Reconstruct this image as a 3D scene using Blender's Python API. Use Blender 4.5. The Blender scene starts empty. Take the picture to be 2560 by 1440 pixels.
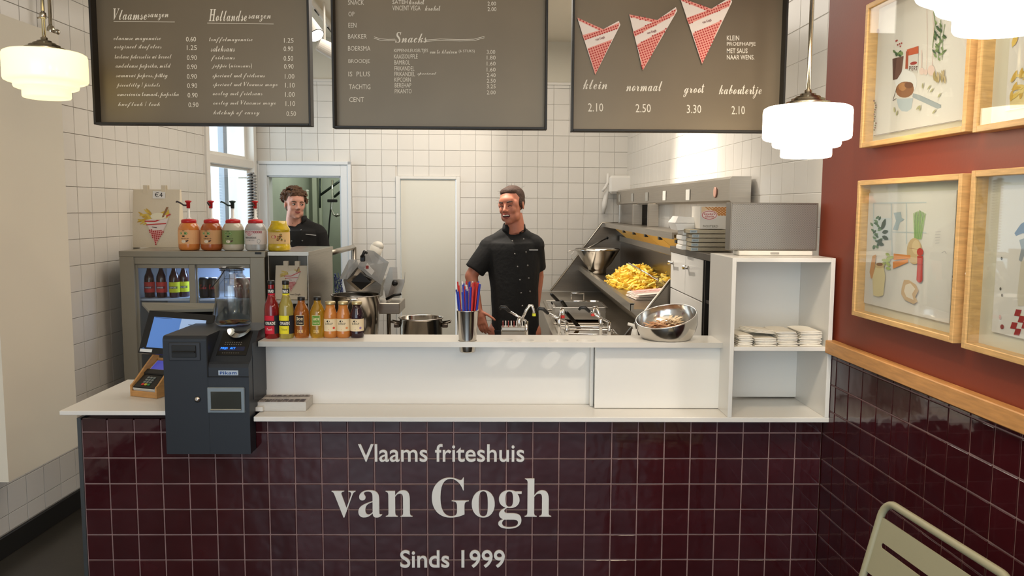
import bpy, bmesh, math, random
import numpy as np
from mathutils import Vector, Matrix, Euler
random.seed(7)
PI = math.pi
sc = bpy.context.scene
COL = sc.collection

# ------------------------------------------------------------------ camera
F, PIT, ROLL, YAW, DCAM, CZ = 2014.58, .0987, .0053, .0144, 3.0572, 1.6106
cp, sp, cy, sy = math.cos(PIT), math.sin(PIT), math.cos(YAW), math.sin(YAW)
FW = Vector((sy*cp, cy*cp, -sp)); R0 = Vector((cy, -sy, 0)); U0 = R0.cross(FW)
RT = R0*math.cos(ROLL)+U0*math.sin(ROLL); UP = -R0*math.sin(ROLL)+U0*math.cos(ROLL)
CAM = Vector((0, -DCAM, CZ))
cd = bpy.data.cameras.new('camera'); cd.sensor_width = 36; cd.lens = F/2560*36; cd.clip_start = .05
cam = bpy.data.objects.new('camera', cd); COL.objects.link(cam)
cam.matrix_world = Matrix(((RT.x, UP.x, -FW.x, CAM.x), (RT.y, UP.y, -FW.y, CAM.y), (RT.z, UP.z, -FW.z, CAM.z), (0, 0, 0, 1)))
sc.camera = cam

# ------------------------------------------------------------------ world, light, exposure
w = bpy.data.worlds.new('daylight'); sc.world = w; w.use_nodes = True
w.node_tree.nodes['Background'].inputs[0].default_value = (.74, .88, 1, 1)
w.node_tree.nodes['Background'].inputs[1].default_value = 2.2
vs = sc.view_settings; vs.view_transform = 'Standard'; vs.look = 'None'; vs.gamma = 1; vs.use_curve_mapping = False
vs.exposure = 0.0

def aim(o, tgt):
    d = Vector(tgt)-o.location
    o.rotation_euler = d.to_track_quat('-Z', 'Y').to_euler()
def light(name, kind, loc, tgt, energy, col, size=.1, size_y=None, spot=None, blend=.6):
    l = bpy.data.lights.new(name, kind); l.energy = energy; l.color = col
    if kind == 'AREA':
        l.size = size
        if size_y: l.shape = 'RECTANGLE'; l.size_y = size_y
    else: l.shadow_soft_size = size
    if kind == 'SPOT': l.spot_size = math.radians(spot); l.spot_blend = blend
    o = bpy.data.objects.new(name, l); COL.objects.link(o); o.location = loc; aim(o, tgt); return o
WARM = (1, .82, .60); NEUT = (1, .91, .80); COOL = (.80, .90, 1)
light('shopfront_daylight', 'AREA', (-1.0, -5.2, 1.3), (-.9, 0, 1.0), 28, COOL, 2.2, 2.3)
light('room_ceiling_light', 'AREA', (0, -2.2, 3.0), (0, -2.2, 0), 22, WARM, 2.6, 2.6)
light('kitchen_ceiling_light', 'AREA', (-.1, 2.2, 3.02), (-.1, 2.2, 0), 52, NEUT, 2.2, 2.4)
light('track_spot_wall', 'SPOT', (-.35, 2.9, 2.95), (-.72, 4.2, 2.2), 48, NEUT, .04, spot=62)
light('track_spot_right', 'SPOT', (.45, 2.15, 2.85), (1.25, 2.05, 1.85), 150, NEUT, .04, spot=58, blend=.95)
light('track_spot_range', 'SPOT', (-.55, 1.9, 2.9), (.95, 1.7, 1.15), 150, NEUT, .04, spot=64)
light('front_spot_counter', 'SPOT', (.9, -1.4, 2.95), (.95, .1, 1.0), 60, NEUT, .04, spot=60, blend=.8)
light('front_spot_left', 'SPOT', (-1.0, -1.0, 2.95), (-1.25, .3, .85), 18, WARM, .04, spot=66, blend=.8)
light('front_spot_pictures', 'SPOT', (.1, -1.3, 2.95), (1.28, -.8, 1.6), 34, WARM, .04, spot=80, blend=.8)
light('seating_fill_right', 'POINT', (.55, -2.75, 2.05), (0, 0, 0), 15, (1, .88, .72), .13)  # unseen point light added to brighten the cubby, standing for further pendants
light('seating_fill_left', 'POINT', (-1.1, -2.7, 2.05), (0, 0, 0), 3.5, (1, .88, .72), .13)  # unseen point light added to offset the bluish daylight on the left
light('side_window_daylight', 'AREA', (-2.6, 3.6, 1.9), (-1, 3.7, 1.6), 9, COOL, .9, 1.1)
light('back_room_light', 'POINT', (-1.6, 5.0, 2.4), (0, 0, 0), 16, (.93, 1, .92), .1)

# ------------------------------------------------------------------ pixel of the photograph -> point
def ray(x, y): return FW+(x-1280)/F*RT-(y-720)/F*UP
def atY(x, y, Y0, s=0.0):
    d = ray(x, y); t = (Y0+s*CAM.x-CAM.y)/(d.y-s*d.x); return CAM+t*d
def atZ(x, y, z):
    d = ray(x, y); t = (z-CAM.z)/d.z; return CAM+t*d
def atX(x, y, a, b=0.0):
    d = ray(x, y); t = (a+b*CAM.y-CAM.x)/(d.x-b*d.y); return CAM+t*d
RA, RB = 1.2673, -.0304          # right wall  X = RA + RB*y
LA, LB = -2.3055, .0398          # left wall
BA, BB = 4.229, .0487            # back wall   y = BA + BB*x
def onR(x, y, e=0): return atX(x, y, RA-e, RB)
def onL(x, y, e=0): return atX(x, y, LA+e, LB)
def onB(x, y, e=0): return atY(x, y, BA-e, BB)

# ------------------------------------------------------------------ materials
def lin(c):
    return tuple(((v/255/12.92) if v/255 <= .04045 else ((v/255+.055)/1.055)**2.4) for v in c)
MATS = {}
def mat(name, rgb, rough=.5, metal=0.0, bump=0.0, bscale=40, var=0.0, vscale=6, emit=0.0, trans=0.0, ior=1.45, coat=0.0, alpha=1.0, objvar=0.0, sub=0.0, stretch=None, spec=.5, detail=3, world=False):
    if name in MATS: return MATS[name]
    m = bpy.data.materials.new(name); m.use_nodes = True; nt = m.node_tree; b = nt.nodes['Principled BSDF']
    c = (*lin(rgb), 1)
    b.inputs['Base Color'].default_value = c; b.inputs['Roughness'].default_value = rough; b.inputs['Metallic'].default_value = metal
    b.inputs['IOR'].default_value = ior; b.inputs['Transmission Weight'].default_value = trans; b.inputs['Coat Weight'].default_value = coat
    b.inputs['Alpha'].default_value = alpha; b.inputs['Specular IOR Level'].default_value = spec
    if sub: b.inputs['Subsurface Weight'].default_value = sub; b.inputs['Subsurface Radius'].default_value = (.02, .008, .005)
    if emit: b.inputs['Emission Color'].default_value = c; b.inputs['Emission Strength'].default_value = emit
    tc = nt.nodes.new('ShaderNodeTexCoord'); src = tc.outputs['Object']
    if world:
        src = nt.nodes.new('ShaderNodeNewGeometry').outputs['Position']
    if stretch:
        mp = nt.nodes.new('ShaderNodeMapping'); mp.inputs['Scale'].default_value = stretch; nt.links.new(src, mp.inputs[0]); src = mp.outputs[0]
    last = None
    if var or objvar:
        mix = nt.nodes.new('ShaderNodeHueSaturation'); mix.inputs['Color'].default_value = c
        val = None
        if var:
            n = nt.nodes.new('ShaderNodeTexNoise'); n.inputs['Scale'].default_value = vscale; n.inputs['Detail'].default_value = detail
            nt.links.new(src, n.inputs['Vector'])
            mr = nt.nodes.new('ShaderNodeMapRange'); mr.inputs[1].default_value = .3; mr.inputs[2].default_value = .7
            mr.inputs[3].default_value = 1-var; mr.inputs[4].default_value = 1+var; nt.links.new(n.outputs[0], mr.inputs[0]); val = mr.outputs[0]
        if objvar:
            oi = nt.nodes.new('ShaderNodeObjectInfo'); m2 = nt.nodes.new('ShaderNodeMapRange')
            m2.inputs[3].default_value = 1-objvar; m2.inputs[4].default_value = 1+objvar; nt.links.new(oi.outputs['Random'], m2.inputs[0])
            if val is not None:
                mm = nt.nodes.new('ShaderNodeMath'); mm.operation = 'MULTIPLY'; nt.links.new(val, mm.inputs[0]); nt.links.new(m2.outputs[0], mm.inputs[1]); val = mm.outputs[0]
            else: val = m2.outputs[0]
        nt.links.new(val, mix.inputs['Value']); nt.links.new(mix.outputs[0], b.inputs['Base Color'])
        if emit: pass
    if bump:
        n = nt.nodes.new('ShaderNodeTexNoise'); n.inputs['Scale'].default_value = bscale; n.inputs['Detail'].default_value = 2
        nt.links.new(src, n.inputs['Vector']); bp = nt.nodes.new('ShaderNodeBump'); bp.inputs['Strength'].default_value = bump
        bp.inputs['Distance'].default_value = .01; nt.links.new(n.outputs[0], bp.inputs['Height']); nt.links.new(bp.outputs[0], b.inputs['Normal'])
    MATS[name] = m; return m
def checker(name, rgb1, rgb2, scale, rough=.7, mode='gingham'):
    # gingham: product of two stripe sets, in object space of the flat thing (uv map)
    if name in MATS: return MATS[name]
    m = bpy.data.materials.new(name); m.use_nodes = True; nt = m.node_tree; b = nt.nodes['Principled BSDF']; b.inputs['Roughness'].default_value = rough
    uv = nt.nodes.new('ShaderNodeUVMap'); sep = nt.nodes.new('ShaderNodeSeparateXYZ'); nt.links.new(uv.outputs[0], sep.inputs[0])
    outs = []
    for k in (0, 1):
        mu = nt.nodes.new('ShaderNodeMath'); mu.operation = 'MULTIPLY'; mu.inputs[1].default_value = scale; nt.links.new(sep.outputs[k], mu.inputs[0])
        fr = nt.nodes.new('ShaderNodeMath'); fr.operation = 'FRACT'; nt.links.new(mu.outputs[0], fr.inputs[0])
        gt = nt.nodes.new('ShaderNodeMath'); gt.operation = 'GREATER_THAN'; gt.inputs[1].default_value = .5; nt.links.new(fr.outputs[0], gt.inputs[0]); outs.append(gt)
    ad = nt.nodes.new('ShaderNodeMath'); ad.operation = 'ADD'; nt.links.new(outs[0].outputs[0], ad.inputs[0]); nt.links.new(outs[1].outputs[0], ad.inputs[1])
    mu = nt.nodes.new('ShaderNodeMath'); mu.operation = 'MULTIPLY'; mu.inputs[1].default_value = .5; nt.links.new(ad.outputs[0], mu.inputs[0])
    cr = nt.nodes.new('ShaderNodeMix'); cr.data_type = 'RGBA'; cr.inputs[6].default_value = (*lin(rgb1), 1); cr.inputs[7].default_value = (*lin(rgb2), 1)
    nt.links.new(mu.outputs[0], cr.inputs[0]); nt.links.new(cr.outputs[2], b.inputs['Base Color']); MATS[name] = m; return m
def brushed(name, rgb, rough, axis=(1, 1, 60), var=.08, metal=1.0):
    if name in MATS: return MATS[name]
    m = mat(name, rgb, rough, metal, bump=.03, bscale=9, var=var, vscale=5, stretch=axis)
    return m
WHITE = mat('white_paint', (232, 228, 220), .55)
CEIL = mat('ceiling_paint', (222, 212, 192), .8, bump=.02, bscale=60)
WTILE = mat('white_glazed_tile', (222, 217, 208), .22, objvar=.025, bump=.015, bscale=8)
WGROUT = mat('pale_grout', (222, 217, 208), .9, bump=.1, bscale=300)
BTILE = mat('burgundy_glazed_tile', (56, 14, 19), .10, objvar=.13, var=.10, vscale=9, bump=.55, bscale=9, coat=.5, world=True)
BGROUT = mat('mauve_grout', (150, 122, 118), .9, bump=.2, bscale=200, var=.1, vscale=20)
REDP = mat('brick_red_paint', (130, 55, 33), .5, bump=.02, bscale=90)
FLOORM = mat('dark_floor', (58, 54, 47), .28, var=.12, vscale=3, bump=.03, bscale=30)
LAM = mat('white_laminate', (228, 225, 218), .28, var=.01, vscale=2)
STEEL = brushed('brushed_steel', (176, 168, 156), .30)
STEELD = brushed('dark_brushed_steel', (120, 112, 102), .28)
STEELB = brushed('bowl_steel', (200, 196, 190), .14, axis=(1, 1, 1), var=.03)
CHROME = mat('chrome', (215, 212, 208), .08, 1.0)
NICKEL = mat('satin_nickel', (196, 188, 170), .22, 1.0)
BLACK = mat('black_plastic', (22, 21, 20), .35)
BLACKM = mat('matt_black', (16, 16, 16), .7)
OAK = mat('pale_oak', (208, 166, 108), .45, var=.16, vscale=7, stretch=(3, 3, 18), bump=.06, bscale=40)
OAKH = mat('pale_oak_lengthwise', (208, 166, 108), .45, var=.16, vscale=7, stretch=(18, 2, 18), bump=.06, bscale=40)
RAILM = mat('oiled_wood_rail', (196, 142, 84), .45, var=.14, vscale=6, stretch=(18, 2, 18), bump=.05, bscale=40)
GLASS = mat('clear_glass', (250, 252, 250), .02, trans=1.0, ior=1.45)
def thin_glass(name, tint, base=.03, rough=.02):
    if name in MATS: return MATS[name]
    m = bpy.data.materials.new(name); m.use_nodes = True; nt = m.node_tree; nt.nodes.clear()
    o = nt.nodes.new('ShaderNodeOutputMaterial'); mx = nt.nodes.new('ShaderNodeMixShader'); t = nt.nodes.new('ShaderNodeBsdfTransparent')
    t.inputs[0].default_value = (*lin(tint), 1); g = nt.nodes.new('ShaderNodeBsdfGlossy'); g.inputs['Roughness'].default_value = rough
    lw_ = nt.nodes.new('ShaderNodeLayerWeight'); lw_.inputs[0].default_value = .5
    pw = nt.nodes.new('ShaderNodeMath'); pw.operation = 'POWER'; pw.inputs[1].default_value = 4.0; nt.links.new(lw_.outputs['Facing'], pw.inputs[0])
    fr = nt.nodes.new('ShaderNodeMath'); fr.operation = 'MULTIPLY_ADD'; fr.inputs[1].default_value = .7; fr.inputs[2].default_value = base; nt.links.new(pw.outputs[0], fr.inputs[0])
    nt.links.new(fr.outputs[0], mx.inputs[0]); nt.links.new(t.outputs[0], mx.inputs[1]); nt.links.new(g.outputs[0], mx.inputs[2]); nt.links.new(mx.outputs[0], o.inputs[0])
    MATS[name] = m; return m
PANE = thin_glass('pane_glass', (250, 252, 252)); JARG = thin_glass('jar_glass', (226, 228, 226), base=.10, rough=.12)
SKIN = mat('skin', (192, 122, 96), .5, sub=.08, var=.05, vscale=30)
CLOTH = mat('black_cotton', (24, 23, 22), .85, bump=.25, bscale=35, var=.1, vscale=10)

# ------------------------------------------------------------------ mesh builder
class MB:
    def __init__(s): s.v = []; s.f = []; s.m = []; s.cur = 0; s.sm = []; s.smooth = False; s.T = None
    def add(s, vs, fs):
        n = len(s.v)
        for p in vs:
            p = Vector(p)
            if s.T is not None: p = s.T @ p
            s.v.append(p)
        for f in fs: s.f.append([n+i for i in f]); s.m.append(s.cur); s.sm.append(s.smooth)
        return s
    def box(s, c, d, ch=0.0, rot=None):
        x, y, z = d[0]/2, d[1]/2, d[2]/2; c = Vector(c); M = rot if rot is not None else Matrix.Identity(3)
        ch = min(ch, x*.9, y*.9, z*.9)
        if ch <= 0:
            vs = [c+M@Vector((a*x, b*y, e*z)) for a in (-1, 1) for b in (-1, 1) for e in (-1, 1)]
            return s.add(vs, [(0, 1, 3, 2), (4, 6, 7, 5), (0, 4, 5, 1), (2, 3, 7, 6), (0, 2, 6, 4), (1, 5, 7, 3)])
        vs = []; idx = {}
        for a in (-1, 1):
            for b in (-1, 1):
                for e in (-1, 1):
                    for k in range(3):
                        q = [a*(x-ch), b*(y-ch), e*(z-ch)]; q[k] += (a, b, e)[k]*ch
                        idx[(a, b, e, k)] = len(vs); vs.append(c+M@Vector(q))
        fs = []
        for k in range(3):
            o = [j for j in range(3) if j != k]
            for sg in (-1, 1):
                loop = []
                for (p, q) in ((-1, -1), (1, -1), (1, 1), (-1, 1)):
                    t = [0, 0, 0]; t[k] = sg; t[o[0]] = p; t[o[1]] = q; loop.append(idx[(*t, k)])
                if (sg > 0) == (k == 1): loop.reverse()
                fs.append(loop)
        for k in range(3):
            o = [j for j in range(3) if j != k]
            for p in (-1, 1):
                for q in (-1, 1):
                    t0 = [0, 0, 0]; t0[o[0]] = p; t0[o[1]] = q; t1 = list(t0); t0[k] = -1; t1[k] = 1
                    fs.append([idx[(*t0, o[0])], idx[(*t0, o[1])], idx[(*t1, o[1])], idx[(*t1, o[0])]])
        for a in (-1, 1):
            for b in (-1, 1):
                for e in (-1, 1): fs.append([idx[(a, b, e, 0)], idx[(a, b, e, 1)], idx[(a, b, e, 2)]])
        return s.add(vs, fs)
    def lathe(s, prof, n=32, c=(0, 0, 0), sx=1, sy_=1, shear=0.0):
        c = Vector(c); vs = []; fs = []
        for (r, z) in prof:
            for k in range(n):
                a = 2*PI*k/n; vs.append(c+Vector((r*math.cos(a)*sx, r*math.sin(a)*sy_, z)))
        for i in range(len(prof)-1):
            for k in range(n): fs.append((i*n+k, i*n+(k+1) % n, (i+1)*n+(k+1) % n, (i+1)*n+k))
        if prof[0][0] > 1e-6: fs.append(list(range(n))[::-1])
        if prof[-1][0] > 1e-6: fs.append([(len(prof)-1)*n+k for k in range(n)])
        sm = s.smooth; s.smooth = True; s.add(vs, fs); s.smooth = sm; return s
    def shell(s, prof, n=32, c=(0, 0, 0)):      # open lathe (no caps)
        c = Vector(c); vs = []; fs = []
        for (r, z) in prof:
            for k in range(n):
                a = 2*PI*k/n; vs.append(c+Vector((r*math.cos(a), r*math.sin(a), z)))
        for i in range(len(prof)-1):
            for k in range(n): fs.append((i*n+k, i*n+(k+1) % n, (i+1)*n+(k+1) % n, (i+1)*n+k))
        sm = s.smooth; s.smooth = True; s.add(vs, fs); s.smooth = sm; return s
    def tube(s, pts, r, n=8, closed=False, taper=None):
        pts = [Vector(p) for p in pts]; vs = []; fs = []; N = len(pts); up = None
        for i, p in enumerate(pts):
            a = pts[(i-1) % N] if (i > 0 or closed) else p; b = pts[(i+1) % N] if (i < N-1 or closed) else p
            d = (b-a).normalized()
            if up is None: up = Vector((0, 0, 1)) if abs(d.z) < .9 else Vector((1, 0, 0))
            u = d.cross(up).normalized(); v = u.cross(d).normalized(); up = v
            rr = r if taper is None else taper[i]
            for k in range(n):
                t = 2*PI*k/n; vs.append(p+rr*(u*math.cos(t)+v*math.sin(t)))
        for i in range(N if closed else N-1):
            j = (i+1) % N
            for k in range(n): fs.append((i*n+k, j*n+k, j*n+(k+1) % n, i*n+(k+1) % n))
        if not closed: fs.append(list(range(n))); fs.append([(N-1)*n+k for k in range(n)][::-1])
        sm = s.smooth; s.smooth = True; s.add(vs, fs); s.smooth = sm; return s
    def prism(s, poly, axis, a, b):             # polygon in the other two axes, extruded a..b along axis
        o = [k for k in range(3) if k != axis]; n = len(poly); vs = []
        for t in (a, b):
            for p in poly:
                q = [0, 0, 0]; q[o[0]] = p[0]; q[o[1]] = p[1]; q[axis] = t; vs.append(q)
        return s.add(vs, [list(range(n)), [n+k for k in range(n)][::-1]]+[(k, k+n, (k+1) % n+n, (k+1) % n) for k in range(n)])
    def ell(s, c, r, n=12, m=8, rot=None):
        c = Vector(c); M = rot if rot is not None else Matrix.Identity(3); vs = [c+M@Vector((0, 0, r[2]))]; fs = []
        for i in range(1, m):
            ph = PI*i/m
            for k in range(n):
                a = 2*PI*k/n; vs.append(c+M@Vector((r[0]*math.sin(ph)*math.cos(a), r[1]*math.sin(ph)*math.sin(a), r[2]*math.cos(ph))))
        vs.append(c+M@Vector((0, 0, -r[2]))); L = len(vs)-1
        for k in range(n): fs.append((0, 1+k, 1+(k+1) % n)); fs.append((L, L-n+(k+1) % n, L-n+k))
        for i in range(m-2):
            for k in range(n): fs.append((1+i*n+k, 1+(i+1)*n+k, 1+(i+1)*n+(k+1) % n, 1+i*n+(k+1) % n))
        sm = s.smooth; s.smooth = True; s.add(vs, fs); s.smooth = sm; return s
    def cone(s, p0, r0, p1, r1, n=12, sq=1.0, side=None):     # frustum, optionally squashed
        p0, p1 = Vector(p0), Vector(p1); d = (p1-p0).normalized()
        u = Vector(side).normalized() if side is not None else (d.cross(Vector((0, 1, 0))).normalized() if abs(d.y) < .9 else d.cross(Vector((1, 0, 0))).normalized())
        u = (u-d*u.dot(d)).normalized(); v = d.cross(u)
        vs = [p+rr*(u*math.cos(2*PI*k/n)+v*sq*math.sin(2*PI*k/n)) for p, rr in ((p0, r0), (p1, r1)) for k in range(n)]
        return s.add(vs, [list(range(n)), [n+k for k in range(n)][::-1]]+[(k, k+n, (k+1) % n+n, (k+1) % n) for k in range(n)])
    def cap(s, p0, r0, p1, r1, n=12):
        s.cone(p0, r0, p1, r1, n); s.ell(p0, (r0,)*3, n, 8); s.ell(p1, (r1,)*3, n, 8); return s
    def mesh(s, name, mats):
        me = bpy.data.meshes.new(name); me.from_pydata([tuple(p) for p in s.v], [], s.f)
        for m in (mats if isinstance(mats, (list, tuple)) else [mats]): me.materials.append(m)
        me.polygons.foreach_set('material_index', s.m); me.polygons.foreach_set('use_smooth', s.sm)
        bm = bmesh.new(); bm.from_mesh(me); bmesh.ops.recalc_face_normals(bm, faces=bm.faces); bm.to_mesh(me); bm.free(); me.update(); return me
    def build(s, name, mats, parent=None, loc=None, rot=None, **kw):
        o = bpy.data.objects.new(name, s.mesh(name, mats)); COL.objects.link(o)
        if parent is not None: o.parent = parent
        if loc is not None: o.location = loc
        if rot is not None: o.rotation_euler = rot
        for k, v in kw.items(): o[k] = v
        return o
def thing(name, label, cat, loc=(0, 0, 0), rz=0, group=None):
    o = bpy.data.objects.new(name, None); COL.objects.link(o); o.empty_display_size = .05; o.location = loc; o.rotation_euler = (0, 0, rz)
    o['label'] = label; o['category'] = cat
    if group: o['group'] = group
    return o
def tag(o, label, cat, group=None):
    o['label'] = label; o['category'] = cat
    if group: o['group'] = group
    return o
def kids(o): return [c for c in bpy.data.objects if c.parent == o]
def dup(root, loc, label, rz=None, scale=None):
    def cp_(o, par):
        c = o.copy(); COL.objects.link(c)
        if par is not None: c.parent = par
        for k in kids(o):
            if k.name not in seen: seen.add(k.name); cp_(k, c)
        return c
    seen = set(); r = cp_(root, None); r.location = loc; r['label'] = label
    if rz is not None: r.rotation_euler = (0, 0, rz)
    if scale is not None: r.scale = scale
    return r
def recolor(root, m): # {part name stem: material}
    for k in kids(root):
        for stem, mm in m.items():
            if k.name.split('.')[0] == stem:
                k.data = k.data.copy(); k.data.materials[0] = mm

# ------------------------------------------------------------------ text
TS = bpy.data.scenes.new('lettering'); TC = {}
def uni(t, style):
    out = ''
    for ch in t:
        o = ord(ch)
        if style == 'serif':
            if 'A' <= ch <= 'Z': ch = chr(0x1D400+o-65)
            elif 'a' <= ch <= 'z': ch = chr(0x1D41A+o-97)
        elif style == 'script':
            if 'A' <= ch <= 'Z': ch = chr(0x1D468+o-65)
            elif ch == 't': ch = chr(0x1D495)
            elif 'a' <= ch <= 'z': ch = chr(0x1D4EA+o-97)
        elif style == 'bold':
            if 'A' <= ch <= 'Z': ch = chr(0x1D5D4+o-65)
            elif 'a' <= ch <= 'z': ch = chr(0x1D5EE+o-97)
            elif '0' <= ch <= '9': ch = chr(0x1D7EC+o-48)
        out += ch
    return out
def text2d(t, style='sans', res=3, off=0.0):
    k = (t, style, res, off)
    if k in TC: return TC[k]
    c = bpy.data.curves.new('t', 'FONT'); c.body = uni(t, style); c.resolution_u = res; c.offset = off
    o = bpy.data.objects.new('t', c); TS.collection.objects.link(o)
    vl = TS.view_layers[0]; vl.update(); dg = vl.depsgraph; me = o.evaluated_get(dg).to_mesh()
    vs = [(v.co.x, v.co.y) for v in me.vertices]; fs = [tuple(p.vertices) for p in me.polygons]
    o.evaluated_get(dg).to_mesh_clear(); bpy.data.objects.remove(o); bpy.data.curves.remove(c)
    xs = [v[0] for v in vs] or [0]; ys = [v[1] for v in vs] or [0]
    TC[k] = (vs, fs, min(xs), max(xs), min(ys), max(ys)); return TC[k]

class Art:
    """flat print: layered polygons mapped by f(u, v, lift) onto a surface"""
    def __init__(s, f, step=.0004): s.f = f; s.mb = MB(); s.mats = []; s.lift = step; s.step = step
    def use(s, rgb, rough=.7, m=None):
        if m is None:
            n = 'print_%02x%02x%02x' % tuple(rgb); m = mat(n, rgb, rough)
        if m not in s.mats: s.mats.append(m)
        s.mb.cur = s.mats.index(m); s.lift += s.step*.5; return s
    def poly(s, pts): s.mb.add([s.f(u, v, s.lift) for u, v in pts], [list(range(len(pts)))]); return s
    def rect(s, u0, v0, u1, v1, n=1):
        for k in range(n):
            a = u0+(u1-u0)*k/n; b = u0+(u1-u0)*(k+1)/n; s.poly([(a, v0), (b, v0), (b, v1), (a, v1)])
        return s
    def oval(s, u, v, ru, rv, n=18, rot=0):
        c_, s_ = math.cos(rot), math.sin(rot)
        return s.poly([(u+ru*math.cos(2*PI*k/n)*c_-rv*math.sin(2*PI*k/n)*s_, v+ru*math.cos(2*PI*k/n)*s_+rv*math.sin(2*PI*k/n)*c_) for k in range(n)])
    def line(s, pts, wd):
        for (a, b) in zip(pts[:-1], pts[1:]):
            d = Vector((b[0]-a[0], b[1]-a[1])); 
            if d.length < 1e-9: continue
            n = Vector((-d.y, d.x)).normalized()*wd/2
            s.poly([(a[0]+n.x, a[1]+n.y), (a[0]-n.x, a[1]-n.y), (b[0]-n.x, b[1]-n.y), (b[0]+n.x, b[1]+n.y)])
        return s
    def text(s, t, u0, v0, u1, v1, style='sans', off=0.0, rot=0.0, res=2):   # fitted to the box
        vs, fs, x0, x1, y0, y1 = text2d(t, style, res, off)
        if x1-x0 < 1e-6: return s
        kx, ky = (u1-u0)/(x1-x0), (v1-v0)/(y1-y0); c_, s_ = math.cos(rot), math.sin(rot); out = []
        for (x, y) in vs:
            u = (x-x0)*kx; v = (y-y0)*ky; out.append(s.f(u0+u*c_-v*s_, v0+u*s_+v*c_, s.lift))
        s.mb.add(out, fs); return s
    def gingham(s, quad, nu, nv, rgb, clip=None):   # little squares in a bilinear quad
        s.use(rgb)
        P = [Vector(q) for q in quad]
        def q(a, b): return (P[0]*(1-a)*(1-b)+P[1]*a*(1-b)+P[2]*a*b+P[3]*(1-a)*b)
        for i in range(nu):
            for j in range(nv):
                if (i+j) % 2 == 0:
                    pts = [q(i/nu, j/nv), q((i+1)/nu, j/nv), q((i+1)/nu, (j+1)/nv), q(i/nu, (j+1)/nv)]
                    s.poly([(p.x, p.y) for p in pts])
        return s
    def build(s, name, parent, **kw):
        for i in range(len(s.mb.sm)): s.mb.sm[i] = False
        me = bpy.data.meshes.new(name); me.from_pydata([tuple(p) for p in s.mb.v], [], s.mb.f)
        for m in s.mats: me.materials.append(m)
        me.polygons.foreach_set('material_index', s.mb.m); me.update()
        o = bpy.data.objects.new(name, me); COL.objects.link(o); o.parent = parent
        for k, v in kw.items(): o[k] = v
        return o
def front(x0, y, z0): return lambda u, v, l: Vector((x0+u, y-l, z0+v))     # faces -y
# ================================================================== STRUCTURE
def proj(P):
    d = Vector(P)-CAM; w_ = d.dot(FW)
    return (1280+F*d.dot(RT)/w_, 720-F*d.dot(UP)/w_, w_)
def tile_mesh(name, w_, h, t, ch, m):
    b = MB(); x, z = w_/2, h/2
    vs = [(-x, 0, -z), (x, 0, -z), (x, 0, z), (-x, 0, z), (-x, -t+ch*.7, -z), (x, -t+ch*.7, -z), (x, -t+ch*.7, z), (-x, -t+ch*.7, z),
          (-x+ch, -t, -z+ch), (x-ch, -t, -z+ch), (x-ch, -t, z-ch), (-x+ch, -t, z-ch)]
    b.add(vs, [(0, 1, 5, 4), (1, 2, 6, 5), (2, 3, 7, 6), (3, 0, 4, 7), (4, 5, 9, 8), (5, 6, 10, 9), (6, 7, 11, 10), (7, 4, 8, 11), (8, 9, 10, 11)])
    return b.mesh(name, m)
def tile_field(parent, O, U, N, u0, u1, v0, v1, uo, vo, pitch, gap, t, m, holes=(), tilt=0.0, limit=300, hide=None):
    """tiles of one wall: u,v measured from O along U and up; grid lines pass through (uo, vo)"""
    me = tile_mesh('tile', pitch-gap, pitch-gap, t, .0016, m); Y_ = -N
    M0 = Matrix(((U.x, Y_.x, 0), (U.y, Y_.y, 0), (U.z, Y_.z, 1)))
    cells = []
    i0 = math.floor((u0-uo)/pitch+1e-6); i1 = math.ceil((u1-uo)/pitch-1e-6); j0 = math.floor((v0-vo)/pitch+1e-6); j1 = math.ceil((v1-vo)/pitch-1e-6)
    for i in range(i0, i1):
        for j in range(j0, j1):
            a0 = max(uo+i*pitch+gap/2, u0); a1 = min(uo+(i+1)*pitch-gap/2, u1); b0 = max(vo+j*pitch+gap/2, v0); b1 = min(vo+(j+1)*pitch-gap/2, v1)
            for (h0, h1, g0, g1) in holes:
                if a0 < h1 and a1 > h0 and b0 < g1 and b1 > g0:
                    c = [(a0, min(a1, h0-gap), b0, b1), (max(a0, h1+gap), a1, b0, b1), (a0, a1, b0, min(b1, g0-gap)), (a0, a1, max(b0, g1+gap), b1)]
                    c = [q for q in c if q[1]-q[0] > .006 and q[3]-q[2] > .006]
                    if not c: a1 = a0-1; break
                    a0, a1, b0, b1 = max(c, key=lambda q: (q[1]-q[0])*(q[3]-q[2]))
            if a1-a0 < .006 or b1-b0 < .006: continue
            P = O+U*(a0+a1)/2+Vector((0, 0, (b0+b1)/2)); x, y, dd = proj(P)
            inside = dd > .2 and -60 < x < 2620 and -60 < y < 1500 and not (hide and hide(x, y))
            cells.append((0 if inside else 1, dd if dd > 0 else 99, P, (a1-a0)/(pitch-gap), (b1-b0)/(pitch-gap)))
    cells.sort(key=lambda c: (c[0], c[1])); rest = MB(); n = 0
    for c in cells:
        if c[0] == 0 and n < limit:
            o = bpy.data.objects.new('tile', me); COL.objects.link(o); o.parent = parent
            R_ = M0 @ Euler((random.gauss(0, tilt), random.gauss(0, tilt*.3), random.gauss(0, tilt))).to_matrix() if tilt else M0
            o.matrix_world = Matrix.Translation(c[2]) @ R_.to_4x4() @ Matrix.Diagonal((c[3], 1, c[4], 1)); n += 1
        else:
            rest.T = Matrix.Translation(c[2]) @ M0.to_4x4() @ Matrix.Diagonal((c[3], 1, c[4], 1))
            rest.add([v.co for v in me.vertices], [tuple(p.vertices) for p in me.polygons])
    if rest.v: rest.T = None; rest.build('tiles', m, parent, kind='stuff')
def struct(name, b, m, **kw):
    o = b.build(name, m); o['kind'] = 'structure'
    for k, v in kw.items(): o[k] = v
    return o
YN, YF = -5.4, 6.2
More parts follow.
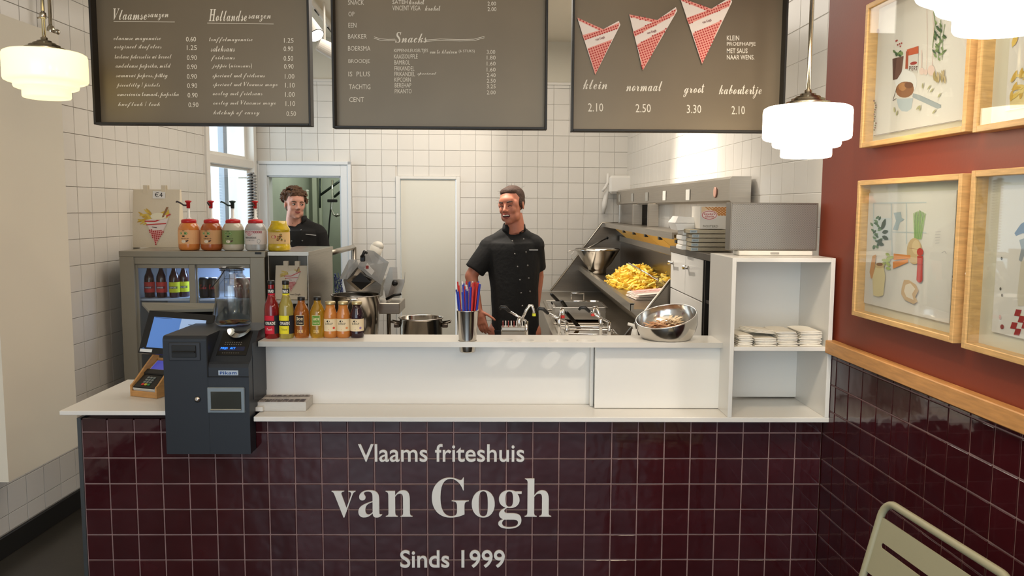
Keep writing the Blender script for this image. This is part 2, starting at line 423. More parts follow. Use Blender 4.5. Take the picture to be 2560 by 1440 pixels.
bfl = MB(); bfl.box((-.4, .4, -.05), (5.6, 11.8, .1)); struct('floor', bfl, FLOORM)
bc = MB(); bc.box((-.4, .4, 3.13), (5.6, 11.8, .1)); struct('ceiling', bc, CEIL)

# --- right wall: brick red in front of the counter line, white tiled behind it
rw = lambda y: RA+RB*y
UR = Vector((RB, 1, 0)).normalized()
b = MB()
ysplit = onR(2053, 500).y
b.cur = 1; b.add([(rw(YN), YN, 0), (rw(ysplit), ysplit, 0), (rw(ysplit), ysplit, 3.08), (rw(YN), YN, 3.08), (rw(YN)+.12, YN, 0), (rw(ysplit)+.12, ysplit, 0), (rw(ysplit)+.12, ysplit, 3.08), (rw(YN)+.12, YN, 3.08)],
      [(0, 1, 2, 3), (4, 7, 6, 5), (0, 4, 5, 1), (1, 5, 6, 2), (3, 2, 6, 7)])
y2 = 4.4; g = .006
b.cur = 0; b.add([(rw(ysplit)+g, ysplit, 0), (rw(y2)+g, y2, 0), (rw(y2)+g, y2, 3.08), (rw(ysplit)+g, ysplit, 3.08), (rw(ysplit)+.12, ysplit, 0), (rw(y2)+.12, y2, 0), (rw(y2)+.12, y2, 3.08), (rw(ysplit)+.12, ysplit, 3.08)],
      [(0, 1, 2, 3), (4, 7, 6, 5), (0, 4, 5, 1), (1, 5, 6, 2), (3, 2, 6, 7)])
wr = struct('wall_right', b, [WGROUT, REDP])
zr = onR(1900, 488.6).z; BT = .1389
OR = Vector((rw(0)+g, 0, 0)); Udn = -UR; NR = Vector((-UR.y, UR.x, 0))
tile_field(wr, OR, Udn, NR, -4.32, -ysplit, .9, 3.06, 0, zr, BT, .0022, .002, WTILE, tilt=.0012, limit=290)
# wainscot of burgundy tiles + its backing + wooden rail
ZT, CT = .7439, .1025
wb = MB(); wb.T = Matrix.Translation((rw(0), 0, 0)) @ Matrix(((Udn.x, -NR.x, 0), (Udn.y, -NR.y, 0), (0, 0, 1))).to_4x4()
wb.box((2.0, -.004, .53), (4.0, .008, 1.06)); wb.T = None
ws = struct('wall_right_wainscot', wb, BGROUT)
tile_field(ws, Vector((rw(0), 0, 0))+NR*.008, Udn, NR, 0, 2.6, 0.01, 1.06, 0.0, ZT, CT, .0050, .0035, BTILE, tilt=.006, limit=300)
rb = MB(); rb.T = Matrix.Translation((rw(0), 0, 0)) @ Matrix(((Udn.x, -NR.x, 0), (Udn.y, -NR.y, 0), (0, 0, 1))).to_4x4()
rb.box((2.05, -.018, 1.095), (4.0, .036, .05), .003); rb.T = None
struct('trim_1', rb, RAILM)

# --- left wall
lw = lambda y: LA+LB*y
UL = Vector((LB, 1, 0)).normalized(); NL = Vector((UL.y, -UL.x, 0)); ML = Matrix(((UL.x, -NL.x, 0), (UL.y, -NL.y, 0), (0, 0, 1))).to_4x4(); TL_ = Matrix.Translation((lw(0), 0, 0)) @ ML
wy0, wy1 = onL(518, 400).y/UL.y, onL(634, 400).y/UL.y      # window span along wall
wz0, wz1 = 1.02, 2.62
b = MB(); b.T = TL_
def wallpiece(b, u0, u1, z0, z1, t=.12, off=.006): b.box(((u0+u1)/2, off+t/2, (z0+z1)/2), (u1-u0, t, z1-z0))
wallpiece(b, YN, wy0, 0, 3.08); wallpiece(b, wy1, 4.4, 0, 3.08); wallpiece(b, wy0, wy1, 0, wz0); wallpiece(b, wy0, wy1, wz1, 3.08)
b.T = None; wl = struct('wall_left', b, [WGROUT])
zl = .3785+CZ
bh = lambda x, y: x < 160
tile_field(wl, Vector((lw(0), 0, 0)), UL, NL, -2.6, 4.12, .105, 3.0, onL(509, 433).y, zl, BT, .0022, .002, WTILE, holes=[(wy0, wy1, wz0, wz1)], tilt=.0012, limit=300, hide=bh)
bb = MB(); bb.T = TL_; bb.box((.5, -.008, .05), (6.5, .016, .10), .003); bb.T = None
struct('baseboard_left', bb, mat('black_skirting', (30, 29, 27), .5))
# white boxed-in cupboard hanging on the left wall, nearer to us
xa = -1.99
P0 = atX(196, 1113, xa, .04); P1 = atX(22, 1207, xa, .04); zb = (P0.z+P1.z)/2; zt = atX(160, 92, xa, .04).z
b = MB(); yb0, yb1 = P1.y, P0.y
X0 = lambda y: xa+.04*y
q = [(X0(yb0), yb0), (X0(yb1), yb1), (lw(yb1)+.007, yb1), (lw(yb0)+.007, yb0)]
b.prism([(p[0], p[1]) for p in q], 2, zb, zt)
bo = b.build('wall_box', mat('cream_paint', (226, 218, 200), .6))
tag(bo, 'tall cream painted boxing fixed on the left wall above the floor', 'boxing')
bm_ = MB(); 

# --- window on the left wall
b = MB(); b.T = TL_; fw = .045
def frm(b, u0, u1, z0, z1, fw, t, y0):
    for (c, d) in (((u0+fw/2, z0/2+z1/2), (fw, z1-z0)), ((u1-fw/2, z0/2+z1/2), (fw, z1-z0)), ((u0/2+u1/2, z0+fw/2), (u1-u0-2*fw, fw)), ((u0/2+u1/2, z1-fw/2), (u1-u0-2*fw, fw))):
        b.box((c[0], y0+t/2, c[1]), (d[0], t, d[1]), .003)
zm = onL(525, 395).z
win = MB(); win.T = TL_; frm(win, wy0-.05, wy1+.02, wz0-.05, wz1+.05, .06, .10, -.02); win.box(((wy0+wy1)/2, .03, zm), (wy1-wy0, .07, .07), .004)
wo = struct('window_1', win, WHITE)
for (z0, z1, yy) in ((zm+.02, wz1, .045), (wz0, zm-.01, .03)):
    s_ = MB(); s_.T = TL_; frm(s_, wy0+.01, wy1-.04, z0, z1, .045, .03, yy); so = s_.build('sash', WHITE, wo)
    s_ = MB(); s_.T = TL_; s_.box(((wy0+wy1)/2, yy+.015, (z0+z1)/2), (wy1-wy0-.12, .004, z1-z0-.08)); s_.build('pane', PANE, so)
# outside: neighbouring brick pier and rendered wall
pb = MB(); pc = onL(560, 470); pier = []
BRICK = mat('dark_brick', (92, 88, 92), .9, objvar=.2, bump=.2)
pl = atX(584, 470, -3.3); pr_ = atX(598, 470, -3.3)
pb.box((-3.36, (pl.y+pr_.y)/2, 1.6), (.10, pr_.y-pl.y, 2.6)); po = struct('exterior_pier', pb, mat('brick_mortar', (120, 116, 116), .95))
me = MB().box((0, 0, 0), (.02, (pr_.y-pl.y), .058), .003).mesh('brick', BRICK)
for k in range(34):
    o = bpy.data.objects.new('brick', me); COL.objects.link(o); o.parent = po; o.location = (-3.302, (pl.y+pr_.y)/2+random.uniform(-.01, .01), .4+k*.068)
pb = MB(); pb.box((-3.5, pr_.y+1.0, 1.6), (.1, 2.0, 3.4)); struct('exterior_wall', pb, mat('pale_render', (206, 214, 224), .9, var=.03))

# --- back wall with doorway and a flush white door
nB = Vector((BB, -1, 0)).normalized(); UB = Vector((-nB.y, nB.x, 0)); UB = Vector((1, BB, 0)).normalized(); OB = Vector((0, BA, 0))
MBk = Matrix.Translation(OB) @ Matrix(((UB.x, -nB.x, 0), (UB.y, -nB.y, 0), (0, 0, 1))).to_4x4()
du0, du1, dz = onB(668, 440).x, onB(852, 440).x, onB(760, 440).z           # doorway
eu0, eu1, ez = onB(1000, 448).x, onB(1140, 448).x, onB(1070, 448).z       # white door
ztile = onB(1390, 213).z
b = MB(); b.T = MBk
for (u0, u1, z0, z1) in ((-2.4, du0, 0, 3.08), (du1, eu0, 0, 3.08), (eu1, 1.4, 0, 3.08), (du0, du1, dz, 3.08), (eu0, eu1, ez, 3.08)):
    wallpiece(b, u0, u1, z0, z1)
b.cur = 1; b.box((-.5, .004, (ztile+3.08)/2), (3.9, .008, 3.08-ztile))
b.T = None; wbk = struct('wall_back', b, [WGROUT, mat('upper_wall_paint', (214, 208, 192), .7)])
fo0, fo1, fz = onB(640, 412).x, onB(878, 412).x, onB(760, 412).z
do0, do1, doz = onB(989, 441).x, onB(1150, 441).x, onB(1070, 441).z
tile_field(wbk, OB, UB, nB, -2.17, 1.2, .35, ztile, -1.4728/UB.x, .6463+CZ, BT, .0022, .002, WTILE,
           holes=[(fo0, fo1, 0, fz), (do0, do1, 0, doz)], tilt=.0012, limit=300, hide=lambda x, y: y > 850 or (y < 305 and not (780 < x < 836 or 1366 < x < 1430)))
b = MB(); b.T = MBk; b.box((-.5, -.006, ztile+.012), (3.38, .012, .024), .003); b.T = None; struct('trim_2', b, WTILE)
# doorway casing
b = MB(); b.T = MBk
for (u0, u1, z0, z1) in ((fo0, du0, 0, fz), (du1, fo1, 0, fz), (du0, du1, dz, fz)): b.box(((u0+u1)/2, -.012, (z0+z1)/2), (u1-u0, .036, z1-z0), .004)
for (u0, u1, z0, z1) in ((fo0, fo0+.03, 0, fz+.03), (fo1-.03, fo1, 0, fz+.03), (fo0, fo1, fz, fz+.03)): b.box(((u0+u1)/2, -.02, (z0+z1)/2), (u1-u0, .05, z1-z0), .004)
for (u0, u1, z0, z1) in ((du0-.01, du0+.012, 0, dz), (du1-.012, du1+.01, 0, dz), (du0, du1, dz-.012, dz+.01)): b.box(((u0+u1)/2, .06, (z0+z1)/2), (u1-u0, .13, z1-z0))
b.T = None; struct('door_1', b, mat('cool_white_paint', (222, 224, 224), .45))
b = MB(); b.T = MBk
for (u0, u1, z0, z1) in ((do0, eu0, 0, doz), (eu1, do1, 0, doz), (eu0, eu1, ez, doz)): b.box(((u0+u1)/2, -.008, (z0+z1)/2), (u1-u0, .028, z1-z0), .003)
b.T = None; d2 = struct('door_2', b, LAM)
b = MB(); b.T = MBk; b.box(((eu0+eu1)/2, .012, ez/2), (eu1-eu0-.008, .03, ez-.008), .002); b.T = None; b.build('door_leaf', mat('door_white', (224, 221, 208), .4), d2)
# room behind the doorway
b = MB(); b.box((-1.55, YF-.05, 1.54), (1.3, .1, 3.08)); b.box((-2.2, 5.2, 1.54), (.1, 1.9, 3.08)); b.box((-.95, 5.25, 1.54), (.1, 1.8, 3.08))
struct('wall_scullery', b, mat('pale_green_wall', (182, 188, 174), .6, var=.05))
gx = lambda px, py, y: atY(px, py, y)
b = MB(); p = gx(690, 500, 5.9); b.box((p.x, 5.95, 1.1), (.05, .06, 2.3), .004); b.box((gx(782, 500, 5.9).x, 6.0, 1.1), (.05, .05, 2.3), .004); b.box((gx(776, 500, 5.9).x+.09, 6.0, 1.1), (.03, .05, 2.3), .004)
struct('trim_3', b, mat('greenish_white', (196, 200, 180), .5))
# wall-mounted drying rack, shower hose with sprayer in the scullery
t = thing('pot_rack', 'dark metal wall rack on slanting brackets high in the back room', 'rack', gx(840, 470, 5.5))
def rel(o, P): return Vector(P)-o.location
RK = mat('rack_metal', (62, 70, 66), .4, .8)
b = MB()
for px in (800, 858):
    b.tube([rel(t, gx(px, 520, 5.5)), rel(t, gx(px, 446, 5.5))], .010)
b.build('upright', RK, t)
b = MB(); b.tube([rel(t, gx(802, 487, 5.5)), rel(t, gx(850, 452, 5.4))], .014); b.tube([rel(t, gx(836, 492, 5.5)), rel(t, gx(862, 470, 5.4))], .014); b.build('bracket', RK, t)
b = MB()
for k in range(7): 
    p = gx(802+9*k, 444, 5.5); b.tube([rel(t, p), rel(t, p)+Vector((0, -.28, 0))], .006)
b.build('grid_shelf', RK, t)
t = thing('spray_hose', 'black spray hose with chrome head hanging right of the curly-haired person', 'hose', gx(825, 500, 5.4))
b = MB(); b.tube([rel(t, gx(x_, y_, 5.4)) for x_, y_ in ((829, 503), (826, 530), (823, 560), (821, 600), (822, 640))], .008); b.build('hose', BLACK, t)
b = MB(); b.tube([rel(t, gx(x_, y_, 5.4)) for x_, y_ in ((831, 450), (831, 500), (829, 522), (834, 536), (843, 541))], .012); b.ell(rel(t, gx(844, 537, 5.4)), (.03, .03, .02)); b.build('sprayer', CHROME, t)
b = MB(); b.box(rel(t, gx(831, 502, 5.4)), (.10, .04, .03), .005); b.build('hose_clamp', BLACK, t)
t = thing('vertical_pipe', 'pale vertical pipe on the back room wall behind the curly hair', 'pipe', gx(770, 500, 5.8))
b = MB(); b.tube([rel(t, gx(768, 478, 5.8)), rel(t, gx(770, 640, 5.8))], .016); b.build('pipe', mat('greenish_white', (196, 200, 180), .5), t)
b = MB(); b.ell(rel(t, gx(768, 477, 5.8)), (.02, .02, .014)); b.build('pipe_cap', WHITE, t)

# ================================================================== SERVICE COUNTER
XL, XR = atY(205, 1200, 0).x, rw(0)-.006
ctr = thing('service_counter', 'long service counter faced with burgundy tiles under white worktops', 'counter', (0, 0, 0))
YP, YD, YS = .145, .073, -.06     # recessed panel, sliding door, slab front edge
Z1 = .8206; Z1L = .842; Z2 = 1.093
XMa = atY(417, 1135, -.075).x-.002; XMb = atY(627, 1135, -.075).x+.002
b = MB(); b.box(((XL+XR)/2, .166, .395), (XR-XL-.012, .328, .79)); b.build('body', BGROUT, ctr)
b = MB(); b.box((XL+.0, .17, .40), (.016, .345, .80), .001); b.build('corner_strip', mat('grey_corner_profile', (88, 92, 94), .35, .6), ctr)
tile_field(ctr, Vector((0, .01, 0)), Vector((1, 0, 0)), Vector((0, -1, 0)), XL+.012, XR, .02, .797, -1.5119, ZT, CT, .0050, .012, BTILE, tilt=.007, limit=300)
b = MB(); b.box((-1.66+(XMa+1.66)/2, .22, Z1L-.0085), (XMa+1.66, .56, .017), .002); b.box((XMa+.17, .25, Z1L-.0085), (.345, .49, .017), 0); b.build('left_worktop', LAM, ctr)
b = MB(); b.box(((XMb+XR+.004)/2, .14, Z1-.0095), (XR-XMb-.01, .40, .019), .002); b.build('worktop', LAM, ctr)
XU0, XU1 = atY(656, 1000, YP).x, atY(1826, 1000, YS).x
b = MB(); b.box(((XU0+XU1)/2, YP+.009, (Z1+Z2)/2-.01), (XU1-XU0, .018, Z2-Z1-.022)); b.box((XU0+.009, (YP+.5)/2, (Z1+Z2)/2-.01), (.018, .34, Z2-Z1-.024)); b.build('back_panel', LAM, ctr)
xd0, xd1 = atY(1487, 950, YD).x, atY(1817, 950, YD).x
b = MB(); b.box(((xd0+xd1)/2, YD+.009, (Z1+Z2)/2-.011), (xd1-xd0, .018, Z2-Z1-.026), .001); b.build('sliding_door', LAM, ctr)
xg0 = atY(1481, 950, .12).x; b = MB(); b.box((xg0-.004, .125, (Z1+Z2)/2-.01), (.012, .038, Z2-Z1-.022)); b.build('door_stop', LAM, ctr)
# upper shelf with round holes for the cones
def curve_slab(name, outline, holes, z0, t, m, parent):
    c = bpy.data.curves.new(name, 'CURVE'); c.dimensions = '2D'; c.fill_mode = 'BOTH'; c.extrude = t/2; c.resolution_u = 12
    def add(pts):
        s_ = c.splines.new('POLY'); s_.points.add(len(pts)-1); s_.use_cyclic_u = True
        for k, p in enumerate(pts): s_.points[k].co = (p[0], p[1], 0, 1)
    add(outline)
    for (x, y, r) in holes: add([(x+r*math.cos(2*PI*k/32), y+r*math.sin(2*PI*k/32)) for k in range(32)])
    o = bpy.data.objects.new(name, c); TS.collection.objects.link(o); vl = TS.view_layers[0]; vl.update(); dg = vl.depsgraph
    me = bpy.data.meshes.new_from_object(o.evaluated_get(dg)); bpy.data.objects.remove(o); me.name = name
    me.materials.clear(); me.materials.append(m)
    ob = bpy.data.objects.new(name, me); COL.objects.link(ob); ob.parent = parent; ob.location = (0, 0, z0-t/2); return ob
SHY0, SHY1 = .035, .215
s0 = atZ(637, 858, Z2).x; s1 = atZ(1820, 858, Z2).x
holes = []
for px, py, r in ((1260, 850, .036), (1313, 851, .036), (1398, 851, .036), (1465, 852, .036), (1167, 858, .0365)):
    P = atZ(px, py, Z2); holes.append((P.x, max(min(P.y, SHY1-.05), SHY0+.044) if px != 1167 else SHY0+.042, r))
HC = holes[4]
curve_slab('upper_shelf', [(s0, SHY0), (s1, SHY0), (s1, SHY1), (s0+.0, SHY1)], holes, Z2, .02, LAM, ctr)
for (x, y, r) in holes[:4]:
    b = MB(); b.shell([(r-.001, Z2-.02), (r-.001, Z2+.0012), (r+.004, Z2+.0012), (r+.004, Z2)], 32, (x, y, 0)); b.build('hole_ring', LAM, ctr)
# lettering stuck on the tiles
LET = mat('white_lettering', (226, 224, 218), .45)
def letters(t_, x0, y0, x1, y1, style, off, lab):
    a = atY(x0, y1, -.004); c = atY(x1, y0, -.004)
    vs, fs, mx, Mx, my, My = text2d(t_, style, 6, off)
    b = MB(); kx = (c.x-a.x)/(Mx-mx); kz = (c.z-a.z)/(My-my)
    fr = [(a.x+(x-mx)*kx, -.0075, a.z+(z-my)*kz) for x, z in vs]; n = len(fr)
    b.add(fr, fs); bk = [(x, -.0005, z) for x, _, z in fr]
    # side walls from boundary edges
    ed = {}
    for f in fs:
        for i in range(len(f)):
            e = (f[i], f[(i+1) % len(f)]); ed[e] = 1
    bd = [e for e in ed if (e[1], e[0]) not in ed]
    b.add(fr+bk, [(e[0], e[0]+n, e[1]+n, e[1]) for e in bd])
    o = b.build('lettering', LET, ctr); o['label'] = lab
letters('Vlaams friteshuis', 896, 1110, 1311, 1154, 'sans', .008, 'white sans letters reading Vlaams friteshuis')
letters('van Gogh', 831, 1194, 1379, 1321, 'serif', -.008, 'large white serif letters reading van Gogh')
letters('Sinds 1999', 1001, 1375, 1262, 1419, 'sans', .012, 'white sans letters reading Sinds 1999')
# ------------------------------------------------------------------ cubby shelf unit
cx0, cx1 = atY(1828, 760, YS).x, atY(2094, 760, YS).x; ct = atY(1960, 645, YS).z; cyb = .26
cx1 = min(cx1, rw(YS)-.013)
cb = thing('cubby_shelf', 'white open cubby unit with two compartments at the counter end', 'shelf', (cx0, YS, Z1))
W_ = cx1-cx0; H_ = ct-Z1; D_ = cyb-YS; tp = .016
zmid = atY(1950, 868, YS).z-Z1
for nm, c, d in (('side_panel', (tp/2, D_/2, H_/2), (tp, D_, H_)), ('side_panel', (W_-tp/2, D_/2, H_/2), (tp, D_, H_)), ('top_panel', (W_/2, D_/2, H_-tp/2), (W_-2*tp, D_, tp)),
                 ('shelf', (W_/2, D_/2+.003, zmid-tp/2), (W_-2*tp, D_-.006, tp)), ('back_panel', (W_/2, D_-tp/2, H_/2), (W_-2*tp, tp, H_-tp))):
    b = MB(); b.box(c, d, .0012); b.build(nm, LAM, cb)
# ================================================================== MENU BOARDS
BPAN = mat('board_panel', (104, 92, 74), .36, .35, bump=.03, bscale=6, var=.10, vscale=2.2, detail=4)
BEDGE = mat('board_edge', (34, 31, 27), .45, .3)
CHALK = mat('chalk', (214, 206, 190), .9)
def menu_board(px0, px1, pyb, label, lip_right=True):
    yb = -.10; a = atY(px0, pyb, yb); c = atY(px1, pyb, yb); W = c.x-a.x; H = 2.86-a.z
    t = thing('menu_board', label, 'menu board', (a.x, yb, a.z), 0, 'hanging menu boards')
    b = MB(); b.box((W/2, .03, H/2), (W-.012, .012, H-.012)); b.build('panel', BPAN, t)
    for c_, d_ in (((.004, .008, H/2), (.008, .05, H)), ((W-.004, .008, H/2), (.008, .05, H)), ((W/2, .008, .004), (W-.016, .05, .008)), ((W/2, .008, H-.004), (W-.016, .05, .008))):
        b = MB(); b.box(c_, d_, .001); b.build('edge', BEDGE, t)
    for k in (.12, .88):
        b = MB(); b.tube([(W*k, .03, H), (W*k, .03, 3.08-a.z)], .003); b.build('hanger', STEEL, t)
    return t, lambda px, py, l: atY(px, py, yb+.0235-l)-t.location
t, f = menu_board(240, 780, 312, 'grey-brown menu board headed Vlaamse sauzen and Hollandse sauzen')
A = Art(f); A.use((0, 0, 0), m=CHALK)
A.text('Vlaamse', 283, 50, 367, 21, 'script'); A.text('sauzen', 369, 51, 421, 34, 'script'); A.line([(284, 53.5), (437, 55)], 1.2)
A.text('Hollandse', 522, 53, 617, 23, 'script'); A.text('sauzen', 621, 55, 677, 37, 'script'); A.line([(518, 57.5), (684, 60)], 1.2)
c1 = [('vlaamse mayonaise', 284, 402, 98, '0.60', 465), ('origineel stoofvlees', 286, 404, 119, '1.25', 467), ('tartare peterselie ui kervel', 287, 429, 144, '0.90', 467), ('andalouse paprika, mild', 289, 427, 167, '0.90', 467),
      ('samurai pepers, pittig', 290, 419, 191, '0.90', 467), ('piccalilly / pickels', 291, 400, 214, '0.90', 468), ('americain tomaat, paprika', 293, 447, 238, '0.90', 469), ('knoflook / look', 295, 400, 262, '0.90', 471)]
for s_, x0, x1, y, p, xp in c1: A.text(s_, x0, y+7, x1, y-8, 'script', -.004); A.text(p, xp, y+6, xp+25, y-6)
c2 = [('truffelmayonaise', 523, 631, 101, '1.25', 710), ('satehsaus', 527, 587, 122, '0.90', 709), ('frietsaus', 527, 587, 146, '0.50', 709), ('joppie (uiensaus)', 529, 630, 166, '0.90', 710), ('speciaal met frietsaus', 531, 662, 191, '1.00', 712),
      ('speciaal met Vlaamse mayo', 532, 694, 213, '1.10', 713), ('oorlog met frietsaus', 532, 656, 236, '1.00', 713), ('oorlog met Vlaamse mayo', 533, 690, 259, '1.10', 714), ('ketchup of curry', 533, 649, 284, '0.50', 716)]
for s_, x0, x1, y, p, xp in c2: A.text(s_, x0, y+7, x1, y-8, 'script', -.004); A.text(p, xp, y+6, xp+24, y-6)
A.build('lettering', t)
t, f = menu_board(834, 1367, 321, 'grey-brown menu board listing Snacks in its centre')
A = Art(f); A.use((0, 0, 0), m=CHALK)
for s_, x0, x1, y in (('SNACK', 870, 910, 6), ('OP', 871, 886, 35), ('EEN', 871, 891, 63), ('BAKKER', 870, 917, 91), ('BOERSMA', 870, 926, 121), ('BROODJE', 871, 925, 154), ('IS  PLUS', 871, 925, 185), ('TACHTIG', 872, 926, 217), ('CENT', 873, 910, 249)):
    A.text(s_, x0, y+6, x1, y-6)
A.text('SATEH', 981, 10, 1019, 0); A.text('kroket', 1022, 11, 1061, -2, 'script'); A.text('VINCENT VEGA', 981, 26, 1051, 14); A.text('kroket', 1062, 27, 1101, 14, 'script')
A.text('2.00', 1219, 14, 1240, 4); A.text('2.00', 1219, 28, 1241, 18)
A.text('Snacks', 988, 107, 1067, 80, 'script')
for dy in (0, 3.5):
    A.line([(935, 92+dy), (950, 97+dy), (970, 98.5+dy), (988, 98+dy)], 1.2); A.line([(1066, 100+dy), (1100, 97.5+dy), (1150, 99+dy), (1185, 98+dy), (1211, 91+dy)], 1.2)
A.text('KIPPENVLEUGELTJES', 985, 133, 1070, 122); A.text('om te kluiven', 1075, 134, 1143, 124, 'script'); A.text('(6 STUKS)', 1147, 133, 1187, 124)
for s_, x0, x1, y, p in (('KAASSOUFFLÉ', 985, 1044, 141, '1.80'), ('BAMIROL', 986, 1025, 156, '1.60'), ('FRIKANDEL', 986, 1036, 171, '1.60'), ('FRIKANDEL', 986, 1038, 185, '2.40'), ('KIPCORN', 986, 1027, 199, '2.50'), ('BEREHAP', 987, 1028, 213, '3.25'), ('PIKANTO', 987, 1029, 228, '2.00')):
    A.text(s_, x0, y+5.5, x1, y-5.5 if 'É' not in s_ else y-8); A.text(p, 1217, y+8, 1239, y-2)
A.text('3.00', 1217, 135, 1238, 125); A.text('speciaal', 1043, 190, 1091, 180, 'script'); A.build('lettering', t)
t, f = menu_board(1427, 1956, 329, 'grey-brown price board with three gingham paper cones')
A = Art(f); A.use((0, 0, 0), m=CHALK)
for s_, x0, x1, y0, y1, p, q0, q1, r0, r1 in (('klein', 1457, 1518, 223, 199, '2.10', 1470, 1508, 279, 258), ('normaal', 1565, 1656, 228, 203, '2.50', 1589, 1627, 281, 260), ('groot', 1708, 1761, 243, 210, '3.30', 1717, 1753, 283, 262), ('kaboutertje', 1797, 1904, 247, 212, '2.10', 1829, 1862, 286, 265)):
    A.text(s_, x0, y0, x1, y1, 'script'); A.text(p, q0, r0, q1, r1)
for s_, x0, x1, y in (('KLEIN', 1817, 1848, 95), ('PROEFHAPJE', 1817, 1889, 111), ('MET SAUS', 1817, 1869, 127), ('NAAR WENS.', 1817, 1886, 143)): A.text(s_, x0, y+6, x1, y-6, 'sans', .01)
A.build('lettering', t)
def inpoly(p, poly):
    r = False; j = len(poly)-1
    for i in range(len(poly)):
        if (poly[i][1] > p[1]) != (poly[j][1] > p[1]) and p[0] < (poly[j][0]-poly[i][0])*(p[1]-poly[i][1])/(poly[j][1]-poly[i][1])+poly[i][0]: r = not r
        j = i
    return r
def dots(A, poly, pitch, size, rot, rgb):
    A.use(rgb); xs = [p[0] for p in poly]; ys = [p[1] for p in poly]; c_, s_ = math.cos(rot), math.sin(rot); cx_, cy_ = sum(xs)/len(xs), sum(ys)/len(ys)
    R_ = max(max(xs)-min(xs), max(ys)-min(ys)); n = int(R_/pitch)+1
    for i in range(-n, n+1):
        for j in range(-n, n+1):
            u, v = i*pitch, j*pitch; p = (cx_+u*c_-v*s_, cy_+u*s_+v*c_)
            if inpoly(p, poly): A.poly([(p[0]+a*c_-b_*s_, p[1]+a*s_+b_*c_) for a, b_ in ((-size/2, -size/2), (size/2, -size/2), (size/2, size/2), (-size/2, size/2))])
for (TA, TB, TT, lab) in (((1443, 44), (1550, 53), (1488, 187), 'smallest gingham paper cone above the word klein'), ((1573, 36), (1693, 18), (1607, 176), 'middle gingham paper cone above the word normaal'), ((1700, -6), (1829, -6), (1755, 160), 'largest gingham paper cone above the word groot')):
    S = [(1443, 44), (1550, 53), (1488, 187)]
    Ms = np.array([[p[0], p[1], 1] for p in S]).T; Md = np.array([[*TA, 1], [*TB, 1], [*TT, 1]]).T; AF = Md @ np.linalg.inv(Ms)
    g_ = lambda x, y: tuple(float(q) for q in (AF @ np.array([x, y, 1]))[:2])
    base = atY(*TT, -.083); t = thing('paper_cone', lab, 'paper cone', base, 0, 'paper cones on the price board')
    fl = lambda px, py, l: atY(px, py, -.0775-l)-base
    out = [g_(*p) for p in [(1443, 44), (1508, 73), (1547, 52), (1551, 62), (1488, 187)]]
    b = MB(); n = len(out); vs = [fl(*p, .007) for p in out]+[fl(*p, -.0005) for p in out]
    b.add(vs, [list(range(n)), [n+k for k in range(n)][::-1]]+[(k, k+n, (k+1) % n+n, (k+1) % n) for k in range(n)]); b.build('paper', mat('cone_paper', (226, 212, 200), .8), t)
    A = Art(fl); A.lift = .0074; PINK = (222, 148, 132); RED = (170, 52, 48)
    g1 = [g_(*p) for p in [(1469, 121), (1531, 98), (1488, 187)]]; g2 = [g_(*p) for p in [(1456, 88), (1508, 73), (1549, 56), (1545, 71), (1461, 101)]]; g3 = [g_(*p) for p in [(1443, 44), (1508, 73), (1500, 77), (1446, 51)]]
    for q_ in (g1, g2, g3): A.use(PINK).poly(q_)
    for q_ in (g1, g2, g3): dots(A, q_, 6.2, 3.6, -.33, RED)
    A.use((120, 60, 60)); p = g_(1490, 104); A.text('van Gogh', p[0], p[1], p[0]+24, p[1]-8, 'serif', rot=-.30)
    A.build('gingham_print', t)

# ================================================================== PENDANT LAMPS
def globe_mat(name, rgb, e):
    m = mat(name, rgb, .15, emit=e); return m
def pendant(px, py, y, s, label, e, rgb, joint=False):
    P = atY(px, py, y); t = thing('pendant_lamp', label, 'lamp', P, 0, 'stepped opal pendant lamps')
    k = s/.257*.001212
    b = MB(); r = 7*k
    b.lathe([(52*k, 0), (59*k, 1.5*k), (61*k, 5*k), (61*k, 25*k), (74*k, 25.5*k), (80*k, 28*k), (82*k, 33*k), (82*k, 43*k), (97*k, 43.5*k), (104*k, 47*k), (106*k, 53*k), (106*k, 114*k), (104*k, 121*k), (97*k, 125*k), (60*k, 128*k), (50*k, 128.5*k)], 64)
    b.build('shade', globe_mat('opal_glass_%g' % e, rgb, e), t)
    b = MB(); b.lathe([(53*k, 127*k), (53*k, 137*k), (40*k, 138*k), (40*k, 145*k), (31*k, 147*k), (29*k, 151*k), (19*k, 153*k), (19*k, 157*k), (9*k, 158*k), (9*k, 166*k), (5*k, 168*k)], 40); b.build('cap', NICKEL, t)
    b = MB(); b.tube([(0, 0, 166*k), (0, 0, 3.06-P.z)], 5*k, 12); b.build('rod', NICKEL, t)
    b = MB(); b.lathe([(.045, 3.05-P.z), (.045, 3.078-P.z)], 24); b.build('ceiling_rose', NICKEL, t)
    if joint:
        b = MB(); z = 225*k; b.lathe([(8*k, z-8*k), (9*k, z), (8*k, z+8*k)], 16); b.tube([(-16*k, 0, z-6*k), (0, 0, z-2*k)], 2.5*k); b.build('height_joint', NICKEL, t)
    return t
pendant(2014, 395, -.6, .257, 'bright white stepped glass pendant lamp before the red wall edge', 9.0, (255, 240, 212))
pendant(118, 247, -.35, .249, 'yellowish stepped glass pendant lamp left of the menu boards', 1.25, (255, 238, 178), True)
pendant(2518, 76, -1.82, .26, 'near stepped glass pendant lamp cut by the top right of the frame', 14.0, (255, 238, 205))
t = thing('ceiling_pipe', 'brass pipe with valve hanging behind the left pendant lamp', 'pipe', onL(127, 75, .05))
b = MB(); b.tube([(0, 0, 0), (0, 0, 3.08-t.location.z)], .009); b.build('pipe', NICKEL, t)
b = MB(); b.lathe([(.010, -.03), (.018, -.02), (.018, .01), (.012, .02)], 16); b.ell((.03, 0, -.01), (.014, .014, .014)); b.tube([(0, 0, -.01), (.03, 0, -.01)], .006); b.build('valve', NICKEL, t)
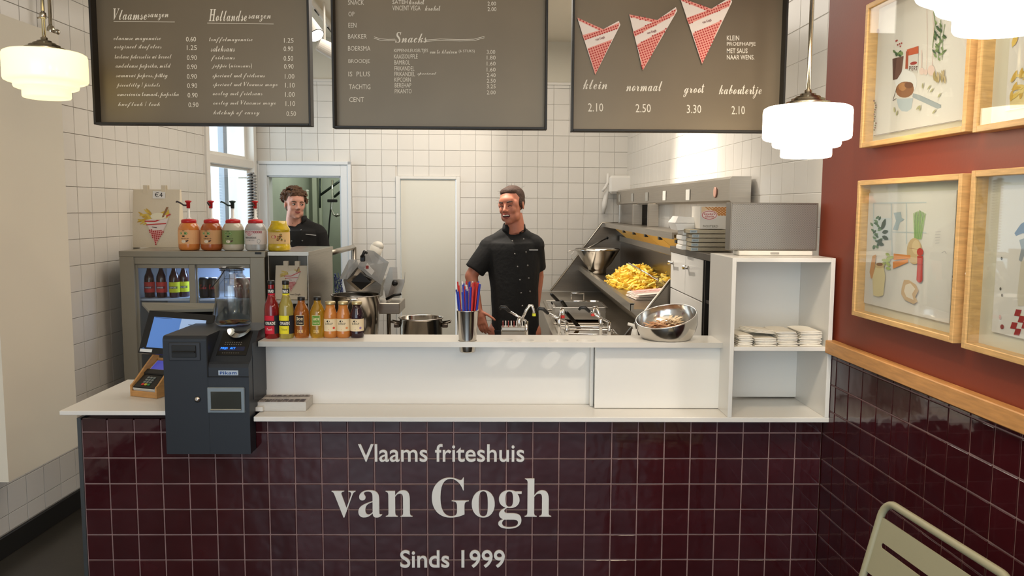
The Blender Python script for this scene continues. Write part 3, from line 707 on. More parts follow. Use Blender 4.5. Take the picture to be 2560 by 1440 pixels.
# track with spotlights
tr0 = atZ(772, 6, 3.02); tr1 = atZ(836, 92, 3.02)
dv = (tr1-tr0).normalized(); t = thing('light_track', 'white ceiling track seen between the left and middle boards', 'track', (tr0.x, tr0.y, 3.05))
b = MB(); b.tube([rel(t, tr0-dv*1.2+Vector((0, 0, .03))), rel(t, tr1+dv*.6+Vector((0, 0, .03)))], .022, 4); b.build('rail', WHITE, t)
b = MB()
for q in (.2, .7):
    p = tr0.lerp(tr1, q)+Vector((0, 0, .003)); b.tube([rel(t, p), rel(t, p+dv*.16)], .006, 4)
b.build('slot', BLACK, t, kind='stuff')
for (px, py, zz, dr, lab) in ((790, 88, 2.75, (.5, -.35, -.75), 'white track spotlight shining beside the left menu board'), (838, 132, 2.70, (.75, .35, -.35), 'white track spotlight half hidden by the middle menu board')):
    P = atZ(px, py, zz); d = Vector(dr).normalized(); t = thing('track_spotlight', lab, 'spotlight', P)
    b = MB(); b.cone((0, 0, 0), .055, -d*.13, .045, 24); b.build('housing', WHITE, t)
    b = MB(); b.cone(d*.001, .055, d*.004, .055, 24); b.build('rim', BLACK, t)
    b = MB(); b.cone(d*.004, .050, d*.006, .050, 24); b.build('lens', mat('lit_lens', (255, 250, 240), .2, emit=6), t)
    b = MB(); b.tube([-d*.08, (-d.x*.08, -d.y*.08, 3.04-P.z)], .008); b.build('stem', WHITE, t)

# ================================================================== FRAMED PICTURES
PAPER = mat('art_paper', (222, 216, 208), .8); MOUNT = mat('cream_backing', (214, 208, 188), .8)
def picture(p0, p1, z0, z1, label, sheet, E=.045):
    """p0,p1: distances along the wall towards us from y=0"""
    o = Vector((rw(0), 0, 0)); T0 = Matrix.Translation(o) @ Matrix(((Udn.x, -NR.x, 0), (Udn.y, -NR.y, 0), (0, 0, 1))).to_4x4()
    base = T0 @ Vector(((p0+p1)/2, 0, z0)); t = thing('picture_frame', label, 'picture', base, 0, 'oak framed kitchen drawings on the red wall')
    Tl = Matrix.Translation(-base) @ T0; fw_ = .017
    for (c, d, m) in (((p0+fw_/2, z0/2+z1/2), (fw_, z1-z0), OAK), ((p1-fw_/2, z0/2+z1/2), (fw_, z1-z0), OAK), ((p0/2+p1/2, z0+fw_/2), (p1-p0-2*fw_, fw_), OAKH), ((p0/2+p1/2, z1-fw_/2), (p1-p0-2*fw_, fw_), OAKH)):
        b = MB(); b.T = Tl; b.box((c[0], -E/2, c[1]), (d[0], E, d[1]), .0015); b.build('frame_rail', m, t)
    b = MB(); b.T = Tl; b.box((p0/2+p1/2, -.004, z0/2+z1/2), (p1-p0-2*fw_, .006, z1-z0-2*fw_)); b.build('backing', MOUNT, t)
    a, c, d, e = sheet; b = MB(); b.T = Tl; b.box((a/2+c/2, -.011, d/2+e/2), (c-a, .002, e-d)); b.build('paper_sheet', PAPER, t)
    b = MB(); b.T = Tl; b.box((p0/2+p1/2, -E+.006, z0/2+z1/2), (p1-p0-2*fw_, .002, z1-z0-2*fw_)); b.build('glass', PANE, t)
    return t, lambda px, py, l: onR(px, py, .0125+l)-base
def ss(px, py, e=.045): P = onR(px, py, e); return -P.y/UR.y, P.z
GREENS = ((96, 120, 74), (60, 88, 60), (128, 150, 96))
def leaf(A, x, y, l, w_, a, rgb): A.use(rgb); c_, s_ = math.cos(a), math.sin(a); A.poly([(x+u*l*c_-v*w_*s_, y+u*l*s_+v*w_*c_) for u, v in ((0, 0), (.25, .42), (.55, .5), (.85, .28), (1, 0), (.85, -.28), (.55, -.5), (.25, -.42))])
sh = lambda a, b_, c, d: (ss(a, b_, .012)[0], ss(c, d, .012)[0], ss(c, d, .012)[1], ss(a, b_, .012)[1])
# 1: saucepan with stew, jar, basil pot, herbs (upper left)
t, f = picture(.270, .872, 1.822, 2.300, 'upper left oak framed drawing of a grey saucepan with stew', (.30, .85, 1.86, 2.28))
A = Art(f, .0001)
A.use((186, 196, 200)).poly([(2241, 247), (2283, 245), (2278, 272), (2268, 279), (2254, 278), (2246, 268)])
A.use((160, 168, 170)).poly([(2282, 233), (2300, 238), (2352, 262), (2353, 269), (2344, 272), (2300, 252), (2281, 243)])
A.use((228, 226, 224)).oval(2265, 205, 27, 32, rot=-.1); A.use((150, 100, 66)).oval(2262, 224, 23, 20, rot=-.3); A.use((184, 130, 82)).oval(2256, 217, 10, 10); A.use((120, 76, 50)).oval(2272, 213, 11, 8)
A.use((90, 70, 60)).line([(2241, 222), (2236, 238), (2232, 252), (2241, 246)], 1.2)
A.use((112, 78, 66)).poly([(2231, 147), (2259, 140), (2254, 180), (2243, 198), (2232, 200)]); A.use((92, 60, 50)).poly([(2231, 147), (2242, 145), (2236, 198), (2232, 200)])
for k in range(9): leaf(A, 2246+random.uniform(-7, 7), 138+random.uniform(-10, 6), 11, 6, random.uniform(-2.6, -.5), GREENS[k % 3])
A.use((170, 60, 54))
for k in range(6): A.oval(2247+7*math.cos(k), 108+8*math.sin(k*1.3), 2, 2, 8)
A.use((196, 90, 52)).poly([(2267, 124), (2296, 115), (2296, 133), (2268, 140)]); A.use((168, 74, 46)).poly([(2265, 128), (2272, 128), (2270, 172), (2263, 172)]); A.use((210, 206, 200)).poly([(2271, 139), (2296, 134), (2294, 180), (2270, 176)])
A.use((160, 54, 46)).oval(2284, 158, 9, 4, rot=-.2); A.use((90, 60, 54)).text('PERT', 2273, 176, 2294, 165, 'bold')
A.use((226, 200, 190)); A.oval(2328, 176, 9, 13); A.oval(2304, 178, 6, 9); A.oval(2314, 180, 5, 7); A.line([(2304, 168), (2304, 125)], 2); A.line([(2316, 172), (2318, 100), (2317, 20)], 1); A.line([(2330, 165), (2334, 80), (2331, 30)], 1.2)
A.use((120, 140, 92)).line([(2331, 120), (2338, 60), (2334, 28)], 2); A.line([(2345, 150), (2350, 90), (2352, 50)], 1.5); A.line([(2355, 150), (2357, 90), (2362, 60)], 1.3)
for k in range(30): leaf(A, 2346+random.uniform(-12, 12), 150-random.uniform(0, 90), random.uniform(9, 15), 5, random.choice((-1, 1))*random.uniform(.5, 1.3)-.0 if k % 2 else random.uniform(-2.6, -2.0), GREENS[k % 3])
for k in range(11): leaf(A, 2336+random.uniform(-4, 30), 172+random.uniform(0, 20), 22, 5, 1.4+random.uniform(-.3, .4), ((190, 170, 130), (170, 150, 100))[k % 2])
for (x, y) in ((2306, 222), (2318, 225), (2324, 232), (2344, 245), (2290, 275), (2298, 278), (2330, 285), (2236, 282), (2240, 290)): leaf(A, x, y, 15, 4, -1.3+random.uniform(-.4, .4), (176, 172, 130))
A.use((140, 96, 84)).oval(2195, 78, 3, 6)
for k in range(14): A.use(((130, 90, 80), (120, 120, 80))[k % 2]).oval(2187+random.uniform(-3, 5), 252+k*5.6, 2, 2.4, 8)
A.use((110, 96, 84)).line([(2184, 339), (2401, 300)], .9); A.build('artwork', t)
# 2: fries (upper right, cut by the frame)
t, f = picture(.905, 1.51, 1.816, 2.300, 'upper right oak framed drawing of yellow fries', (ss(2518, 200, .012)[0], 1.46, ss(2530, 275, .012)[1], 2.27))
A = Art(f, .0001)
A.use((226, 206, 148)).poly([(2524, 240), (2560, 215), (2600, 225), (2600, 262), (2525, 272)])
for k in range(26): leaf(A, random.uniform(2524, 2590), random.uniform(190, 262), random.uniform(20, 36), 9, random.uniform(-1.6, .4), ((222, 190, 96), (206, 168, 74), (230, 206, 130))[k % 3])
leaf(A, 2530, 118, 40, 12, -1.2, (222, 190, 96)); A.build('artwork', t)
# 3: vegetables (lower left)
t, f = picture(.270, .872, 1.245, 1.711, 'lower left oak framed drawing of celeriac, carrots and a red pepper bottle', (ss(2172, 500, .012)[0], ss(2390, 500, .012)[0], 1.29, 1.668))
A = Art(f, .0001)
A.use((196, 202, 202)); 
for L_ in (((2184, 508), (2184, 600)), ((2184, 508), (2316, 506)), ((2228, 508), (2230, 640)), ((2266, 508), (2266, 610)), ((2228, 580), (2316, 582)), ((2184, 600), (2230, 598))): A.line(L_, 3)
A.use((206, 212, 212)).poly([(2184, 545), (2228, 545), (2226, 600), (2184, 600)])
A.use((168, 180, 184)).poly([(2234, 532), (2252, 530), (2254, 545), (2262, 548), (2250, 556), (2244, 576), (2232, 574), (2240, 552)])
for k in range(22): leaf(A, 2186+random.uniform(-4, 14), 548+k*3.6, 12, 6, random.uniform(-2.8, -.2), ((86, 120, 84), (60, 92, 68), (110, 140, 100))[k % 3])
for (x, y, a, l) in ((2204, 575, -1.25, 30), (2205, 582, -.3, 16), (2205, 590, .5, 18), (2193, 606, -.5, 14), (2196, 608, .3, 14)): leaf(A, x, y, l, 10, a, (62, 78, 62))
for k in range(9): A.use(((150, 190, 96), (128, 172, 84))[k % 2]).line([(2286+k*2.0, 598), (2284+k*3.6, 525+abs(k-4)*2)], 1.5)
A.use((206, 176, 130)).oval(2286, 628, 19, 33); A.use((222, 196, 150)).oval(2290, 618, 10, 18); A.use((170, 130, 90)).line([(2272, 620), (2300, 624)], 1)
for (x0, y0, x1, y1, w0) in ((2234, 642, 2276, 642, 16), (2232, 663, 2270, 652, 18)): A.use((222, 138, 64)).poly([(x0, y0-w0/2), (x1, y1-4), (x1, y1+4), (x0, y0+w0/2)])
for k in range(10): leaf(A, 2212+random.uniform(0, 16), 655+random.uniform(-15, 15), 13, 8, random.uniform(-3, 3), (172, 186, 110))
A.use((208, 150, 96)).poly([(2181, 640), (2190, 636), (2184, 696), (2177, 696), (2174, 680)])
A.use((224, 206, 158)).poly([(2188, 668), (2209, 668), (2213, 690), (2208, 738), (2196, 742), (2183, 738), (2181, 695)]); A.use((206, 180, 130)).oval(2199, 664, 12, 7); A.use((140, 100, 70)).oval(2199, 661, 8, 4)
A.use((196, 52, 44)).oval(2300, 630, 8, 10); A.poly([(2293, 640), (2307, 640), (2306, 662), (2306, 700), (2302, 706), (2295, 706), (2291, 700), (2293, 662)]); A.use((170, 30, 30)).line([(2293, 662), (2307, 662)], 2)
A.use((210, 178, 140)).poly([(2260, 700), (2272, 700), (2290, 712), (2296, 726), (2288, 742), (2294, 754), (2284, 760), (2262, 750), (2253, 735), (2254, 720)]); A.use((234, 220, 200)).poly([(2264, 712), (2276, 708), (2288, 722), (2280, 735), (2284, 750), (2266, 742), (2260, 728)])
A.use((150, 150, 150))
for k in range(5): A.line([(2338, 580+k*7), (2352-k, 579+k*7)], .7)
A.line([(2354, 632), (2362, 628), (2366, 634)], 1); A.use((110, 100, 80)); A.oval(2382, 692, 2, 4, 8); A.oval(2382, 702, 2, 4, 8)
A.build('artwork', t)
# 4: lower right, cut by the frame
t, f = picture(.912, 1.515, 1.240, 1.716, 'lower right oak framed drawing of a blue shape over red checks', (ss(2500, 500, .012)[0], 1.47, ss(2497, 833, .012)[1], 1.675))
A = Art(f, .0001)
A.use((104, 124, 150)).poly([(2536, 583), (2552, 560), (2572, 548), (2580, 585), (2556, 583), (2540, 590)]); A.use((150, 156, 160)).poly([(2548, 600), (2572, 592), (2575, 640), (2560, 640), (2553, 655), (2547, 650), (2553, 622)])
A.use((206, 196, 176)).poly([(2552, 655), (2580, 640), (2580, 765), (2545, 765), (2543, 740)])
for i in range(3):
    for j in range(4):
        if (i+j) % 2 == 0: A.use((160, 44, 44)).poly([(2540-j*5+i*14, 773+j*16), (2554-j*5+i*14, 775+j*16), (2549-j*5+i*14, 791+j*16), (2535-j*5+i*14, 789+j*16)])
A.use((96, 90, 80))
for (x, y) in ((2504, 646), (2501, 722), (2505, 738)): A.oval(x, y, 2.4, 4, 10)
A.use((150, 70, 66)).oval(2505, 817, 4.5, 6); A.use((220, 180, 176)).oval(2500, 793, 3, 6); A.build('artwork', t)
t = thing('wall_hook', 'small white hook on the red wall between the lower pictures', 'hook', onR(2429, 675, 0)); b = MB(); b.ell((-.01, 0, 0), (.011, .005, .009)); b.ell((-.012, -.004, -.01), (.009, .005, .006)); b.build('hook', WHITE, t)

# ================================================================== CHAIR (front right)
CH = mat('sage_powder_coat', (152, 148, 122), .42, bump=.02, bscale=200)
def cz_(px, py, z): return atZ(px, py, z)
zc = .80
A0 = cz_(2232, 1262, zc); A1 = cz_(2515, 1440, zc+.0)
dirb = (A1-A0); dirb.z = 0; dirb.normalize(); side = Vector((dirb.y, -dirb.x, 0))
if side.x > 0: side = -side      # chair faces the room (-x)
wc = .50; t = thing('metal_chair', 'sage green metal chair with slotted back beside the burgundy tiles', 'chair', (A0.x, A0.y, 0))
lx = lambda a, s_, z: Vector((dirb.x*a+side.x*s_, dirb.y*a+side.y*s_, z))
seat_z, lean = .45, .09
def back(z): return -(z-seat_z)/(zc-seat_z)*lean+lean      # seat side offset of back at height z
r_ = .0105; a0 = -.035; a1 = a0+wc
pts = [lx(a0-.02, -.02+lean+.0, 0), lx(a0, back(seat_z), seat_z)]+[lx(a0, back(z), z) for z in (.6, .7, zc-.045)]+[lx(a0+.045-.045*math.cos(x), back(zc-.045)*(1-math.sin(x)), zc-.045+.045*math.sin(x)) for x in (.2, .5, .8, 1.1, 1.35, PI/2)]
pts2 = [lx(a1+a0-(0), 0, 0)]
right = [lx(a1-.045+.045*math.cos(x), back(zc-.045)*(1-math.sin(x)), zc-.045+.045*math.sin(x)) for x in (PI/2, 1.35, 1.1, .8, .5, .2)]+[lx(a1, back(z), z) for z in (zc-.045, .7, .6, seat_z)]+[lx(a1+.02, -.02+lean, 0)]
b = MB(); b.tube(pts+right, r_, 14); b.build('back_frame', CH, t)
def slotted(z0, z1, slots):
    # back panel with rounded slots, as a filled curve
    c = bpy.data.curves.new('p', 'CURVE'); c.dimensions = '2D'; c.fill_mode = 'BOTH'; c.extrude = .0012
    def add(p_):
        s_ = c.splines.new('POLY'); s_.points.add(len(p_)-1); s_.use_cyclic_u = True
        for k, p in enumerate(p_): s_.points[k].co = (p[0], p[1], 0, 1)
    add([(a0+.008, z0), (a1-.008, z0), (a1-.008, z1), (a0+.008, z1)])
    for (s0_, s1_, zz, h) in slots:
        add([(s0_+h-h*math.cos(x), zz+h*math.sin(x)) for x in [PI/2-PI*k/8 for k in range(9)][::-1]] if 0 else
            [(s0_+h*math.cos(x), zz+h*math.sin(x)) for x in [PI/2+PI*k/8 for k in range(9)]]+[(s1_+h*math.cos(x), zz+h*math.sin(x)) for x in [-PI/2+PI*k/8 for k in range(9)]])
    o = bpy.data.objects.new('p', c); TS.collection.objects.link(o); TS.view_layers[0].update()
    me = bpy.data.meshes.new_from_object(o.evaluated_get(TS.view_layers[0].depsgraph)); bpy.data.objects.remove(o)
    for v in me.vertices:
        a, z, th = v.co.x, v.co.y, v.co.z; v.co = lx(a, back(z)+th, z)
    me.materials.clear(); me.materials.append(CH); me.name = 'back_panel'
    ob = bpy.data.objects.new('back_panel', me); COL.objects.link(ob); ob.parent = t
slotted(.60, zc-.045, [(a0+.045, a1-.045, .688, .007)])
b = MB(); b.T = Matrix(((dirb.x, side.x, 0, 0), (dirb.y, side.y, 0, 0), (0, 0, 1, 0), (0, 0, 0, 1)))
for k in range(5): b.box(((a0+a1)/2, lean+.05+k*.08, seat_z), (wc-.03, .068, .004), .001); 
b.T = None; b.build('seat_slats', CH, t, kind='stuff')
b = MB(); b.tube([lx(a0, lean, seat_z-.012), lx(a0, lean+.40, seat_z-.012), lx(a1, lean+.40, seat_z-.012), lx(a1, lean, seat_z-.012)], .009, 10); b.build('seat_frame', CH, t)
for a in (a0+.01, a1-.01):
    b = MB(); b.tube([lx(a, lean+.37, seat_z-.012), lx(a, lean+.42, 0)], .009, 10); b.build('leg', CH, t)
# ================================================================== FRIDGE AND THINGS ON IT
def box_between(b, x0, x1, y0, y1, z0, z1, ch=.002): b.box(((x0+x1)/2, (y0+y1)/2, (z0+z1)/2), (abs(x1-x0), abs(y1-y0), abs(z1-z0)), ch); return b
FY = 1.5; fx0, fx1 = atY(302, 700, FY).x, atY(663, 700, FY).x; FZ = atY(480, 628, FY).z; FB = .42
FG = mat('grey_fridge_enamel', (152, 146, 131), .38, .25, var=.03)
fr = thing('display_fridge', 'grey display fridge with two sliding glass doors behind the till', 'fridge', (fx0, FY, FB)); W = fx1-fx0; H = FZ-FB
R_ = lambda P: Vector(P)-fr.location
for nm, a in (('side_panel', (0, .03, 0, .58, 0, H-.03)), ('side_panel', (W-.03, W, 0, .58, 0, H-.03)), ('top_panel', (-.004, W+.004, -.006, .58, H-.034, H)), ('bottom_panel', (.03, W-.03, 0, .58, 0, .05)), ('fascia', (.03, W-.03, 0, .03, H-.075, H-.034))):
    b = MB(); box_between(b, *a, .003); b.build(nm, FG, fr)
b = MB(); box_between(b, .03, W-.03, .55, .57, .05, H-.034); b.build('rear_panel', mat('fridge_liner', (196, 206, 222), .5), fr)
for (a0_, a1_) in ((0, .08), (W-.08, W)): b = MB(); box_between(b, a0_, a1_, -.01, .02, 0, H-.034, .003); b.build('front_stile', FG, fr)
zsh = atY(400, 738, FY+.25).z-FB
for z in (zsh, zsh-.27, zsh-.5):
    if z > .06: b = MB(); box_between(b, .03, W-.03, .06, .5, z-.012, z, .002); b.build('shelf', mat('fridge_liner', (196, 206, 222), .5), fr)
for (px0, px1, yy, hx) in ((330, 488, .012, 334), (478, 640, .034, 640)):
    u0 = atY(px0, 700, FY+yy).x-fx0; u1 = atY(px1, 700, FY+yy).x-fx0; z1_ = H-.076
    b = MB(); fw_ = .035
    for a in ((u0, u0+fw_, .05, z1_), (u1-fw_, u1, .05, z1_), (u0+fw_, u1-fw_, .05, .09), (u0+fw_, u1-fw_, z1_-.022, z1_)): box_between(b, a[0], a[1], yy, yy+.018, a[2], a[3])
    d = b.build('sliding_door', FG, fr)
    b = MB(); box_between(b, u0+fw_, u1-fw_, yy+.007, yy+.010, .09, z1_-.022, 0); b.build('door_glass', PANE, d)
    b = MB(); hz = atY(hx, 790, FY).z-FB; box_between(b, atY(hx, 790, FY).x-fx0-.006 if hx < 400 else atY(hx, 790, FY).x-fx0-.012, atY(hx, 790, FY).x-fx0+.008, yy-.012, yy+.001, hz-.045, hz+.045, .002); b.build('handle', mat('pale_handle', (190, 188, 180), .4), d)
b = MB(); p = R_(atY(645, 633, FY-.012)); b.box(p, (.035, .003, .012)); b.build('badge', BLACK, fr)
light('fridge_light', 'AREA', (fx0+.58, FY+.22, FZ-.06), (fx0+.56, FY+.35, .6), 3.2, (.45, .62, 1), .3, .1)
# bottle builder -----------------------------------------------------------
def cyl_map(r, cz0=0.0, ang=-PI/2):     # u right (0 = facing us), v up
    return lambda u, v, l: Vector(((r+l)*math.cos(ang+u/r), (r+l)*math.sin(ang+u/r), v))
def liquid(name, rgb, tr=.55): return mat(name, rgb, .06, trans=tr, ior=1.36, coat=.6)
def bottle(name, label, cat, loc, prof, m, capspec, lab=None, group=None, n=28, fill=None, rz=0):
    t = thing(name, label, cat, loc, rz, group)
    b = MB(); b.lathe(prof, n); b.build('body', m, t)
    if capspec: r, z0, z1, cm = capspec; b = MB(); b.lathe([(r*.97, z0), (r, z0+.002), (r, z1-.002), (r*.93, z1)], n); b.build('cap', cm, t)
    return t
def lab_band(t, r, v0, v1, rgb, u0=None, u1=None, step=.0005):
    f = cyl_map(r); A = Art(f, .0002); A.lift = .0006; A.use(rgb)
    if u0 is None: u0, u1 = -PI*r*.98, PI*r*.98
    A.rect(u0, v0, u1, v1, 28); return A
BG = 'drinks lined up on the upper shelf'
LEM = [(.026, 0), (.0285, .004), (.0285, .115), (.026, .135), (.018, .155), (.0125, .175), (.0115, .205), (.0125, .215), (.0125, .222)]
def lemonade(px, rgb, lrgb, lab, first):
    P = atZ(px, 845, Z2); P.z = Z2+.0005
    t = bottle('lemonade_bottle', lab, 'bottle', P, LEM, liquid('drink_%02x%02x%02x' % rgb, rgb, .6), (.0135, .213, .229, BLACK), group=BG)
    A = lab_band(t, .0285, .020, .092, (26, 28, 38)); A.use(lrgb).rect(-.028, .020, .016, .092, 8); A.use((24, 26, 34)).rect(-.028, .052, .024, .072, 10); A.use((236, 232, 220)).text('ONADE', -.020, .056, .020, .068, 'bold')
    A.use((236, 232, 220) if lrgb[1] < 100 else (40, 40, 30)).text('Pomelo' if lrgb[1] < 100 else 'Citroen', -.014, .034, .008, .044, 'script'); A.build('label', t)
    f = cyl_map(.0126); A = Art(f, .0002); A.lift = .0007; A.use((24, 26, 34)).rect(-.03, .178, .03, .197, 16); A.use(lrgb).rect(-.03, .166, .03, .178, 16); A.use((240, 236, 226)).text('ONAD', -.012, .181, .012, .193, 'bold'); A.build('neck_label', t)
    return t
lemonade(681, (170, 26, 34), (196, 30, 52), 'tall red lemonade bottle at the left end of the upper shelf', 1)
lemonade(717, (206, 190, 96), (226, 214, 40), 'tall yellow lemonade bottle beside the red one', 0)
FAT = [(.026, 0), (.030, .006), (.031, .02), (.0295, .055), (.031, .085), (.029, .105), (.022, .125), (.0145, .138), (.0135, .152), (.0145, .156)]
for px, rgb, lrgb, w, lab in ((755, (196, 116, 40), (44, 36, 34), 'Ice Tea', 'squat amber drink bottle with a dark label'), (795, (206, 158, 36), (96, 140, 52), 'Lucra', 'squat golden drink bottle with a green label')):
    P = atZ(px, 843, Z2); P.z = Z2+.0005
    t = bottle('tea_bottle', lab, 'bottle', P, FAT, liquid('drink_%02x%02x%02x' % rgb, rgb, .6), (.0145, .148, .162, BLACK), group=BG)
    A = Art(cyl_map(.0312), .0002); A.lift = .0008; A.use((222, 200, 150)).rect(-.0165, .050, .0165, .092, 6); A.use(lrgb).rect(-.015, .052, .015, .090, 6)
    A.use((230, 214, 170)).text(w.split()[0], -.012, .072, .012, .084, 'bold'); A.text(w.split()[-1], -.011, .058, .011, .066, 'sans'); A.use((230, 200, 130)); A.text('ICE', -.010, .022, .012, .034, 'bold'); A.build('label', t)
JUI = [(.0245, 0), (.0275, .004), (.0275, .025), (.026, .03), (.026, .072), (.0275, .080), (.026, .095), (.019, .116), (.018, .132)]
for px, rgb, ac, lab in ((827, (214, 138, 64), (206, 70, 56), 'left small orange juice bottle with a red print'), (859, (212, 134, 62), (222, 150, 96), 'right small orange juice bottle with an orange print'), (893, (44, 18, 32), (150, 120, 160), 'small dark berry juice bottle at the right of the row')):
    P = atZ(px, 843, Z2); P.z = Z2+.0005
    t = bottle('juice_bottle', lab, 'bottle', P, JUI, liquid('juice_%02x%02x%02x' % rgb, rgb, .25), (.0205, .132, .144, mat('gold_lid', (190, 174, 130), .3, .7)), group=BG)
    A = lab_band(t, .0264, .027, .076, (226, 208, 172)); A.use((34, 30, 28)).text('SCHULP', -.017, .053, .013, .061, 'bold')
    A.oval(-.004, .067, .007, .004, 10); A.use(ac).poly([(-.012, .046), (.008, .046), (-.002, .032)]); A.oval(.018, .040, .005, .005, 10); A.build('label', t)
# sauce jars with pumps ------------------------------------------------------
JG = 'sauce jars on top of the fridge'
JAR = [(.054, 0), (.064, .006), (.067, .02), (.067, .12), (.064, .137), (.052, .158), (.040, .168)]
PUMPRED = mat('red_plastic', (196, 34, 38), .35); PUMPW = mat('white_plastic', (232, 228, 218), .35); PUMPG = mat('dark_green_plastic', (26, 54, 46), .35)
def sauce_jar(px, rgb, lrgb, lab, pump, sp, kind):
    P = atY(px, 610, FY+.10); P.z = FZ+.001; P.y = FY+.10
    t = thing('sauce_jar', lab, 'jar', P, 0, JG); t.scale = (.90, .90, .95)
    b = MB(); b.lathe(JAR, 36); b.build('jar', mat('jar_%02x%02x%02x' % rgb, rgb, .15, trans=.15, coat=.7), t) if kind != 'clear' else (b.build('jar', mat('jar_clear', (206, 204, 200), .12, trans=.35, coat=.7), t))
    b = MB(); b.lathe([(.043, .163), (.046, .166), (.046, .178), (.042, .184), (.022, .188)], 36); b.build('lid', PUMPRED, t)
    pu = MB(); pu.lathe([(.018, .186), (.016, .194), (.009, .196), (.008, .262), (.006, .264)], 20); pu = pu.build('pump', PUMPW, t)
    hm = PUMPG if pump == 'green' else PUMPRED
    b = MB(); b.lathe([(.011, .252), (.012, .285), (.019, .289), (.020, .296), (.006, .299)], 20); b.build('pump_head', hm, t)
    b = MB(); b.tube([(0, 0, .268), (-.025, -.01, .270), (-.045, -.018, .285), (-.062, -.025, .292), (-.066, -.027, .286)], .005, 8) if sp else b.tube([(0, 0, .268), (.0, -.03, .272), (0, -.055, .286)], .005, 8)
    b.build('spout', PUMPG if pump == 'green' else mat('smoky_plastic', (60, 50, 50), .4), t)
    A = lab_band(t, .0672, .038, .122, lrgb)
    if kind == 'oval':
        A.use((120, 150, 80)).oval(-.012, .103, .026, .012); A.use((210, 224, 180)).oval(-.012, .103, .022, .009); A.use((90, 130, 60)).oval(-.012, .103, .020, .0075); A.use((226, 232, 206)).text('Remia', -.026, .1, .004, .107, 'bold') if 0 else None
        A.use((24, 28, 22)).rect(-.020, .082, -.004, .090, 2); A.rect(-.020, .1155, -.004, .1185, 2); A.use((240, 226, 200)).oval(-.012, .055, .014, .009); A.use((90, 60, 46)).poly([(.0, .058), (.014, .064), (.02, .060), (.006, .050)])
        A.use((70, 50, 40)).text('sauce', -.03, .069, .02, .075, 'sans')
    else:
        for k in range(10):
            x = -.062+k*.012; A.use((170, 60, 76)).poly([(x, .105), (x+.004, .105), (x+.014, .119), (x+.010, .119)]); A.poly([(x+.010, .105), (x+.014, .105), (x+.004, .119), (x, .119)])
        A.use((236, 226, 222)).oval(-.022, .103, .024, .015); A.use((196, 80, 86)).oval(-.022, .103, .021, .012); A.use((240, 226, 222)).oval(-.022, .103, .019, .010); A.use((186, 60, 70)); A.text("Gouda's", -.037, .103, -.008, .110, 'bold'); A.text('Glorie', -.034, .094, -.010, .101, 'bold')
        A.use((70, 66, 64)).text('KNOFLOOKSAUS', -.052, .073, .022, .084, 'bold'); A.use((150, 148, 146)); A.oval(.036, .058, .010, .013); A.use((226, 222, 214)).oval(.036, .058, .008, .011); A.use((120, 120, 118)).text('romige saus', -.044, .060, .010, .067, 'sans')
    A.build('label', t)
sauce_jar(474, (232, 140, 66), (238, 178, 122), 'orange sauce jar with red pump, nearest to the canvas bag', 'red', True, 'oval')
sauce_jar(530, (186, 96, 44), (214, 160, 108), 'brown sauce jar with a red pump in front of the window', 'red', False, 'oval')
sauce_jar(584, (214, 202, 178), (134, 150, 94), 'pale sauce jar with green label and dark green pump', 'green', True, 'oval')
sauce_jar(640, (226, 222, 214), (226, 216, 208), 'white garlic sauce jar with red gingham label and pump', 'red', False, 'clear')
P = atY(698, 610, FY+.10); P.z = FZ+.001
t = thing('pickle_jar', 'open yellow piccalilli jar at the right end of the jars', 'jar', P, 0, JG)
b = MB(); b.lathe([(.058, 0), (.063, .006), (.062, .032), (.060, .036), (.060, .108), (.063, .115), (.062, .124), (.046, .150), (.045, .170), (.042, .170), (.042, .14), (.03, .12)], 36); b.build('jar', mat('piccalilli', (204, 172, 30), .2, coat=.7, var=.3, vscale=25), t)
A = lab_band(t, .0604, .040, .106, (228, 190, 130)); A.use((186, 60, 60)).oval(-.015, .080, .016, .010); A.use((236, 200, 190)).text('Gouda', -.027, .077, -.003, .083, 'bold')
for k in range(16): A.use(((176, 120, 50), (120, 70, 40), (96, 110, 50))[k % 3]).oval(.020+random.uniform(-.014, .012), .074+random.uniform(-.022, .02), .006, .004, 8, random.uniform(0, 3))
A.use((50, 46, 40)); 
for k in range(5): A.rect(.045+k*.0016, .052, .0458+k*.0016, .064)
A.build('label', t)
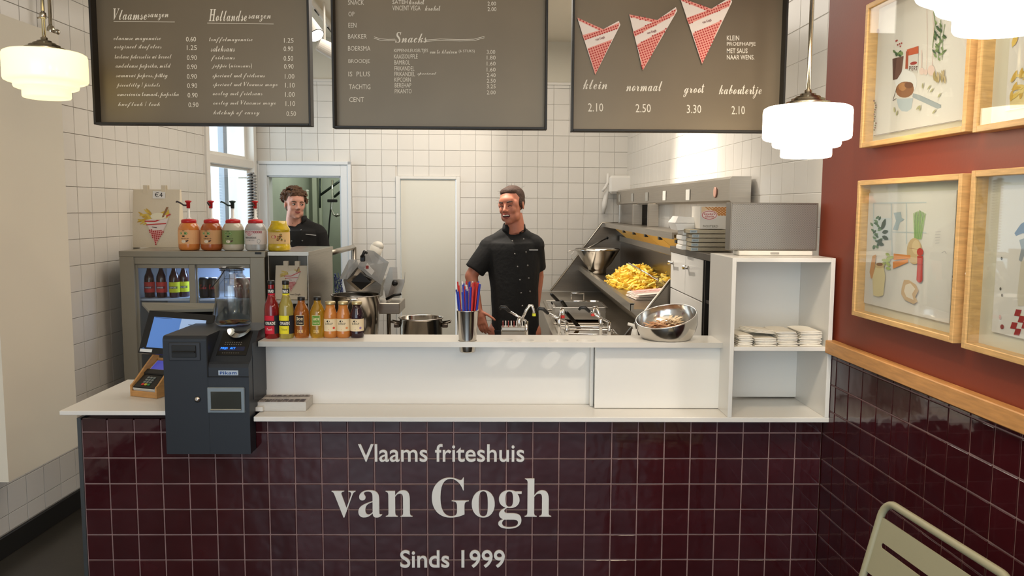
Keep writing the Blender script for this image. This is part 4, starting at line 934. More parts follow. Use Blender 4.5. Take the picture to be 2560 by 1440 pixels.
# canvas bags -----------------------------------------------------------------
CANV = mat('canvas', (226, 214, 190), .85, bump=.08, bscale=250)
def cone_print(A, ox, oz, s_, faded=0):
    mix = lambda c: tuple(int(v*(1-faded)+205*faded) for v in c); q = lambda pts: [(ox+x*s_, oz+z*s_) for x, z in pts]
    A.use(mix((232, 208, 110)))
    for k in range(20): x, z = random.uniform(-.30, -.02), random.uniform(.58, .80); leaf(A, ox+x*s_, oz+z*s_, .24*s_, .05*s_, random.uniform(2.2, 3.9), mix(((226, 196, 84), (206, 168, 66))[k % 2]))
    for k in range(12): x, z = random.uniform(.10, .34), random.uniform(.66, .80); leaf(A, ox+x*s_, oz+z*s_, .18*s_, .05*s_, random.uniform(.4, 1.6), mix((216, 184, 76)))
    A.use(mix((240, 234, 206))).oval(ox+.08*s_, oz+.74*s_, .22*s_, .10*s_); A.use(mix((150, 110, 76))).poly(q([(.18, .72), (.24, .72), (.36, 1.0), (.30, 1.0)]))
    cone = q([(-.22, .52), (.26, .50), (0, -.05)]); A.use(mix((236, 222, 214))).poly(q([(-.30, .62), (.40, .80), (.30, .50), (0, -.05), (-.22, .50)]))
    A.use(mix((200, 70, 66))); A.line(q([(-.30, .60), (.0, .60), (.42, .80)]), .04*s_); A.line(q([(-.26, .50), (.30, .54)]), .03*s_)
    tri = q([(-.20, .36), (.24, .34), (0, -.05)]); A.use(mix((230, 170, 162))).poly(tri); dots(A, tri, .052*s_, .036*s_, .15, mix((176, 44, 48)))
    A.use(mix((100, 80, 80))).line(q([(-.10, .44), (.04, .42)]), .02*s_)
def bag(t, W, H, D, handles=True):
    b = MB(); n = 6; vs = []
    b.prism([(0, 0), (D, 0), (D*.8, H*.5), (D*.62, H), (D*.38, H), (.0+D*.1, H*.5)], 0, -W/2, W/2); b.build('bag_body', CANV, t)
    b = MB()
    for s_ in (-1, 1):
        for yy in (D*.36, D*.66):
            x = s_*W*.18; b.box((x, yy-.002 if yy < D*.5 else yy, H+.0), (.026, .003, .05), 0)
    b.box((0, D*.36-.002, H+.022), (W*.36, .003, .008), 0) if 0 else None
    b.build('handle_strap', CANV, t, kind='stuff')
def bagmap(H, D): return lambda u, v, l: Vector((u, (D*.1*min(v/(H*.5), 1) if v < H*.5 else D*(.1+.28*(v-H*.5)/(H*.5)))-l-.0012, v))
P = atZ(392, 619, FZ); s0_, s1_ = atY(330, 600, P.y+.02), atY(455, 600, P.y+.02); Hb = atY(392, 474, P.y+.02).z-FZ
t = thing('canvas_bag', 'cream canvas bag with a fries cone print and a 4 euro card, on the fridge', 'bag', (s0_.x/2+s1_.x/2, P.y-.02, FZ+.001), 0, 'canvas bags with cone print')
Wb = s1_.x-s0_.x; bag(t, Wb, Hb, .09)
A = Art(bagmap(Hb, .09), .0002); cone_print(A, .01, .03, .215); A.use((236, 234, 228)); zc_ = Hb-.055; A.lift = .002; A.rect(-.01, zc_, .065, zc_+.045); A.use((30, 30, 34)).text('€4', .002, zc_+.008, .050, zc_+.038, 'sans'); A.build('print', t)
# small rack behind fridge: coiled hose
t = thing('coiled_hose', 'black and white coiled hose by the window behind the garlic sauce', 'hose', onL(632, 560, .10)); pts = []
hh = .62
for k in range(26*10): a = 2*PI*k/10; pts.append((.035*math.cos(a), .035*math.sin(a), hh*(k/260)-.20))
b = MB(); b.tube(pts, .007, 6); b.build('coil', mat('hose_chrome', (150, 148, 146), .3, .7), t); b = MB(); b.tube([(0, 0, -.25), (0, 0, hh-.2)], .010, 8); b.build('hose', BLACK, t); b = MB(); b.box((-.05, 0, .38), (.11, .02, .012)); b.box((-.05, 0, -.22), (.11, .02, .012)); b.build('wall_bracket', STEEL, t, kind='stuff')
# bottles and cans inside the fridge
def in_fridge(px, kind, rgb, lrgb, lab, dy=.12):
    P = atY(px, 735, FY+dy+.02); P.z = FB+zsh+.0005
    if kind == 'bottle':
        t = bottle('chilled_bottle', lab, 'bottle', P, [(r*1.02, z*.92) for r, z in LEM], mat('dark_drink', rgb, .15, coat=.5), (.014, .196, .210, BLACK), group='drinks inside the fridge', n=20)
        A = lab_band(t, .0292, .03, .09, lrgb); A.use((30, 34, 60)).rect(-.030, .052, .030, .066, 8); A.use((230, 230, 236)).text('ONADE', -.018, .055, .018, .063, 'bold'); A.build('label', t)
    else:
        t = bottle('drink_can', lab, 'can', P, [(.026, 0), (.031, .008), (.031, .105), (.026, .116)], mat('can_%02x%02x%02x' % rgb, rgb, .3, .3), (.0255, .114, .118, STEEL), group='drinks inside the fridge', n=20)
        A = Art(cyl_map(.0312), .0002); A.lift = .0008; A.use(lrgb).text('Cola', -.018, .05, .020, .078, 'script'); A.build('label', t)
in_fridge(375, 'bottle', (60, 20, 20), (206, 62, 56), 'red labelled bottle at the left end inside the fridge')
in_fridge(405, 'bottle', (60, 20, 20), (206, 62, 56), 'second red labelled bottle inside the fridge')
in_fridge(437, 'bottle', (40, 44, 20), (214, 216, 40), 'yellow labelled bottle inside the fridge, beside the red ones')
in_fridge(461, 'bottle', (40, 44, 20), (214, 216, 40), 'yellow labelled bottle nearest the sliding door edge inside the fridge', .16)
in_fridge(512, 'can', (24, 20, 22), (206, 60, 60), 'dark cola can at the left of the right fridge door')
in_fridge(535, 'can', (26, 18, 20), (222, 60, 60), 'dark cola can left of the glass jar, in the fridge')
in_fridge(600, 'can', (150, 26, 36), (230, 220, 220), 'red can seen through the glass jar in the fridge')
in_fridge(622, 'can', (160, 26, 36), (230, 220, 220), 'red can at the right edge inside the fridge')

# ================================================================== STEEL STAND, MIXER, CUTTER, POT
q0 = atY(668, 645, FY); q1 = atY(770, 631, FY); q2 = atZ(824, 614, q1.z); zt_ = q1.z
st = thing('steel_cabinet', 'open stainless steel cabinet right of the fridge', 'cabinet', (q0.x+.004, FY, 0))
Ws = q1.x-q0.x-.004; Ds = .66
for nm, a in (('side_panel', (0, .004, 0, Ds, 0, zt_)), ('side_panel', (Ws-.006, Ws, 0, Ds, 0, zt_)), ('top_panel', (-.001, Ws+.004, -.002, Ds+.002, zt_-.02, zt_+.003)), ('rear_panel', (.004, Ws-.006, Ds-.01, Ds, 0, zt_-.02))):
    b = MB(); box_between(b, *a, .001); b.build(nm, STEEL, st)
zsf = atY(720, 748, FY+.05).z
b = MB(); box_between(b, .005, Ws-.007, .0, Ds-.02, zsf-.02, zsf, .001); b.build('shelf', STEEL, st)
b = MB(); box_between(b, .005, Ws-.007, .0, .02, .1, zsf-.10, .001); b.build('front_panel', STEEL, st)
t = thing('canvas_bag', 'smaller pale canvas bag with a faded cone print, in the steel cabinet', 'bag', (q0.x+.004+Ws*.52, FY+.03, zsf+.001), 0, 'canvas bags with cone print')
Hc = atY(720, 642, FY+.05).z-zsf-.03; bag(t, Ws*.80, Hc*.9, .07); A = Art(bagmap(Hc*.9, .07), .0002); cone_print(A, .0, .055, .13, .25); A.use((60, 56, 50)).text('van Gogh', -.005, .022, .055, .034, 'serif'); A.build('print', t)
# tube frame of a trolley behind
e0 = atY(814, 635, FY+Ds+.06); e1 = atY(884, 605, FY+Ds+1.0)
tf = thing('steel_trolley', 'square-tube steel trolley frame behind the steel cabinet', 'trolley', (e0.x, e0.y, 0)); e0l = Vector((0, 0, e0.z)); e1l = Vector((e1.x-e0.x, e1.y-e0.y, e0.z)); yb_ = e1.y-e0.y
b = MB(); b.tube([e0l, e1l], .020, 4); b.tube([e0l-Vector((0, 0, .45)), e1l-Vector((0, 0, .45))], .014, 4); b.build('rail', STEEL, tf)
for q_ in (e0l, e1l): b = MB(); b.tube([q_, (q_.x, q_.y, .0)], .020, 4); b.build('upright', STEEL, tf)
b = MB()
for k in range(5): b.tube([(0-.32, .1, e0.z-.5-.07*k), (-.32+e1l.x, yb_, e0.z-.5-.07*k)], .006, 4)
b.build('runner', STEELD, tf, kind='stuff')
t = thing('wire_bundle', 'dark blue wire bundle beside the potato cutter', 'wire bundle', atY(846, 705, 2.62))
b = MB()
for k in range(9): b.tube([(.03*math.cos(a/3+k), .03*math.sin(a/3+k*.7), -.09+.03*a/2+.02*math.sin(a+k)) for a in range(10)], .003, 5)
b.build('wires', mat('blue_wire', (40, 52, 110), .4), t, kind='stuff'); t2 = t
# prep table
tx0, tx1 = q1.x+.015, -.34; TY0, TY1, TZ = 1.68, 2.42, .72
t = thing('prep_table', 'steel prep table carrying the mixing bowl and the pot', 'table', (tx0, TY0, 0))
b = MB(); box_between(b, 0, tx1-tx0, 0, TY1-TY0, TZ-.03, TZ, .003); b.build('tabletop', STEEL, t)
for x in (.03, tx1-tx0-.03):
    for y in (.03, TY1-TY0-.03): b = MB(); b.tube([(x, y, 0), (x, y, TZ-.03)], .018); b.build('leg', STEEL, t)
# mixing bowl: hollow lathe
def hollow(prof, th): return prof+[(max(r-th, .001), z+(th if i == 0 else 0)) for i, (r, z) in reversed(list(enumerate(prof)))]
bc0 = atY(889, 737, 1.95); rb_ = (atY(948, 737, 1.95).x-atY(829, 737, 1.95).x)/2
t = thing('mixing_bowl', 'large deep steel mixing bowl with a rim handle under the potato cutter', 'bowl', (bc0.x, 1.95, TZ+.001)); zr_ = bc0.z-TZ
b = MB(); b.shell([(.001, .002), (.07, 0), (.11, .03), (.135, .08), (rb_*.97, zr_*.55), (rb_, zr_), (rb_+.006, zr_+.002), (rb_+.004, zr_-.004), (rb_-.003, zr_-.004), (rb_*.95, zr_*.55), (.13, .08), (.06, .01), (.001, .008)], 48); b.build('bowl', STEELB, t)
b = MB(); hz_ = zr_-.015; b.tube([(-.03+x, -rb_-.001*0+dy, z) for x, dy, z in ((0, 0, hz_-.05), (0, -.02, hz_-.045), (0, -.022, hz_), (0, -.022, hz_), (.07, -.022, hz_), (.07, -.02, hz_-.045), (.07, 0, hz_-.05))], .005); b.tube([(-.03, -rb_-.022, hz_), (.04, -rb_-.022, hz_)], .009); b.build('handle', CHROME, t)
# potato cutter above / behind the bowl
CY = 2.13; ctl = lambda px, py, dy=0: atY(px, py, CY+dy)
CT = thing('potato_cutter', 'steel and clear plastic potato cutter tilted over the mixing bowl', 'potato cutter', (ctl(900, 737).x, CY, TZ+.001)); C_ = lambda px, py, dy=0: ctl(px, py, dy)-CT.location
def slab(b, pts, n, t_):  # thick polygon in space: offset along n
    k = len(pts); n = Vector(n); vs = [Vector(p) for p in pts]+[Vector(p)+n*t_ for p in pts]
    b.add(vs, [list(range(k)), [k+i for i in range(k)][::-1]]+[(i, (i+1) % k, (i+1) % k+k, i+k) for i in range(k)])
    return b
b = MB(); slab(b, [C_(858, 700, -.02), C_(882, 660, -.02), C_(904, 664, -.02), C_(955, 702, -.02), C_(948, 745, -.02), C_(868, 745, -.02)], (0, 1, 0), .16); b.build('cutter_housing', STEELD, CT)
b = MB()   # curved chute with dark diamond mouth
slab(b, [C_(866, 702, -.06), C_(884, 688, -.07), C_(897, 669, -.08), C_(912, 690, -.07), C_(938, 702, -.06), C_(905, 726, -.03), C_(893, 727, -.03)], (0, 1, 0), .03); b.build('chute', STEEL, CT)
b = MB(); slab(b, [C_(878, 704, -.085), C_(901, 682, -.085), C_(927, 706, -.085), C_(903, 725, -.06)], (0, 1, 0), .015); b.build('chute_mouth', mat('dark_cutter_mouth', (26, 25, 24), .5), CT)
CLR = mat('smoky_clear_plastic', (200, 200, 198), .08, trans=.55, ior=1.3)
b = MB(); slab(b, [C_(848, 698, -.10), C_(872, 649, -.10), C_(892, 649, -.10), C_(896, 664, -.12), C_(868, 698, -.12)], (0, 1, 0), .006); slab(b, [C_(893, 668, -.10), C_(918, 625, -.08), C_(934, 627, -.06), C_(972, 656, -.06), C_(953, 712, -.06)], (0, 1, 0), .006); b.build('hood', CLR, CT)
b = MB(); b.tube([C_(928, 655, .0), C_(943, 616, .0)], .040, 20); b.ell(C_(944, 616, .0), (.040, .040, .034)); b.build('pusher', mat('cream_plastic', (222, 216, 202), .4), CT)
b = MB(); b.tube([C_(906, 650, -.12), C_(906, 640, -.15), C_(911, 629, -.15), C_(916, 632, -.11)], .010, 8); b.box(C_(907, 646, -.14), (.03, .02, .04), .004); b.build('handle', BLACK, CT)
b = MB(); slab(b, [C_(911, 672, -.13), C_(918, 658, -.13), C_(936, 678, -.13), C_(929, 688, -.13)], (0, 1, 0), .002); b.build('sticker', mat('sticker_white', (226, 222, 214), .6), CT)
b = MB(); b.box(C_(918, 668, -.133), (.018, .001, .02)); b.build('sticker_mark', mat('sticker_red', (150, 50, 44), .6), CT)
b = MB(); slab(b, [C_(958, 715, 0), C_(974, 668, 0), C_(981, 668, 0), C_(982, 700, 0), C_(966, 752, 0)], (1, .2, 0), .03); b.build('side_plate', STEEL, CT)
b = MB(); slab(b, [C_(983, 698, .1), C_(1010, 698, .1), C_(1012, 680, .1), C_(1011, 706, .1), C_(998, 745, .1), C_(975, 745, .1)], (0, 1, 0), .02); b.build('guard', mat('pale_steel', (190, 186, 178), .4, .6), CT)
b = MB(); b.tube([C_(966, 748, -.06), C_(985, 738, -.08), C_(1003, 735, -.08)], .009, 10); b.ell(C_(987, 708, -.02), (.02, .02, .02)); b.build('lever', BLACK, CT)
b = MB(); zt2 = C_(960, 759); b.box((C_(965, 765).x, .05, zt2.z-.02), (.20, .30, .07), .004); b.build('tray', STEEL, CT)
b = MB()
for x in (-.11, .17):
    b.tube([(x, .10, 0), (x, .10, C_(900, 745).z)], .014)
b.build('stand', STEELD, CT, kind='stuff')
# large pot
pc0 = atY(1052, 795, 2.0); rp = (atY(1108, 795, 2.0).x-atY(997, 795, 2.0).x)/2
t = thing('cooking_pot', 'wide steel cooking pot with square side handles left of the smiling man', 'pot', (pc0.x, 2.02, TZ+.001)); zp = pc0.z-TZ+.0
b = MB(); b.shell([(.001, .001), (rp*.93, 0), (rp*.95, .01), (rp*.96, zp-.01), (rp, zp-.004), (rp+.004, zp), (rp, zp+.003), (rp*.95, zp-.004), (rp*.93, .02), (.001, .012)], 48); b.build('pot', STEELB, t)
for s_ in (-1, 1):
    b = MB(); b.tube([(s_*rp*.95, -.035, zp-.035), (s_*(rp+.045), -.035, zp-.025), (s_*(rp+.045), .035, zp-.025), (s_*rp*.95, .035, zp-.035)], .006); b.box((s_*(rp+.012), 0, zp-.05), (.035, .05, .025), .003); b.build('handle', STEELD, t)
# small items on the upper shelf edge ------------------------------------------
t = thing('straw_cup', 'steel cup of red, white and blue straws sunk in the upper shelf', 'cup', (HC[0], HC[1], Z2-.045))
b = MB(); b.shell([(.001, .002), (.030, 0), (.032, .004), (.0345, .05), (.043, .162), (.0445, .166), (.042, .165), (.031, .02), (.001, .006)], 40); b.build('cup', STEELB, t)
random.seed(21); sg = 'straws in the steel cup'; SC = [((196, 40, 44), 'red'), ((34, 58, 170), 'blue'), ((228, 226, 226), 'white')]
tmpl = {}
for k in range(68):
    ci = (0, 1, 1, 0, 2)[k % 5]; a = random.uniform(0, 2*PI); rr = .033*math.sqrt(random.random()); L = random.uniform(.232, .272); tl = random.uniform(.0, .012)
    base = Vector((HC[0]+rr*.6*math.cos(a), HC[1]+rr*.6*math.sin(a), Z2-.038)); top = Vector((rr*.75*math.cos(a)*1.35+random.uniform(-.004, .004), rr*.75*math.sin(a)+random.uniform(-.004, .004), L))
    if ci not in tmpl: mb = MB(); mb.tube([(0, 0, 0), (0, 0, .2)], .0032, 6); tmpl[ci] = mb.mesh('straw', mat('straw_'+SC[ci][1], SC[ci][0], .4))
    o = bpy.data.objects.new('drinking_straw', tmpl[ci]); COL.objects.link(o); o.location = base; o.rotation_mode = 'QUATERNION'; o.rotation_quaternion = Vector((0, 0, 1)).rotation_difference(top.normalized()); o.scale = (1, 1, L/.2)
    tag(o, '%s drinking straw standing in the steel cup' % SC[ci][1], 'straw', sg+', '+SC[ci][1]+' ones')
# ================================================================== COIN MACHINE AND TILL CORNER
MC = mat('anthracite_housing', (40, 44, 50), .42, .2, bump=.02, bscale=300)
my = -.075; ma = atY(417, 1135, my); mb_ = atY(627, 1135, my); Zt = atY(440, 840, my).z
mx = atY(518, 900, my).x; MW = mb_.x-ma.x; MH = Zt-ma.z; mtw = mx-ma.x
M = thing('coin_machine', 'dark grey coin payment machine hung over the counter front', 'payment machine', (ma.x, my, ma.z)); MD = .40
ZN = Z1L-ma.z+.001
def rounded(y0, y1, z0, z1, r, n=5): # side profile with rounded front-top corner (y,z)
    return [(.070, z0), (.070, ZN), (y1, ZN), (y1, z1), (y0+r, z1)]+[(y0+r-r*math.sin(PI/2*k/n), z1-r+r*math.cos(PI/2*k/n)) for k in range(1, n+1)]+[(y0, z0)]
b = MB(); b.prism(rounded(0, MD, atY(440, 1000, my).z*0, MH, .018), 0, 0, mtw); b.build('tower', MC, M)
zc1 = atY(570, 915, my).z-ma.z; zc0 = atY(570, 942, my).z-ma.z; yq = atZ(600, 826, Zt).y-my
b = MB(); b.prism([(0.0, 0), (.070, 0), (.070, ZN), (.36, ZN), (.36, MH), (yq, MH), (.022, zc1+.012), (.006, zc1+.006), (0, zc1-.006)], 0, mtw+.0005, MW); b.build('console', MC, M)
b = MB(); b.box((mtw/2+MW/2, -.0015, zc0), (MW-mtw, .003, .003)); b.box((mtw+.001, .002, MH/2+zc0/2), (.004, .01, MH-zc0)); b.build('seam', BLACKM, M, kind='stuff')
def mpt(px, py, l=0): P = atY(px, py, my); return Vector((P.x-ma.x, -l, P.z-ma.z))
def panel(name, p0, p1, l, d, m, ch=.002, parent=None):
    a, c = mpt(*p0), mpt(*p1); b = MB(); b.box(((a.x+c.x)/2, -l-d/2, (a.z+c.z)/2), (abs(c.x-a.x), d, abs(c.z-a.z)), ch); return b.build(name, m, parent or M)
panel('slot_bezel', (422, 856), (502, 901), 0, .004, mat('dark_bezel', (58, 60, 64), .35, .5))
o = panel('note_slot', (430, 863), (492, 893), .004, .003, BLACK)
panel('slot_lip', (433, 877), (490, 881), .007, .010, BLACKM, .001, o)
panel('tray_bezel', (518, 968), (614, 1032), 0, .006, mat('silver_bezel', (128, 138, 144), .35, .4), .004)
o = panel('coin_tray', (528, 978), (605, 1024), .006, .0015, mat('smoked_tray', (44, 46, 40), .12, coat=.6), .0005)
panel('tray_lip', (528, 1021), (605, 1025), .0075, .004, CHROME, .0005, o)
b = MB(); c = mpt(494, 998); b.T = Matrix.Translation(c) @ Matrix.Rotation(PI/2, 4, 'X'); b.lathe([(.010, 0), (.012, .003), (.009, .006), (.005, .010), (.004, .010)], 20); b.T = None; b.build('lock', CHROME, M)
o = panel('logo_plate', (546, 926), (596, 938), 0, .0015, mat('logo_silver', (176, 190, 204), .4), .0003)
A = Art(lambda u, v, l: mpt(u, v, l+.0018)); A.use((30, 70, 140)).text('Pikam', 550, 936, 592, 928, 'bold'); A.build('lettering', o)
# slanted console face
P0 = Vector((0, .022, zc1+.012)); P1 = Vector((0, yq, MH)); sv = (P1-P0); sl = sv.length; sv.normalize(); sn = Vector((0, -sv.z, sv.y))
SM = lambda u, v, l: Vector((u, P0.y+sv.y*v-sn.y*0, P0.z+sv.z*v))+sn*l*(1 if sn.z > 0 else -1)
u0, u1 = mtw+.018, MW-.022
b = MB(); vs = [SM(u, v, l) for l in (.0, .002) for u, v in ((u0, .03), (u1, .03), (u1, sl*.96), (u0, sl*.96))]; b.add(vs, [(0, 1, 2, 3), (7, 6, 5, 4), (0, 4, 5, 1), (1, 5, 6, 2), (2, 6, 7, 3), (3, 7, 4, 0)]); o = b.build('control_panel', BLACK, M)
A = Art(SM); A.lift = .0024; A.use((24, 30, 60)).rect(u0+.004, .052, u1-.012, .072)
A.lift = .003; m_ = mat('blue_display', (40, 120, 255), .3, emit=2.2); A.use((0, 0, 0), m=m_).text('PRIJS   ACT', u0+.010, .056, u0+.065, .069, 'bold'); A.use((110, 108, 100))
for (v, n) in ((.040, 8), (.082, 8), (.092, 8)):
    for k in range(n): A.oval(u0+.022+k*.0085, v, .0022, .0022, 8)
A.build('display', o)
b = MB(); c = SM((u0+u1)/2+.006, sl*.80, .012); vs = []; nn = 12
for i in range(9):
    for k in range(nn+1):
        a = PI*k/nn; t_ = i/8; vs.append(c+Vector((-.045*math.cos(a)*(1-.25*t_), -.05*math.sin(a)*(1-t_*.6)*.8+.02+.03*t_, .012*math.cos(a)**2-.016*(1-t_)*math.sin(a)+.006)))
for i in range(8):
    for k in range(nn): b.sm.append(True); b.f.append([i*(nn+1)+k, i*(nn+1)+k+1, (i+1)*(nn+1)+k+1, (i+1)*(nn+1)+k]); b.m.append(0)
b.v = [Vector(v) for v in vs]; b.build('coin_scoop', CHROME, M)
b = MB(); b.box((MW+.0008, .19, (ZN+MH)/2), (.0016, .28, (MH-ZN)*.75)); b.build('side_door', MC, M)
# tip jar
Pj = atZ(584, 812, Zt); TJ = thing('tip_jar', 'wide clear glass jar with coins and a wire rim on the coin machine', 'jar', (Pj.x, Pj.y, Zt+.001))
sj = (atY(627, 760, Pj.y).x-atY(541, 760, Pj.y).x)/2; hj = atY(584, 668, Pj.y).z-Zt; hs = atY(584, 705, Pj.y).z-Zt; hn = atY(584, 690, Pj.y).z-Zt; rn = sj*.62
outer = [(sj*.9, 0), (sj, .008), (sj, hs-.012), (sj*.93, hs+.004), (rn, hn+.006), (rn*.98, hj-.012), (rn*1.12, hj-.006), (rn*1.12, hj)]
b = MB(); b.shell([(.001, .0)]+outer+[(rn*.93, hj), (rn*.9, hn+.004), (sj*.9, hs), (sj*.965, hs-.014), (sj*.965, .012), (.001, .008)], 48); b.build('glass', JARG, TJ)
WB = mat('black_wire', (20, 20, 22), .4, .4)
b = MB(); b.tube([(rn*1.15*math.cos(2*PI*k/32), rn*1.15*math.sin(2*PI*k/32), hj-.004) for k in range(32)], .002, 6, True); b.tube([(rn*1.1*math.cos(2*PI*k/32), rn*1.1*math.sin(2*PI*k/32), hj-.012) for k in range(32)], .0015, 6, True); b.build('wire_rim', WB, TJ)
b = MB(); b.tube([(-.012, -rn*1.15, hj-.008), (-.03, -rn*1.4, hj-.04), (-.058, -rn*1.55, hj-.075), (-.061, -rn*1.5, hj-.09)], .0018, 6); b.build('wire_handle', WB, TJ)
b = MB()
for x in (-.022, .0, .020): b.tube([(x, -rn*.7, hj-.008), (x, -rn*.7, hj-.118 if x else hj-.118)], .0011, 5)
b.tube([(-.022, -rn*.7, hj-.118), (.020, -rn*.7, hj-.118)], .0011, 5); b.tube([(-.022, -rn*.7, hj-.045), (.020, -rn*.7, hj-.045)], .0009, 5); b.build('wire_holder', WB, TJ)
random.seed(5); cm = [mat('coin_copper', (176, 112, 70), .35, .8), mat('coin_gold', (214, 186, 110), .3, .8)]
ctm = [MB().lathe([(.0105, 0), (.011, .0004), (.011, .0015), (.0105, .0018)], 16).mesh('coin', m) for m in cm]
for k in range(34):
    a = 2*PI*random.random(); r = (sj*.93-.013)*math.sqrt(random.random()); o = bpy.data.objects.new('coin', ctm[k % 3 == 0]); COL.objects.link(o)
    o.location = (Pj.x+r*math.cos(a), Pj.y+r*math.sin(a), Zt+.0095+(k % 4)*.0019+.001); o.rotation_euler = (random.uniform(-.06, .06), random.uniform(-.06, .06), 0)
    tag(o, '%s coin lying in the bottom of the glass tip jar' % ('gold coloured' if k % 3 == 0 else 'copper coloured'), 'coin', 'coins in the tip jar, '+('gold' if k % 3 == 0 else 'copper'))
# till
TL2 = thing('till', 'black touch-screen till with a lit blue screen behind the coin machine', 'till', (atY(450, 880, .30).x, .34, Z1L+.001)); T_ = lambda px, py, y: atY(px, py, y)-TL2.location
def slab4(b, q, t_):    # 4 corner points, thickness along normal (away from camera)
    n = (q[1]-q[0]).cross(q[3]-q[0]).normalized()
    if n.y < 0: n = -n
    return slab(b, q, n, t_)
qs = [T_(345, 882, .20), T_(512, 893, .20), T_(536, 788, .27), T_(374, 776, .27)]
b = MB(); slab4(b, qs, .018); b.build('screen_housing', BLACK, TL2)
def qmap(u, v, l): 
    n = (qs[1]-qs[0]).cross(qs[3]-qs[0]).normalized(); n = -n if n.y > 0 else n
    return qs[0]*(1-u)*(1-v)+qs[1]*u*(1-v)+qs[2]*u*v+qs[3]*(1-u)*v+n*(l+.0005)
A = Art(qmap); A.use((0, 0, 0), m=mat('screen_blue', (84, 124, 190), .2, emit=.42)).rect(.10, .14, .52, .86); A.use((0, 0, 0), m=mat('screen_pale', (150, 176, 214), .2, emit=.42)).rect(.52, .14, .90, .86)
A.use((60, 84, 120)).oval(.72, .52, .09, .05); A.oval(.66, .48, .05, .04); A.rect(.64, .72, .82, .735); A.rect(.12, .835, .38, .845); A.build('screen', TL2)
o = Art(qmap); o.lift = .001; o.use((220, 222, 220)).rect(.02, .03, .20, .10); o.use((60, 90, 140)).poly([(.03, .10), (.06, .13), (.10, .10)]); o.build('sticker', TL2)
b = MB(); slab(b, [T_(354, 756, .36), T_(537, 758, .36), T_(533, 772, .30), T_(372, 776, .30)], (0, .2, -1), .012); b.build('rear_display', mat('till_grey', (120, 118, 108), .4), TL2)
b = MB(); slab(b, [T_(357, 758, .355), T_(535, 760, .355), T_(531, 790, .30), T_(378, 788, .30)], (0, 1, 0), .012); b.build('rear_display_back', BLACK, TL2)
b = MB(); b.box((0, -.02, .005), (.20, .16, .010), .003); b.box((0, .01, .07), (.07, .03, .13), .004); b.tube([(0, 0, .12), T_(448, 830, .27)+Vector((0, .01, 0))], .014); b.build('stand', BLACK, TL2)
# wooden holder with payment terminal and white reader
HZ = Z1L+.001; h0 = atZ(326, 990, HZ); h1 = atZ(392, 997, HZ); hw = (h1-h0).length; hd = (h1-h0).normalized(); hb = Vector((-hd.y, hd.x, 0)); hl = .155
Hh = atY(414, 884, (h1+hb*hl).y).z-HZ
HO = thing('card_holder', 'slanted wooden holder carrying the payment terminal, left of the coin machine', 'holder', h0, math.atan2(hd.y, hd.x))
BAM = mat('bamboo', (190, 140, 84), .5, var=.12, vscale=5, stretch=(4, 4, 20))
prof = [(0, 0), (hl, 0), (hl, Hh), (hl*.88, Hh), (hl*.60, Hh*.78), (hl*.08, .052), (0, .045)]
for x in (0, hw-.008): b = MB(); b.prism(prof, 0, x, x+.008); b.build('side_panel', BAM, HO)
b = MB(); b.box((hw/2, .004, .012), (hw-.016, .008, .024), .001); b.build('front_lip', BAM, HO)
b = MB(); b.prism([(.01, .008), (hl, .10), (hl, .108), (.01, .016)], 0, .008, hw-.008); b.build('slanted_base', BAM, HO)
b = MB(); b.box((hw/2, hl-.004, Hh*.42), (hw-.016, .008, Hh*.84), .001); b.build('rear_panel', BAM, HO)
rotm = Matrix.Rotation(math.atan2(.092, hl-.01), 4, 'X'); G0 = Matrix.Translation(h0) @ Matrix.Rotation(math.atan2(hd.y, hd.x), 4, 'Z') @ Matrix.Translation((hw/2, .012, .0165)) @ rotm
t = thing('payment_terminal', 'black payment terminal with grey, red, yellow and green keys in the wooden holder', 'terminal'); t.matrix_world = G0
b = MB(); b.box((0, .052, .014), (hw-.022, .10, .024), .004); b.box((0, .092, .026), (hw-.020, .03, .012), .004); b.build('body', BLACK, t)
b = MB(); b.box((0, .003, .012), (hw-.024, .008, .020), .002); b.build('paper_slot', mat('pale_grey_plastic', (196, 194, 186), .4), t)
kc = [(120, 124, 118), (206, 52, 44), (206, 186, 60), (60, 130, 80)]
for i in range(3):
    for j in range(4):
        c = kc[0] if j else kc[1+i]; b = MB(); b.box(((i-1)*.015, .020+j*.013, .0275), (.0115, .009, .004), .001); b.build('key', mat('key_%d%d' % (c[0], c[1]), c, .4), t)
t = thing('card_reader', 'white card reader with a violet-blue screen at the back of the wooden holder', 'reader'); t.matrix_world = G0 @ Matrix.Translation((.002, .112, .0005))
b = MB(); b.box((0, .022, .013), (hw-.024, .060, .022), .003); b.build('body', WHITE, t); b = MB(); b.box((0, .024, .0246), (hw-.036, .050, .0008)); b.build('screen', mat('violet_screen', (74, 78, 176), .25, emit=.45), t)
# booklet stack
bp = [atZ(629, 1028, Z1), atZ(763, 1030, Z1)]; bk = thing('photo_book', 'thick white paperback with small grey photographs on its cover, on the ledge', 'book', (bp[0].x, bp[0].y, Z1+.001), .01)
bw = bp[1].x-bp[0].x; bh = .034; bd = min(.165, YP-bp[0].y-.003)
b = MB(); b.add([(0, 0, 0), (bw, 0, 0), (bw, bd, 0), (0, bd, 0), (-.002, .002, bh), (bw, .0, bh), (bw, bd, bh), (0, bd, bh)], [(0, 1, 2, 3), (7, 6, 5, 4), (0, 4, 5, 1), (1, 5, 6, 2), (2, 6, 7, 3), (3, 7, 4, 0)]); b.build('pages', mat('page_edges', (206, 204, 198), .8, bump=.3, bscale=30, stretch=(1, 1, 40)), bk)
b = MB(); b.box((bw/2, bd/2, bh+.0008), (bw+.002, bd+.001, .0014)); b.build('cover', mat('book_cover', (196, 188, 180), .5), bk)
